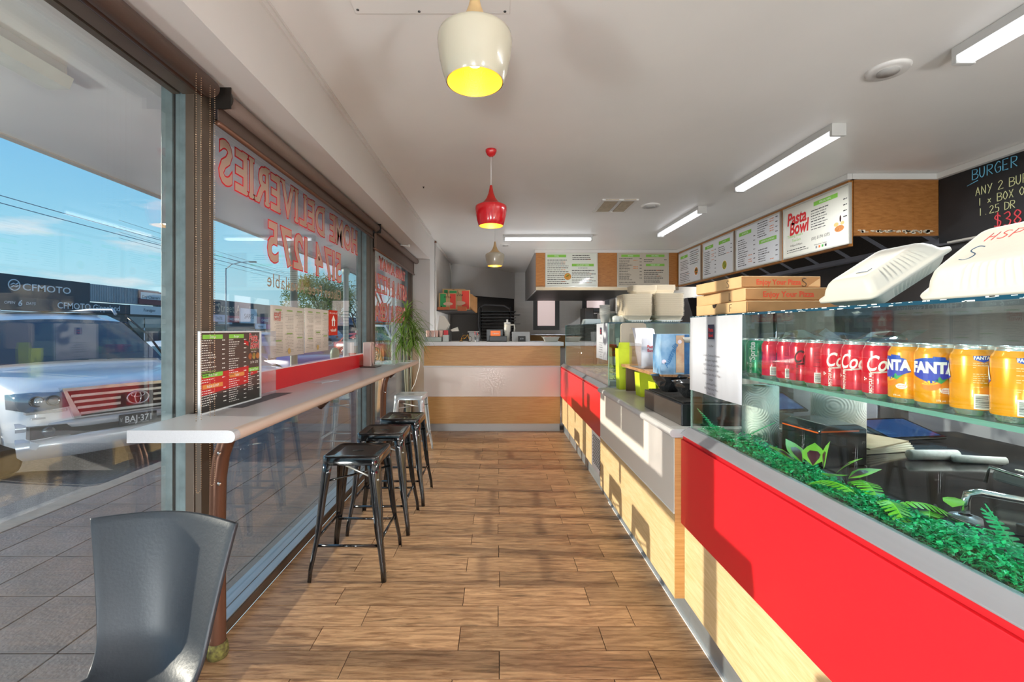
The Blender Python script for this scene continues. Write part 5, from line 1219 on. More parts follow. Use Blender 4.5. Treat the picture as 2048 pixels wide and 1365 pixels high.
MB().box(-.09, .09, -.05, .05, 0, .03).xform(Rm).build('body', M('reader_dark', '3a4044', .3), t, bevel=.008); MB().box(-.085, .085, -.045, .045, .031, .0325).xform(Rm).build('keypad_face', M('reader_face', '22272a', .15, coat=.5), t)
g = MB()
for k in range(3): g.tube([(-.045+.012*math.cos(a_)*(k+1)*.5, .012*math.sin(a_)*(k+1)*.6, .0335) for a_ in [i*PI/5-PI/2.5 for i in range(5)]], .0009, 4)
g.xform(Rm).build('contactless_mark', prw, t); MB().tube([Rm @ Vector(p) for p in ((-.098, -.055, -.01), (-.10, -.055, .03), (-.095, .055, .035), (-.095, .058, -.01))], .005, 6).build('clip', chrome, t)
t = thing('bent_tap', 'bent stainless tap rising from the display deck near greenery', 'tap', (1.12, .98, DK))
MB().tube([(1.06, 1.02, DK), (1.06, 1.02, DK+.055), (1.065, 1.02, DK+.07), (1.085, 1.015, DK+.076), (1.20, .985, DK+.060), (1.235, .975, DK+.045), (1.245, .972, DK+.01)], .0085, 12).build('bar', chrome, t)
MB().lathe([(.001, 0), (.03, 0), (.028, .02), (.012, .024)], (1.06, 1.02, DK), 20).build('foot', steel, t)
t = thing('power_adaptor', 'small black plug adaptor with white label near tap', 'adaptor', (1.12, .93, DK))
MB().box(1.08, 1.16, .90, .94, DK, DK+.04).build('body', black, t, bevel=.003); MB().box(1.10, 1.13, .8985, .8995, DK+.012, DK+.030).build('label', prw, t); MB().tube([(1.08, .92, DK+.02), (1.03, .95, DK+.02), (1.0, 1.02, DK+.03), (1.03, 1.06, DK+.03)], .003, 6).build('lead', black, t)
tag(MB().box(1.10, 1.19, .84, .905, DK, DK+.045).build('black_box', black, None, bevel=.004), 'plain black box beside the power adaptor on display deck', 'box')

# ------------------------------------------------------------------ paper signs on the cases
def papersign(o, w, h, label, rows):
    """o = top corner nearest camera on the aisle side of the glass; reading direction is towards the camera (-Y)"""
    t = thing('paper_sign', label, 'sign', (o[0], o[1]+w/2, o[2]-h))
    x, y, z = o; gg = []; nn = 14
    for k in range(nn+1):
        s_ = k/nn; dx = -.004-.006*math.sin(s_*PI*1.3)**2-.004*(1-s_)*0; gg.append((x+dx, y+w*s_))
    MB().loft([[Vector((a-.0, b, z-h+.0*k)), Vector((a+.002, b, z)), Vector((a+.0025, b, z)), Vector((a+.0005, b, z-h))] for k, (a, b) in enumerate(gg)]).build('sheet', paper, t)
    X = x-.0125; r_, u_ = Vector((0, -1, 0)), Vector((0, 0, 1)); yc = y+w*.5
    MB().box(X-.0006, X, yc-.024, yc+.024, z-.088, z-.032).build('logo_patch', M('logo_navy', '2b2f48', .6), t)
    MB().text('Pasta', .020, (X-.001, yc, z-.052), r_, u_-r_*.1, toff=.02, sx=.9).text('Bowl', .020, (X-.001, yc, z-.073), r_, u_-r_*.1, toff=.02, sx=.9).build('logo_lettering', prr, t)
    g = MB()
    for k, s_ in enumerate(rows): g.text(s_, .012, (X-.0006, yc, z-.115-.0185*k), r_, u_)
    g.build('printed_text', M('print_grey', '5f616b', .8), t)
rows = ['Try Our', '', 'Creamy Carbonara Risotto', 'Bolognese Spaghetti', 'HSP Chicken & Lamb Mix', 'Chicken Parma & Chips', 'American Spare Ribs & Chips', 'Lasagna', 'Lamb Kebab Pizza', 'BBQ Meat Lover Pizza', 'Nutella Pizza', 'Crispy Chicken Burger']
papersign((.836, 1.535, 1.358), .405, .31, 'white paper menu sign on left end of the near display glass', rows)
papersign((.836, 3.42, 1.357), .36, .285, 'white paper sign hung on near end of far display glass', rows)

# ------------------------------------------------------------------ pizza boxes
kraft = M('kraft_card', 'c8a375', .75, noise=(18, .06)); kraft2 = M('kraft_card_shaded', 'a8794a', .8, noise=(18, .08))  # second kraft is darkened to carry shade on the boxes' camera-facing side
def pizza_box(x, y, z, w, d, h, rz, label, txt, mark):
    t = thing('pizza_box', label, 'pizza box', (x, y, z), rz)
    o = ROOTM[t]
    MB().box(0, w, 0, d, 0, h-.004).xform(o).build('base', kraft2, t, bevel=.0015)
    MB().box(-.003, w, -.003, d+.003, h-.0035, h).box(-.0035, -.0005, .0, d, .003, h-.003).xform(o).build('lid', kraft, t, bevel=.0008)
    MB().box(.0, w, -.0035, -.0008, .006, h-.004).xform(o).build('front_flap', kraft2, t)
    if mark == 'F':
        MB().prism([(.20, h*.98), (.235, h*.98), (.232, h*.72), (.222, h*.62), (.21, h*.70)], 'x', -.0042, -.0036).xform(o).build('thumb_notch', M('notch_dark', '2a2018', .9), t)
    sf = MB()
    for s_ in (0,): sf.add([(w-.05, -.0040, .006), (w-.002, -.0040, .006), (w-.002, -.0040, h-.006)], [(0, 1, 2)])
    sf.xform(o).build('corner_fold', kraft, t)
    if txt: MB().text(txt, h*.60, (w*.46, -.0042, h*.52), (1, 0, 0), (0, 0, 1), toff=.025, sx=.93).xform(o).build('printed_words', M('print_box_red', 'c9401e', .7), t)
    pen = M('pen_mark', '4a4038', .8)
    g = strokes(MB(), GL, mark, h*.62, (-.0042, d*.28, h*.2), (0, -1, 0), (0, 0, 1), .0009)
    if txt and mark == 'S': strokes(g, GL, 'S', h*.7, (w*.76, -.0045, h*.15), (1, 0, 0), (0, 0, 1), .0012)
    g.xform(o).build('pen_letter', pen, t)
    return t
pizza_box(.872, 1.575, 1.3635, .36, .375, .044, .02, 'bottom of three kraft pizza boxes on glass, marked F', '', 'F')
pizza_box(.884, 1.60, 1.408, .315, .42, .047, -.03, 'middle kraft pizza box with red words, marked L', 'Enjoy Your Pizza', 'L')
pizza_box(.880, 1.62, 1.4555, .29, .33, .044, .05, 'top kraft pizza box with red words, marked S', 'Enjoy Your Pizza', 'S')

# ------------------------------------------------------------------ clamshell food boxes
clamw = M('bagasse_white', 'bfbdb6', .6, bump=(60, .06))
def clamshell(label, c, Rm, w, d, marks, name='clamshell_box'):
    t = thing(name, label, 'food box', c); T = Matrix.Translation(c) @ Rm
    def half(s_, h, nm):
        rg = []
        def ring(wm, dm, r_, z, rib=0):
            pts = rrect(wm, dm, r_*.75, 10); out = []
            # densify sides for ribs
            P = []
            for i in range(len(pts)):
                a, b = Vector(pts[i]+(0,)), Vector(pts[(i+1) % len(pts)]+(0,)); L = (b-a).length; m = max(1, int(L/.004))
                for k in range(m): P.append(a.lerp(b, k/m))
            return P
        base = ring(w, d, .03, 0)
        def sc(P, f, z, rib=0):
            out = []
            for p in P:
                q = Vector((p.x*(1-2*f/w), p.y*(1-2*f/d), z*s_))
                if rib and abs(p.x) < w*.28 and abs(p.y) > d*.4: q.y *= 1-2.2*rib*(.5+.5*math.cos(p.x*2*PI/.016))/d
                out.append(q)
            return out
        rg = [sc(base, 0, 0), sc(base, 0, .004), sc(base, .010, .005), sc(base, .013, .010), sc(base, .020, h*.55, .006), sc(base, .030, h*.85, .008), sc(base, .038, h*.97), sc(base, .046, h), sc(base, .056, h*.985), sc(base, .062, h*.96), sc(base, .09, h*.955)]
        return MB().loft(rg, False, True).xform(T).build(nm, clamw, t)
    half(1, .045, 'lid'); half(-1, .042, 'base')
    MB().tube([(-w*.4, d/2-.002, 0), (w*.4, d/2-.002, 0)], .003, 6).xform(T).build('hinge', clamw, t)
    for txt, x, y, s_, c_ in marks:
        strokes(MB(), GL, txt, s_, (x, y, .0435), (1, 0, 0), (0, 1, 0), .0009, adv=.85).xform(T).build('pen_letter', c_, t)
bl, rd = M('pen_blue', '2a4a6a', .7), M('pen_red', 'c8504a', .7)
clamshell('white clamshell food box lying tilted beside pizza boxes, marked L', (1.055, 1.24, 1.452), Matrix.Rotation(.04, 4, 'Z') @ Matrix.Rotation(-.56, 4, 'Y'), .25, .20, [('L', -.05, -.03, .035, bl)])
clamshell('large white clamshell food box marked HSP, at right edge on glass', (.928, .76, 1.428), Matrix.Rotation(-PI/2, 4, 'Z') @ Matrix.Rotation(.68, 4, 'X'), .31, .20, [('HSP', -.085, .016, .024, rd), ('S', -.09, -.042, .042, bl)])

# ------------------------------------------------------------------ middle bench: black box, bowls, shelf, brochures
BZ = .8695
t = thing('black_unit', 'black metal box at the near end of pale bench', 'box', (.97, 2.29, BZ))
MB().box(.832, 1.14, 2.035, 2.55, BZ, BZ+.100).build('body', M('satin_black', '26272a', .3, .3), t, bevel=.003)
MB().box(.8305, .8318, 2.04, 2.545, BZ+.004, BZ+.095).build('face_plate', M('brown_grey_plate', '5d5854', .28, .6), t)
MB().box(.85, 1.12, 2.06, 2.53, BZ+.1005, BZ+.106).build('foam_top', M('black_foam', '0e0e10', .9, bump=(150, .8)), t)
def bowl(c, r, h, label):
    t = thing('black_bowl', label, 'bowl', c); g = MB(); n = 16; rg = []
    for k, (f, z) in enumerate(((.40, 0), (.42, .01), (.70, .35), (.90, .7), (.99, .95), (1.05, 1.0), (1.05, .985), (.96, .93), (.86, .7), (.66, .38), (.38, .06))):
        rg.append([Vector((c[0]+r*f*math.cos(2*PI*i/n+(.2 if k % 2 else 0)), c[1]+r*f*math.sin(2*PI*i/n+(.2 if k % 2 else 0)), c[2]+h*z)) for i in range(n)])
    g.loft(rg[:4], True, False, smooth=False).build('faceted_wall', M('glossy_bowl', '202224', .15, coat=.5), t)
    rg2 = []
    for f, z in ((.90, .7), (.99, .95), (1.05, 1.0), (1.05, .985), (.96, .93), (.86, .7), (.66, .38), (.38, .06)): rg2.append([Vector((c[0]+r*f*math.cos(2*PI*i/40), c[1]+r*f*math.sin(2*PI*i/40), c[2]+h*z)) for i in range(40)])
    MB().loft(rg2, False, True).build('rim', M('glossy_bowl', '202224'), t)
bowl((.925, 2.42, BZ+.107), .095, .085, 'farther of two faceted black bowls on the black box')
bowl((.945, 2.19, BZ+.107), .088, .078, 'nearer of two faceted black bowls on the black box')
sh = thing('wooden_shelf', 'small wood edged shelf standing on bench before far display', 'shelf', (1.0, 2.85, BZ))
MB().box(.90, 1.12, 2.48, 3.28, 1.040, 1.058).build('board', woodmat('shelf_wood', 'c69a6e', '9a6a44', (8, 1, 8), .4, .05), sh, bevel=.001)
MB().box(.92, 1.11, 2.56, 2.575, BZ, 1.04).build('upright', M('upright_dark', '5a4632', .5), sh); MB().box(.92, 1.11, 3.22, 3.235, BZ, 1.04).build('upright', M('upright_dark', '5a4632', .5), sh)
lime = M('lime_board', 'c8dc28', .5, noise=(20, .08)); limed = M('lime_shade', '9aae1e', .6)
def carton(c, w, d, h, label, flap=True, rz=0):
    t = thing('lime_carton', label, 'carton', c, rz); o = ROOTM[t]
    MB().prism([(-w/2*.82, 0), (w/2*.82, 0), (w/2, h), (-w/2, h)], 'y', -d/2, d/2).xform(o).build('body', lime, t, bevel=.0015)
    if flap:
        MB().prism([(-w/2, h), (w/2, h), (w/2*.7, h+.045), (-w/2*.9, h+.045)], 'y', -d/2, -d/2+.003).xform(o).build('flap', lime, t)
        MB().box(-w*.2, w*.2, -d/2-.001, -d/2+.001, h*.5, h*.53).xform(o).build('slot', limed, t)
    return t
carton((.93, 3.33, BZ), .10, .09, .30, 'tall lime carton stack standing at near end of far display')
carton((.975, 2.98, BZ), .11, .10, .155, 'lime carton under the wooden shelf, left', flap=False)
carton((.985, 2.70, BZ), .13, .10, .125, 'lime carton under wooden shelf with raised flap', rz=.1)
t = thing('kraft_cards', 'grey beige rounded card blanks standing above lime cartons', 'card', (1.0, 3.34, 1.17))
MB().loft([[Vector((1.0+x, 3.31+dy, 1.262+z)) for x, z in rrect(.185, .19, .025, 5)] for dy in (0, .025)], smooth=False).build('card', M('grey_card', 'a89f90', .8), t)
t = thing('brochure_stand', 'clear stand of folded menu leaflets on the wooden shelf', 'brochure stand', (.98, 2.97, 1.058))
ac = glass('acrylic_clear', (.95, .96, .97), .10, 3.5)
MB().box(.905, 1.09, 2.84, 2.843, 1.06, 1.20).box(.905, 1.09, 3.09, 3.093, 1.06, 1.28).box(.905, .908, 2.844, 3.089, 1.06, 1.22).box(.905, 1.09, 2.844, 3.089, 1.058, 1.061).build('holder', ac, t)
for k in range(7):
    y = 2.86+k*.013; g = MB()
    pts = [Vector((0, y+dx, 1.062+z)) for dx, z in ((0, 0), (.004+.01*k, .10), (.02+.012*k, .19), (.05+.016*k, .245+.002*k), (.09+.018*k, .255))]
    if k < 2: pts = pts[:3]
    g.loft([[p+Vector((.92, 0, 0)), p+Vector((1.03, 0, 0)), p+Vector((1.03, .0018, .0006)), p+Vector((.92, .0018, .0006))] for p in pts]).build('leaflet', M('leaflet_white', 'e3e4ee', .7, rand=.1), t)
lo_ = MB().text('Pasta', .024, (.975, 2.8595, 1.20), (1, 0, 0), toff=.03).text('Bowl', .024, (.975, 2.8595, 1.175), (1, 0, 0), toff=.03); lo_.build('logo_lettering', prr, t)
t = thing('printed_carton', 'blue and sand coloured carton with beach picture on the shelf', 'carton', (.985, 2.56, 1.058))
MB().box(.903, 1.06, 2.487, 2.62, 1.0585, 1.282).build('body', M('beach_blue', 'a9c6dd', .45, noise=(11, .7), col2='4b86b8'), t, bevel=.001)
MB().box(.985, 1.03, 2.4855, 2.4868, 1.07, 1.275).build('sand_picture', M('beach_sand', 'd9c0a0', .5, noise=(20, .3), col2='c08a70'), t)
MB().box(1.032, 1.058, 2.4855, 2.4868, 1.062, 1.28).build('sea_picture', M('deep_blue', '2c5f92', .5, noise=(30, .4)), t)
MB().text('Australia', .040, (.955, 2.4848, 1.165), (.45, 0, 1), (-1, 0, .45), toff=.01, shear=.3).build('lettering', M('print_sea_blue', '3a78b0', .5), t)
MB().disc((1.005, 2.4848, 1.24), .011, (0, -1, 0), 20).disc((.918, 2.4848, 1.13), .012, (0, -1, 0), 20).build('round_seal', M('seal_lilac', 'e9dff0', .5), t)
tag(MB().loft([rings3([(1.09+x, 2.53+y) for x, y in rrect(a, b, .01, 3)], z) for a, b, z in ((.12, .09, 1.235), (.14, .11, 1.265))]).box(1.05, 1.12, 2.51, 2.55, 1.06, 1.235).build('white_tray', clamw, None), 'small white tray on stand half behind the paper sign', 'tray')

# ------------------------------------------------------------------ on the far display: container stacks and cups
TG = 1.3635
def tray_proto(w, d, h, label, mat, c, ribs=False):
    t = thing('food_container', label, 'container', c)
    def ring(W2, D2, z): return [Vector((c[0]+x, c[1]+y, c[2]+z)) for x, y in rrect(W2, D2, min(W2, D2)*.16, 5)]
    MB().loft([ring(w*.80, d*.80, 0), ring(w*.84, d*.84, h*.1), ring(w*.95, d*.95, h*.93), ring(w, d, h*.94), ring(w, d, h), ring(w*.93, d*.93, h*.97), ring(w*.82, d*.82, h*.12), ring(w*.70, d*.70, h*.10)]).build('tray', mat, t)
    return t
def stack(x, y, w, d, n, step, z0, label, grp, mat):
    """inverted nested trays: rims show as thin lines"""
    p = tray_proto(w, d, .035, label, mat, (x, y, z0))
    p['group'] = grp; 
    for k in range(1, n):
        dup(p, (x+random.uniform(-.0015, .0015), y+random.uniform(-.0015, .0015), z0+k*step))
cm = M('cream_tray', 'e3d8c4', .6)
cm2 = M('white_tray_low', 'e2e6e2', .5)
stack(1.095, 3.62, .235, .25, 22, .0078, TG+.022, 'cream nested container in the left tall stack on far display', 'left tall stack of cream containers', cm)
stack(1.345, 3.62, .23, .25, 23, .0078, TG+.022, 'cream nested container in the right tall stack on far display', 'right tall stack of cream containers', cm)
stack(1.19, 3.72, .20, .2, 7, .0065, TG+.228, 'cream container on top of left stack, behind its rim', 'upper left small stack of cream containers', cm)
stack(1.36, 3.76, .19, .2, 7, .0065, TG+.236, 'cream container on top of right stack, behind its rim', 'upper right small stack of cream containers', cm)
for k, x in enumerate((1.11, 1.345)):
    t = thing('ribbed_tray', ('left', 'right')[k]+' clear ribbed tray under the cream container stack', 'tray', (x, 3.62, TG))
    c = (x, 3.62, TG); MB().loft([[Vector((c[0]+a, c[1]+b, c[2]+z)) for a, b in rrect(w_, w_, .03, 5)] for w_, z in ((.15, 0), (.17, .004), (.215, .021))]).build('tray', cm2, t)
    g = MB()
    for q in range(9): g.box(x-.062+q*.0145, x-.056+q*.0145, 3.62-.1015, 3.62-.095, TG+.004, TG+.020)
    g.build('ribs', M('rib_white', 'f2f4f2', .5), t)
def cupstack(x, y, r, n, h, label, mat, step=.012):
    t = thing('cup_stack', label, 'cups', (x, y, TG))
    for k in range(n):
        z = TG+k*step
        MB().lathe([(r*.72, 0), (r*.98, h*.93), (r*1.04, h*.93), (r*1.04, h), (r*.95, h), (r*.70, .003), (.001, .003)], (x, y, z), 24).build('cup', mat, t)
frostcup = M('frosted_plastic', 'd5d6d4', .4, trans=.4)
cupstack(.885, 3.72, .042, 8, .075, 'tall nested stack of clear cups behind the hanging paper sign', frostcup, .0105)
cupstack(.955, 3.80, .042, 4, .06, 'short stack of clear plastic cups left of cream containers', frostcup)
cupstack(1.01, 3.90, .036, 4, .05, 'shortest stack of clear tubs beside the tall cream stack', frostcup)
for k, (x, y, s_, lb) in enumerate(((.935, 3.55, .030, 'crumpled plastic bag on far display glass beside sign'), (.985, 3.58, .034, 'folded white napkins on far display beside cream stack'))):
    rn = random.Random(k); rg = [[Vector((x+s_*(1+rn.uniform(-.15, .15))*f*math.cos(a_*PI/6), y+s_*(1+rn.uniform(-.15, .15))*f*math.sin(a_*PI/6), TG+z)) for a_ in range(12)] for f, z in ((.8, 0), (1, .012), (.92, .02), (1.02, .034), (.9, .048), (.5, .055))]
    tag(MB().loft(rg).build(('plastic_bag', 'napkins')[k], (M('bag_grey', 'b9bdb9', .3), M('napkin_white', 'e6e3da', .8))[k], None), lb, ('bag', 'napkins')[k])
t = thing('clear_lid', 'clear plastic food lid lying on the far end of far display', 'lid', (.96, 4.6, TG))
c = (.96, 4.60, TG); MB().loft([[Vector((c[0]+a, c[1]+b, c[2]+z)) for a, b in rrect(w_, w_*.9, .02, 4)] for w_, z in ((.20, 0), (.19, .006), (.165, .05), (.15, .052))]).build('dome', M('lid_plastic', 'ccd8dc', .15, trans=.4), t)

# red tray, salad and tubs inside far display
t = thing('red_scoop_tray', 'red plastic tub inside far glass display', 'tub', (1.0, 4.2, 1.107))
MB().loft([rings3([(1.02+a, 4.2+b) for a, b in rrect(w_, w_*.8, .02, 4)], z) for w_, z in ((.13, 1.107), (.16, 1.17))], True, False).build('tub', redlam, t); MB().box(.90, .94, 4.18, 4.22, 1.155, 1.165).build('handle', redlam, t)
tag(MB().loft([rings3([(1.18+a, 4.15+b) for a, b in rrect(w_, w_*.8, .02, 4)], z) for w_, z in ((.13, 1.107), (.16, 1.155))], True, True).build('green_tub', M('green_plastic', '1c8a4c', .4), None), 'small green tub beside the red tub in far display', 'tub')
for k, (y, c_) in enumerate(((3.75, 'c9cf9a'), (4.3, 'd9c9a6'), (4.85, 'b6c27a'))):
    t = thing('steel_tray', ('nearest', 'middle', 'farthest')[k]+' steel tray of salad in bottom of far display', 'tray', (1.1, y, .862)); MB().box(.88, 1.40, y-.2, y+.2, .8625, .905).build('pan', steel, t, bevel=.004)
    rn = random.Random(k); g = MB()
    for q in range(240): x_, y_ = rn.uniform(.90, 1.38), rn.uniform(y-.18, y+.18); g.obox((x_, y_, .908+rn.random()*.02), .012, .006, .002, Matrix.Rotation(rn.random()*3, 3, 'Z') @ Matrix.Rotation(rn.uniform(-.6, .6), 3, 'X'))
    g.build('shredded_food', M('food_'+c_, c_, .6, noise=(30, .3)), t)['kind'] = 'stuff'

# ------------------------------------------------------------------ on the front counter
CT = 1.1505
def cb(name, label, cat, x, y): return thing(name, label, cat, (x, y, CT))
t = cb('cup_tray', 'steel tray with pinkish cups at left end of front counter', 'tray', -.84, 5.95)
MB().box(-.955, -.735, 5.88, 6.06, CT, CT+.062).build('tray', M('tray_grey', '9aa19a', .35, .3), t, bevel=.004)
for k in range(4): MB().lathe([(.022, 0), (.028, .085), (.026, .085), (.02, .003), (.001, .003)], (-.925+.057*k, 5.96, CT+.063), 18).build('cup', M('pink_cup', 'd9b3a8', .35), t)
t = cb('card_holder', 'clear holder with red card on front counter', 'holder', -.68, 6.0); MB().box(-.72, -.645, 5.90, 5.96, CT, CT+.09).build('holder', M('clear_grey', 'b9bdb9', .3), t); MB().box(-.715, -.655, 5.95, 5.955, CT+.09, CT+.15).build('card', redlam, t)
t = cb('till_printer', 'white slanted docket printer on front counter under the pizza shelf', 'printer', -.70, 6.2)
MB().prism([(-.82, 1.30), (-.70, 1.30), (-.66, 1.38), (-.74, 1.50), (-.79, 1.50)], 'y', 6.1, 6.25).build('body', M('printer_cream', 'd9d5ca', .4), t, bevel=.004); MB().box(-.85, -.64, 6.08, 6.28, CT, 1.299).build('base', M('dark_grey_box', '3b3b3c', .4), t, bevel=.004)
MB().prism([(-.64, 1.31), (-.55, 1.345), (-.53, 1.29), (-.62, 1.285)], 'y', 6.1, 6.2).build('drawer', M('printer_cream', 'd9d5ca'), t)
t = cb('model_bicycle', 'small yellow framed model bicycle on front counter', 'model bicycle', -.43, 5.9)
yb = 5.90
for x in (-.48, -.375): MB().tube([(x+.036*math.cos(a_*PI/10), yb, CT+.039+.036*math.sin(a_*PI/10)) for a_ in range(20)], .003, 6, closed=True).build('wheel', black, t)
ym = M('yellow_paint', 'e8a72a', .3); P = lambda x, z: (x, yb, CT+z)
MB().tube([P(-.48, .039), P(-.435, .039), P(-.455, .088), P(-.48, .039)], .0032, 6).tube([P(-.435, .039), P(-.395, .088), P(-.452, .086)], .0032, 6).tube([P(-.375, .039), P(-.397, .098)], .003, 6).build('frame', ym, t)
MB().tube([P(-.455, .088), P(-.458, .104)], .002, 5).obox(P(-.46, .106), .012, .004, .003).build('saddle', black, t); MB().tube([(-.397, yb-.02, CT+.1), (-.398, yb, CT+.1), (-.397, yb+.02, CT+.1)], .002, 5).build('handlebar', chrome, t)
MB().tube([(-.478, yb, CT+.03), (-.50, yb-.03, CT+.002)], .0025, 5).tube([(-.478, yb, CT+.03), (-.46, yb-.03, CT+.002)], .0025, 5).build('stand', ym, t)
t = cb('pen_cup', 'wire pen cup with red pens on front counter', 'pen cup', -.27, 5.88); MB().lathe([(.03, 0), (.036, .09), (.034, .09), (.028, .003), (.001, .003)], (-.27, 5.88, CT), 20).build('cup', M('mesh_grey', '8c8f92', .4, .3), t)
for k in range(4): MB().tube([(-.27+.008*k-.01, 5.88, CT+.01), (-.30+.018*k, 5.87, CT+.135-.01*k)], .0045, 6).build('pen', (redlam, M('pen_dark', '333a55', .4), redlam, white)[k], t)
t = cb('payment_terminal', 'dark terminal with orange screen on the front counter', 'terminal', -.02, 6.0)
MB().box(-.15, .07, 5.98, 6.04, CT, CT+.165).build('housing', M('terminal_dark', '35373a', .3), t, bevel=.006); MB().box(-.11, .12, 5.90, 5.975, CT, CT+.075).build('base', black, t, bevel=.005)
MB().box(-.095, .035, 5.9735, 5.979, CT+.075, CT+.145).build('screen', M('orange_screen', 'e2702c', .4, emit=('e2702c', .5)), t); MB().text('Menulog', .024, (-.025, 5.973, CT+.11), (1, 0, 0), toff=.02).build('screen_text', prw, t)
t = cb('travel_tumbler', 'white tumbler with handle and straw on front counter', 'tumbler', .17, 6.2)
MB().lathe([(.001, 0), (.032, 0), (.036, .12), (.046, .14), (.046, .235), (.001, .235)], (.13, 6.2, CT), 24).build('body', M('tumbler_cream', 'd9d6cc', .3), t); MB().lathe([(.001, .236), (.047, .236), (.045, .26), (.015, .262), (.012, .30), (.001, .30)], (.13, 6.2, CT), 24).build('lid', white, t)
MB().tube([(.176, 6.2, CT+.225), (.225, 6.2, CT+.225), (.232, 6.2, CT+.19), (.228, 6.2, CT+.12)], .010, 8).build('handle', M('tumbler_cream', 'd9d6cc'), t)
t = cb('till_tablet', 'silver backed tablet leaning on the front counter', 'tablet', .28, 6.05)
MB().frame((.19, 6.02, CT), (1, 0, 0), (0, .25, 1), .24, .135, -.008).build('case', M('tablet_silver', 'a5a8aa', .3, .4), t); MB().frame((.27, 5.97, CT), (1, 0, 0), (0, .2, 1), .10, .075, -.03).build('card_reader', black, t); MB().text('$10', .028, (.32, 5.968, CT+.04), (1, 0, 0)).build('reader_text', M('reader_white', 'c9d0d4', .5), t)
t = cb('paper_tray', 'white rectangular paper food tray at right end of front counter', 'tray', .72, 5.93)
MB().loft([[Vector((.70+a, 5.93+b, CT+z)) for a, b in rrect(w_, w_*.8, .02, 4)] for w_, z in ((.16, 0), (.21, .06), (.235, .062), (.235, .066), (.20, .06), (.16, .006))]).build('tray', clamw, t); MB().box(.62, .78, 5.88, 5.98, CT+.064, CT+.069).build('menus', M('menu_papers', 'd9cfc4', .7, noise=(40, .4), col2='b8604a'), t)
for k in range(4): tag(MB().obox((.42+.05*k, 5.86, CT+.004), .035, .022, .003, Matrix.Rotation(.5*k, 3, 'Z')).build('paper_scrap', paper, None), ['leftmost', 'second', 'third', 'rightmost'][k]+' paper scrap in front of the silver tablet', 'paper')

# pizza boxes leaning on wall shelf
st = thing('wall_shelf', 'dark wall shelf with wooden cleats holding upright pizza boxes', 'shelf', (-.75, 7.3, 1.6))
MB().box(-.95, -.40, 6.95, 8.6, 1.60, 1.615).build('shelf_top', M('shelf_dark', '2c2a29', .5), st); MB().box(-.93, -.75, 6.93, 6.96, 1.617, 1.66).box(-.62, -.48, 6.93, 6.96, 1.60, 1.67).build('cleat', M('orange_wood', 'a2552a', .6), st)
def leanbox(x, y, z, w, h, label, txt):
    t = thing('upright_pizza_box', label, 'pizza box', (x, y, z)); R = Matrix.Translation((x, y, z)) @ Matrix.Rotation(.12, 4, 'Z') @ Matrix.Rotation(-.10, 4, 'X')
    MB().box(0, w, 0, .045, 0, h).xform(R).build('body', kraft, t, bevel=.006)
    MB().box(w*.08, w*.40, -.0015, -.0003, h*.12, h*.95).xform(R).build('green_print', M('print_box_green', '2f9a55', .6), t); MB().box(w*.63, w*.95, -.0015, -.0003, h*.08, h*.95).xform(R).build('red_print', M('print_box_redblock', 'dc4030', .6), t)
    MB().text('PIZZA', h*.15, (w*.5, -.002, h*.75), (1, 0, 0), toff=.01).xform(R).build('box_lettering', M('pen_black', '2c2620', .7), t)
    MB().disc((w*.52, -.003, h*.36), w*.27, (0, -1, 0), 20, h*.10).xform(R).build('label_oval', M('pale_kraft', 'dcb498', .7), t)
    g = strokes(MB(), GL, txt, h*.14, (w*.45, -.003, h*.84), (1, 0, 0), (0, 0, 1), .003); g.disc((w*.15, -.0022, h*.2), .010, (0, -1, 0), 10).xform(R).build('pen_letter', M('pen_black', '2c2620'), t)
leanbox(-.90, 7.30, 1.62, .38, .36, 'rear upright pizza box with italian colours, marked F', 'F'); leanbox(-.80, 7.20, 1.62, .36, .335, 'right upright pizza box with italian colours, marked L', 'L'); leanbox(-.925, 7.05, 1.62, .28, .27, 'front small upright pizza box with italian colours, marked S', 'S')
sideb = thing('pizza_box', 'flat kraft pizza box blank', 'pizza box', (-.60, 7.6, 1.616))
MB().box(-.75, -.455, 7.42, 7.455, 1.617, 1.90).build('blank', kraft2, sideb, bevel=.002)
for k, ch_ in enumerate(()): pass
sideb['label'] = 'kraft pizza box blank standing in row behind the upright boxes'; sideb['group'] = 'standing kraft box blanks on wall shelf'
for k in range(1, 18): dup(sideb, (-.60+.004*k+.01*random.random(), 7.6+.052*k, 1.616+.01*random.random()))

# ------------------------------------------------------------------ kitchen behind
tag(MB().prism([(-.945, 9.07), (.38, 10.46), (.37, 10.47), (-.955, 9.08)], 'z', .9, 2.03).build('splashback', M('black_splash', '4a4848', .22, .6), None), 'dark steel splashback on angled wall behind baker rack', 'splashback')
rk = thing('baker_rack', 'black baker rack with rows of pizza trays before angled wall', 'rack', (-.05, 8.6, 0))
for x, y in ((-.32, 8.4), (.24, 8.4), (-.32, 8.9), (.24, 8.9)): MB().tube([(x, y, 0), (x, y, 1.74)], .014, 8).build('post', black, rk)
MB().tube([(-.30, 8.40, 1.0), (-.36, 8.38, 1.4), (-.36, 8.4, 1.72), (-.25, 8.4, 1.78), (.12, 8.4, 1.76), (.22, 8.4, 1.70)], .018, 8).build('hanging_apron', M('black_cloth', '1c1c1e', .7), rk)
for k in range(17): MB().box(-.34, .34 if k % 3 else .42, 8.38, 8.92, .72+k*.058, .728+k*.058).build('tray', M('dark_tray', '242425', .3, .5), rk)
tag(MB().box(-.55, .9, 8.1, 8.35, 0, .88).box(-.58, .93, 8.05, 8.38, .88, .92).build('work_table', steeldk, None, bevel=.004), 'stainless work table behind the front counter', 'table')
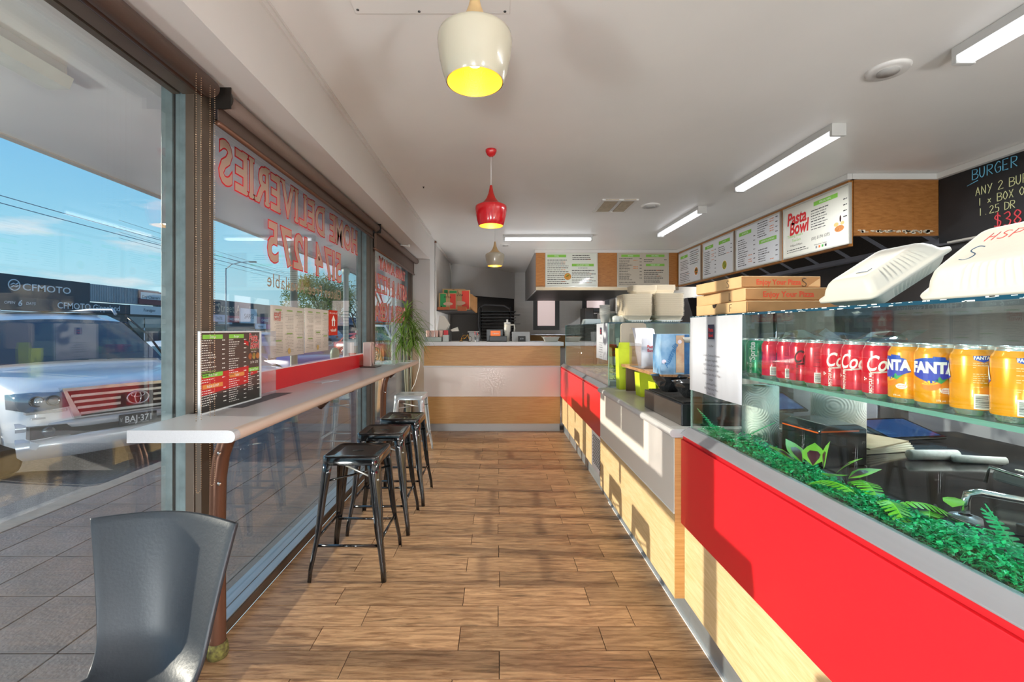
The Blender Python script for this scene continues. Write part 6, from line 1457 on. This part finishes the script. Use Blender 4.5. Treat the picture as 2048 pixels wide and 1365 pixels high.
t = thing('tub', 'grey plastic tub behind model bicycle', 'tub', (-.42, 8.2, .92)); MB().box(-.52, -.36, 8.1, 8.3, .92, 1.26).build('body', M('grey_tub', '7d7d7b', .5), t, bevel=.01); MB().box(-.54, -.34, 8.08, 8.32, 1.26, 1.285).build('lid', M('grey_tub', '7d7d7b'), t)
t = thing('kitchen_shelf', 'orange timber shelf line below the back windows', 'shelf', (2.2, 10.3, 1.2)); MB().box(.75, 3.9, 10.2, 10.45, 1.19, 1.21).build('board', steel, t); MB().box(.75, 3.9, 10.30, 10.45, .9, 1.19).build('timber_back', M('amber_timber', '8a6528', .6), t)
for x, w_, z, c_, lb in ((1.85, .20, 1.78, '3c3836', 'tall dark steel flue left of second back window'), (2.12, .42, 1.66, '77736f', 'stainless pizza oven against the back wall')):
    t = thing('oven' if w_ > .3 else 'flue', lb, 'kitchen equipment', (x+w_/2, 9.9, 0)); MB().box(x, x+w_, 9.6, 10.1, 0, z).build('body', M('steel_'+c_, c_, .3, .8), t, bevel=.01); MB().box(x+w_*.15, x+w_*.85, 9.585, 9.6, z-.25, z-.08).build('panel', black, t)
t = thing('white_column', 'pale wall column between the right back windows', 'column', (2.85, 10.4, 0)); MB().box(2.70, 3.05, 10.3, 10.49, 0, 2.3).build('shaft', tilew, t)
t = thing('cable_bundle', 'tangled black cables hanging by the third back window', 'cables', (2.7, 9.6, 1.7))
g = MB()
for k in range(5): g.tube([(2.68+.02*k, 9.6, 2.649), (2.60+.03*k, 9.6, 2.0-.05*k), (2.72, 9.6, 1.85), (2.66-.02*k, 9.6, 1.6)], .008, 6)
g.build('cable', black, t)
t = thing('upper_rail', 'dark rail along the tiled right wall of the kitchen', 'rail', (3.9, 9, 1.9)); MB().tube([(3.9, 8.4, 1.93), (3.9, 10.4, 1.93)], .03, 8).tube([(3.9, 8.4, 1.83), (3.9, 10.4, 1.83)], .02, 8).box(3.88, 4.099, 8.5, 8.53, 1.80, 1.96).box(3.88, 4.099, 10.2, 10.23, 1.80, 1.96).build('rail', black, t)
t = thing('grill_station', 'stainless cooking station along the right wall', 'kitchen equipment', (3.6, 6, 0)); MB().box(3.3, 4.0, 2.2, 8.2, 0, .88).build('cabinet', steeldk, t, bevel=.005); MB().box(3.28, 4.01, 2.2, 8.2, .88, .92).build('top', steel, t, bevel=.003)
for k in range(4): MB().box(3.285, 3.299, 2.5+k*1.4, 3.6+k*1.4, .25, .75).build('door', steel, t, bevel=.003)
t = thing('stainless_cabinet', 'slanted steel kebab cabinet seen between containers and pizza boxes', 'kitchen equipment', (3.3, 7.3, .92)); MB().prism([(7.0, .93), (7.9, .93), (7.9, 1.85), (7.6, 1.85)], 'x', 3.2, 3.9).build('body', steeldk, t, bevel=.005)

# ------------------------------------------------------------------ outside cars
tyre = M('tyre', '17181a', .8); carglass = M('car_glass', '1d2832', .05, coat=.8, noise=(2, .3)); rubber = M('trim_black', '16171a', .5)
def car(label, o, ang, col, g_z=-.33, L=4.6, Wd=.92, belt=1.02, roofh=1.5, hood=.95, hoodlen=1.15, wsl=.75, detail=False, name='car', rear_up=False):
    t = thing(name, label, 'car', (o[0], o[1], g_z), math.radians(ang))
    def st(y, zb, zt, w): return [Vector(p) for p in ((-w*.80, y, zb), (-w*.985, y, zb+.10), (-w, y, (zb+zt)/2), (-w*.985, y, zt-.13), (-w*.93, y, zt-.045), (-w*.70, y, zt-.01), (0, y, zt), (w*.70, y, zt-.01), (w*.93, y, zt-.045), (w*.985, y, zt-.13), (w, y, (zb+zt)/2), (w*.985, y, zb+.10), (w*.80, y, zb))]
    paint = M('car_'+col, col, .3, .0, coat=.6)
    zb = .32 if detail else .22
    secs = [st(0, zb+.05, hood-.16, Wd*.80), st(-.03, zb, hood-.08, Wd*.90), st(-.14, zb-.01, hood-.02, Wd*.965), st(-.45, zb, hood+.03, Wd), st(-hoodlen, zb, hood+.12 if detail else belt-.02, Wd), st(-hoodlen-.25, zb, belt, Wd), st(-L+.5, zb, belt+.02, Wd), st(-L+.1, zb+.03, belt, Wd*.96), st(-L, zb+.1, belt-.15, Wd*.9)]
    MB().loft(secs).build('body', paint, t, local=True)
    y0 = -hoodlen-.05; y1 = y0-wsl; yr = -L+(.35 if rear_up else .75); yb = -L+(.12 if rear_up else .25)
    def cs(y, zt, wt, wb=.93*Wd, z0=None):
        z0 = z0 or belt-.06; return [Vector(p) for p in ((-wb, y, z0), (-(wb*.55+wt*.45), y, z0+(zt-z0)*.5), (-wt, y, zt-.07), (-wt*.90, y, zt-.015), (-wt*.5, y, zt), (0, y, zt+.012), (wt*.5, y, zt), (wt*.90, y, zt-.015), (wt, y, zt-.07), ((wb*.55+wt*.45), y, z0+(zt-z0)*.5), (wb, y, z0))]
    rt = Wd*.72
    cab = [cs(y0, belt+.02, Wd*.90), cs(y0-wsl*.5, belt+(roofh-(.13 if detail else .05)-belt)*.5, Wd*.80), cs(y1, roofh-(.13 if detail else .05), rt), cs(y1-.5, roofh-.02, rt), cs((y1+yr)/2, roofh+.005, rt), cs(yr, roofh-.05, rt), cs(yb, belt+.0, Wd*.86)]
    MB().loft(cab, True, True).build('cabin', paint, t, local=True)
    # windscreen, a slightly proud patch
    def ws(f, s): a = cs(y0, belt+.02, Wd*.90); b = cs(y1, roofh-.03, rt); k = lambda R_, q: R_[q]; return None
    bw_, tw_ = Wd*.86, rt*.93; zb_, zt_ = belt+.035, roofh-(.165 if detail else .08); nrm_ = Vector((0, zt_-zb_, y0-y1)).normalized()
    rows_ = []
    for k in range(6):
        f = k/5; w_ = bw_+(tw_-bw_)*f; y = y0-.03+(y1+.02-y0+.03)*f; z = zb_+(zt_-zb_)*(f**.93)
        rows_.append([Vector((w_*u, y, z+.0))+nrm_*(.028+.035*(1-u*u)) for u in (-1, -.66, -.33, 0, .33, .66, 1)])
    MB().loft(rows_, False, False, closed=False).build('windscreen', carglass, t, local=True)
    for s_ in (-1, 1):
        yy = [y0-.12, y1-.03, (y1+yr)/2-.04, (y1+yr)/2+.04, yr, yb-.0+.25]
        g = MB()
        def sp(y, f): 
            wt = rt; return Vector((s_*((Wd*.93)*(1-f)+wt*f+.012), y, (belt-.0)+(roofh-.09-belt)*f))
        g.add([sp(y0-.22, .04), sp(y1-.06, .93), sp((y1+yr)/2+.05, .95), sp((y1+yr)/2+.05, .04)], [(0, 1, 2, 3)]); g.add([sp((y1+yr)/2-.05, .04), sp((y1+yr)/2-.05, .95), sp(yr+.1, .92), sp(yb+.35, .04)], [(0, 1, 2, 3)])
        g.build('side_window', carglass, t, local=True)
        for yw in (-.88 if not detail else -.95, -L+.9):
            R_ = .33 if not detail else .39
            whl = MB().lathe([(.001, -.11), (R_*.62, -.11), (R_*.95, -.10), (R_, -.05), (R_, .08), (R_*.9, .1)], (s_*(Wd-.10), yw, R_), 32, axis='x').build('wheel', tyre, t, local=True)
            gg = MB()
            for q in range(6):
                a_ = q*PI/3; gg.tube([(s_*(Wd+.015), yw+.06*math.cos(a_), R_+.06*math.sin(a_)), (s_*(Wd+.005), yw+R_*.62*math.cos(a_), R_+R_*.62*math.sin(a_))], .028, 6)
            gg.lathe([(R_*.60, 0), (R_*.66, .01), (R_*.66, -.01)], (s_*(Wd+.0), yw, R_), 28, axis='x'); gg.build('hub', M('alloy', 'b9bcc0', .25, .8), whl, local=True)
            MB().lathe([(R_*1.02, 0), (R_*1.17, 0), (R_*1.17, s_*.012)], (s_*(Wd+.003), yw, R_+.02), 32, axis='x').build('wheel_arch', rubber, t, local=True)
        MB().loft([[Vector((s_*(Wd+.02), y0-.28, belt+.05)), Vector((s_*(Wd+.20), y0-.30, belt+.06)), Vector((s_*(Wd+.20), y0-.30, belt+.20)), Vector((s_*(Wd+.02), y0-.28, belt+.16))], [Vector((s_*(Wd+.02), y0-.20, belt+.05)), Vector((s_*(Wd+.17), y0-.20, belt+.08)), Vector((s_*(Wd+.17), y0-.20, belt+.17)), Vector((s_*(Wd+.02), y0-.20, belt+.14))]]).build('mirror', rubber if not detail else paint, t, local=True)
    if not detail:
        MB().box(-.45, .45, -.02, .02, hood-.30, hood-.17).build('grille', rubber, t, local=True)
        for s_ in (-1, 1):
            MB().obox((s_*Wd*.74, -.10, hood-.20), .17, .07, .06, Matrix.Rotation(-s_*.5, 3, 'Z')).build('headlight', M('lamp_clear', 'c8d4dc', .1, coat=.8), t, bevel=.02, local=True)
            MB().obox((s_*Wd*.74, -L+.02, belt-.12), .14, .05, .10).build('tail_light', M('lamp_red', 'b01a22', .2, coat=.6), t, bevel=.02, local=True)
        MB().box(-.7, .7, -.02, .03, .30, .42).build('bumper_intake', rubber, t, local=True)
    return t, paint
tl, paint = car('white large four wheel drive parked nose in outside the near window', (-4.30, 5.33), math.degrees(math.atan2(-.5, .866))-90, 'dfe3ea', -.33, L=4.95, Wd=.985, belt=1.16, roofh=1.90, hood=1.06, hoodlen=1.25, wsl=.80, detail=True, rear_up=True)
B = lambda g_, n_, m_, bev=0, par=None: g_.build(n_, m_, par or tl, bevel=bev, local=True)
gd = M('grille_dark', '15181b', .35); cs_ = M('car_chrome', 'c9ccd0', .12, .9); bump_ = M('bumper_silver', 'b9bec6', .25, .3, coat=.7)
B(MB().prism([(-.62, .98), (.62, .98), (.50, .70), (-.50, .70)], 'y', -.06, .045), 'grille', gd)
B(MB().prism([(-.66, 1.02), (.66, 1.02), (.62, .985), (-.62, .985)], 'y', -.05, .065).prism([(-.66, 1.02), (-.62, .985), (-.50, .70), (-.56, .69)], 'y', -.05, .062).prism([(.66, 1.02), (.56, .69), (.50, .70), (.62, .985)], 'y', -.05, .062), 'grille_surround', cs_)
for z in (.93, .865, .80, .735):
    w_ = .50+(z-.70)*.40; B(MB().box(-w_, -.16 if z in (.865, .80) else 0, .045, .068, z-.014, z+.014).box(.16 if z in (.865, .80) else 0, w_, .045, .068, z-.014, z+.014), 'grille_bar', cs_)
em = MB(); ring = lambda a, b, cx=0, cz=.845: [(cx+a*math.cos(q*PI/16), .085, cz+b*math.sin(q*PI/16)) for q in range(32)]
em.tube(ring(.105, .072), .010, 8, closed=True).tube(ring(.030, .066), .007, 6, closed=True).tube(ring(.066, .025, 0, .88), .007, 6, closed=True); B(em, 'emblem', cs_)
for s_ in (-1, 1):
    hl = B(MB().loft([[Vector((s_*x, y, z)) for x, y, z in r_] for r_ in ([(.60, .035, .82), (.66, .03, .975), (.55, -.10, .975), (.52, -.10, .82)], [(.82, .018, .80), (.82, .010, .985), (.76, -.15, .985), (.76, -.15, .80)], [(.92, -.045, .80), (.92, -.055, .985), (.82, -.25, .985), (.82, -.25, .80)], [(1.0, -.26, .82), (1.0, -.30, .97), (.90, -.4, .97), (.90, -.4, .82)])]), 'headlight', M('headlight_glass', '7d8a96', .06, .5, coat=1.0))
    for x, y in ((.72, .012), (.84, -.012)): MB().lathe([(.001, .0), (.035, .005), (.050, .028), (.056, .028), (.056, .0)], (s_*x, y, .90), 20, axis='y').build('projector', M('projector_dark', '4a525a', .1, .6, coat=.8), hl, local=True)
    B(MB().box(s_*.62-.0, s_*.62+s_*.30, -.06, .03, .775, .797) if s_ > 0 else MB().box(-.90, -.62, -.06, .03, .775, .797), 'headlight_strip', cs_)
    B(MB().prism([(s_*.58, .60), (s_*.62, .64), (s_*.90, .65), (s_*.90, .52), (s_*.55, .53)][::s_], 'y', -.16, .050), 'fog_recess', gd)
    B(MB().lathe([(.001, .012), (.05, .008), (.055, 0)], (s_*.76, .048, .585), 18, axis='y'), 'fog_lamp', M('projector_dark', '4a525a'))
    B(MB().box(min(s_*.78, s_*.88), max(s_*.78, s_*.88), -.045, .035, .72, .735), 'washer_cap', bump_)
B(MB().loft([[Vector((w_*q, y-.16*abs(q)**3, z)) for q in (-1, -.8, -.5, 0, .5, .8, 1)] for w_, y, z in ((.97, .03, .68), (.975, .075, .66), (.975, .08, .60), (.97, .06, .59))], False, False, closed=False), 'bumper_upper', bump_)
B(MB().loft([[Vector((w_*q, y-.16*abs(q)**3, z)) for q in (-1, -.8, -.5, 0, .5, .8, 1)] for w_, y, z in ((.97, .05, .52), (.98, .09, .50), (.96, .07, .34), (.90, .0, .28))], False, False, closed=False), 'bumper_lower', bump_)
B(MB().box(-.58, .58, -.1, .04, .51, .60), 'lower_intake', gd)
pt = B(MB().box(-.186, .186, .085, .097, .545, .665), 'number_plate', M('plate_black', '1c2126', .4), .004)
MB().text('BAJ·371', .105, (0, .099, .605), (-1, 0, 0), (0, 0, 1), toff=.012, sx=.82).text('VIC', .028, (.165, .099, .605), (0, 0, 1), (1, 0, 0)).text('VICTORIA - EDUCATION STATE', .014, (0, .099, .556), (-1, 0, 0), (0, 0, 1)).build('plate_text', M('plate_white', 'd9dde0', .5), pt, local=True)
for s_ in (-1, 1):
    B(MB().tube([(s_*.62, -2.25, 1.88), (s_*.64, -2.40, 1.955), (s_*.65, -3.3, 1.975), (s_*.64, -4.25, 1.95), (s_*.62, -4.4, 1.88)], .022, 8), 'roof_rail', M('rail_silver', 'b9bcc0', .3, .5))
    B(MB().tube([(s_*.885, -1.28, 1.21), (s_*.82, -1.68, 1.56), (s_*.70, -2.12, 1.86)], .016, 6), 'pillar_trim', rubber)
    B(MB().tube([(s_*.1-.1, -1.33, 1.245), (s_*.45, -1.345, 1.26)], .008, 5), 'wiper', rubber)
B(MB().box(-.55, .55, -3.0, -2.5, 1.905, 1.918), 'sunroof', carglass, .004)
B(MB().obox((.35, -1.9, 1.36), .17, .05, .16), 'yellow_seat_item', M('hi_vis', 'c8b83a', .7))
car('dark blue hatchback parked beyond silver post', (-4.6, 12.2), math.degrees(math.atan2(-.5, .866))-90, '3a4f9a', L=4.4, belt=.98, roofh=1.55, hood=.92)
car('silver sedan parked in next bay, bonnet below the window posters', (-4.25, 8.35), math.degrees(math.atan2(-.5, .866))-90, 'c9ced6', L=4.6, belt=.92, roofh=1.42, hood=.82)
car('small white hatchback far off beside the dry cleaner', (-20.5, 28.2), math.degrees(math.atan2(.5, -.866))-90, 'e3e6ea', L=4.0, belt=.95, roofh=1.5, hood=.9)
car('distant dark wagon parked across the road by the arcade', (-22, 44.5), math.degrees(math.atan2(.3, -.95))-90, '35405a', L=4.6, belt=1.0, roofh=1.6, hood=.95)
car('distant silver wagon parked across road past the arcade', (-22, 52), math.degrees(math.atan2(.3, -.95))-90, '8f9aa8', L=4.6, belt=1.0, roofh=1.6, hood=.95)
car('red hatchback beyond the far window behind plant', (-5.2, 24), math.degrees(math.atan2(-.5, .866))-90, 'b0262e', L=4.2, belt=.98, roofh=1.5, hood=.92)
car('white van parked far down the road behind the plant', (-5.6, 30), math.degrees(math.atan2(-.5, .866))-90, 'dcdfe3', L=4.9, belt=1.2, roofh=2.0, hood=1.1, rear_up=True)
t = thing('bollard_bin', 'green domed bin beside silver verandah post', 'bin', (-2.95, 8.15, 0)); MB().lathe([(.001, 0), (.075, 0), (.075, .78), (.08, .80), (.08, .84), (.076, .86)], (-2.95, 8.15, 0), 24).build('drum', M('bin_green', '6f9a8c', .4), t); MB().lathe([(.083, .86), (.083, .88), (.07, .94), (.04, .98), (.001, .99)], (-2.95, 8.15, 0), 24).build('dome', M('bin_green', '6f9a8c'), t)
t = thing('post_notice', 'white blank board tied to silver verandah post', 'notice', (-2.80, 8.55, .8)); MB().frame((-2.84, 8.50, .87), (1, .1, 0), (0, 0, 1), .19, .26, -.006).build('board', white, t); MB().tube([(-2.85, 8.5, 1.16), (-2.82, 8.49, 1.13)], .004, 5).build('tie', white, t)

# ------------------------------------------------------------------ street trees
def tree(c, h, r, label, seed, dens=2600, bare=False):
    rn = random.Random(seed); t = thing('street_tree', label, 'tree', c); g = MB(); c = Vector(c); tips = []
    def br(p, d, L, rad, dep):
        pts = [p]; 
        for k in range(3): d = (d+Vector((rn.uniform(-.18, .18), rn.uniform(-.18, .18), rn.uniform(0, .12)))).normalized(); pts.append(pts[-1]+d*L/3)
        g.tube(pts, [rad, rad*.85, rad*.75, rad*.6], 5, cap=False)
        if dep >= 2: tips.extend(pts[1:]*(1 if dep < 4 else 3))
        if dep < 5:
            for k in range(3 if dep < 2 else 2 if dep < 4 else 2):
                a = rn.random()*6.28; s_ = rn.uniform(.35, .95); nd = (d+Vector((math.cos(a)*s_, math.sin(a)*s_, rn.uniform(-.1, .3)))).normalized(); br(pts[-1] if k else pts[2], nd, L*rn.uniform(.62, .8), rad*.58, dep+1)
    br(c, Vector((0, 0, 1)), h*.32, .16, 0)
    g.build('trunk_and_branches', M('bark', '6b5f52', .9), t)
    lf = MB()
    for k in range(dens):
        p = rn.choice(tips)+Vector((rn.gauss(0, .25), rn.gauss(0, .25), rn.gauss(0, .2)))
        if k % 5 < 3 and not bare:
            q = Vector((rn.gauss(0, 1), rn.gauss(0, 1), rn.gauss(0, 1))).normalized()*rn.uniform(.3, 1)**.5; p = c+Vector((q.x*r, q.y*r, h*.60+q.z*r*.82))
        s_ = rn.uniform(.04, .085); a = Vector((rn.gauss(0, 1), rn.gauss(0, 1), rn.gauss(0, 1))).normalized(); b = a.orthogonal().normalized()
        lf.add([p-a*s_, p+b*s_*.6, p+a*s_, p-b*s_*.6], [(0, 1, 2, 3)])
    lf.build('foliage', M('tree_leaf' if not bare else 'tree_leaf_pale', '8a9a58' if not bare else 'a8a878', .7, noise=(2, .4), trans=.4), t)['kind'] = 'stuff'
tree((-13.6, 34, -.33), 6.4, 2.6, 'large leafy street tree seen through middle window', 3, 12000)
tree((-13.2, 42, -.33), 6.8, 2.2, 'sparser pale street tree right of the large one', 9, 1500, True)
tree((-9.4, 38, -.33), 9.5, 3.2, 'bare branched street tree seen through the far window', 21, 900, True)
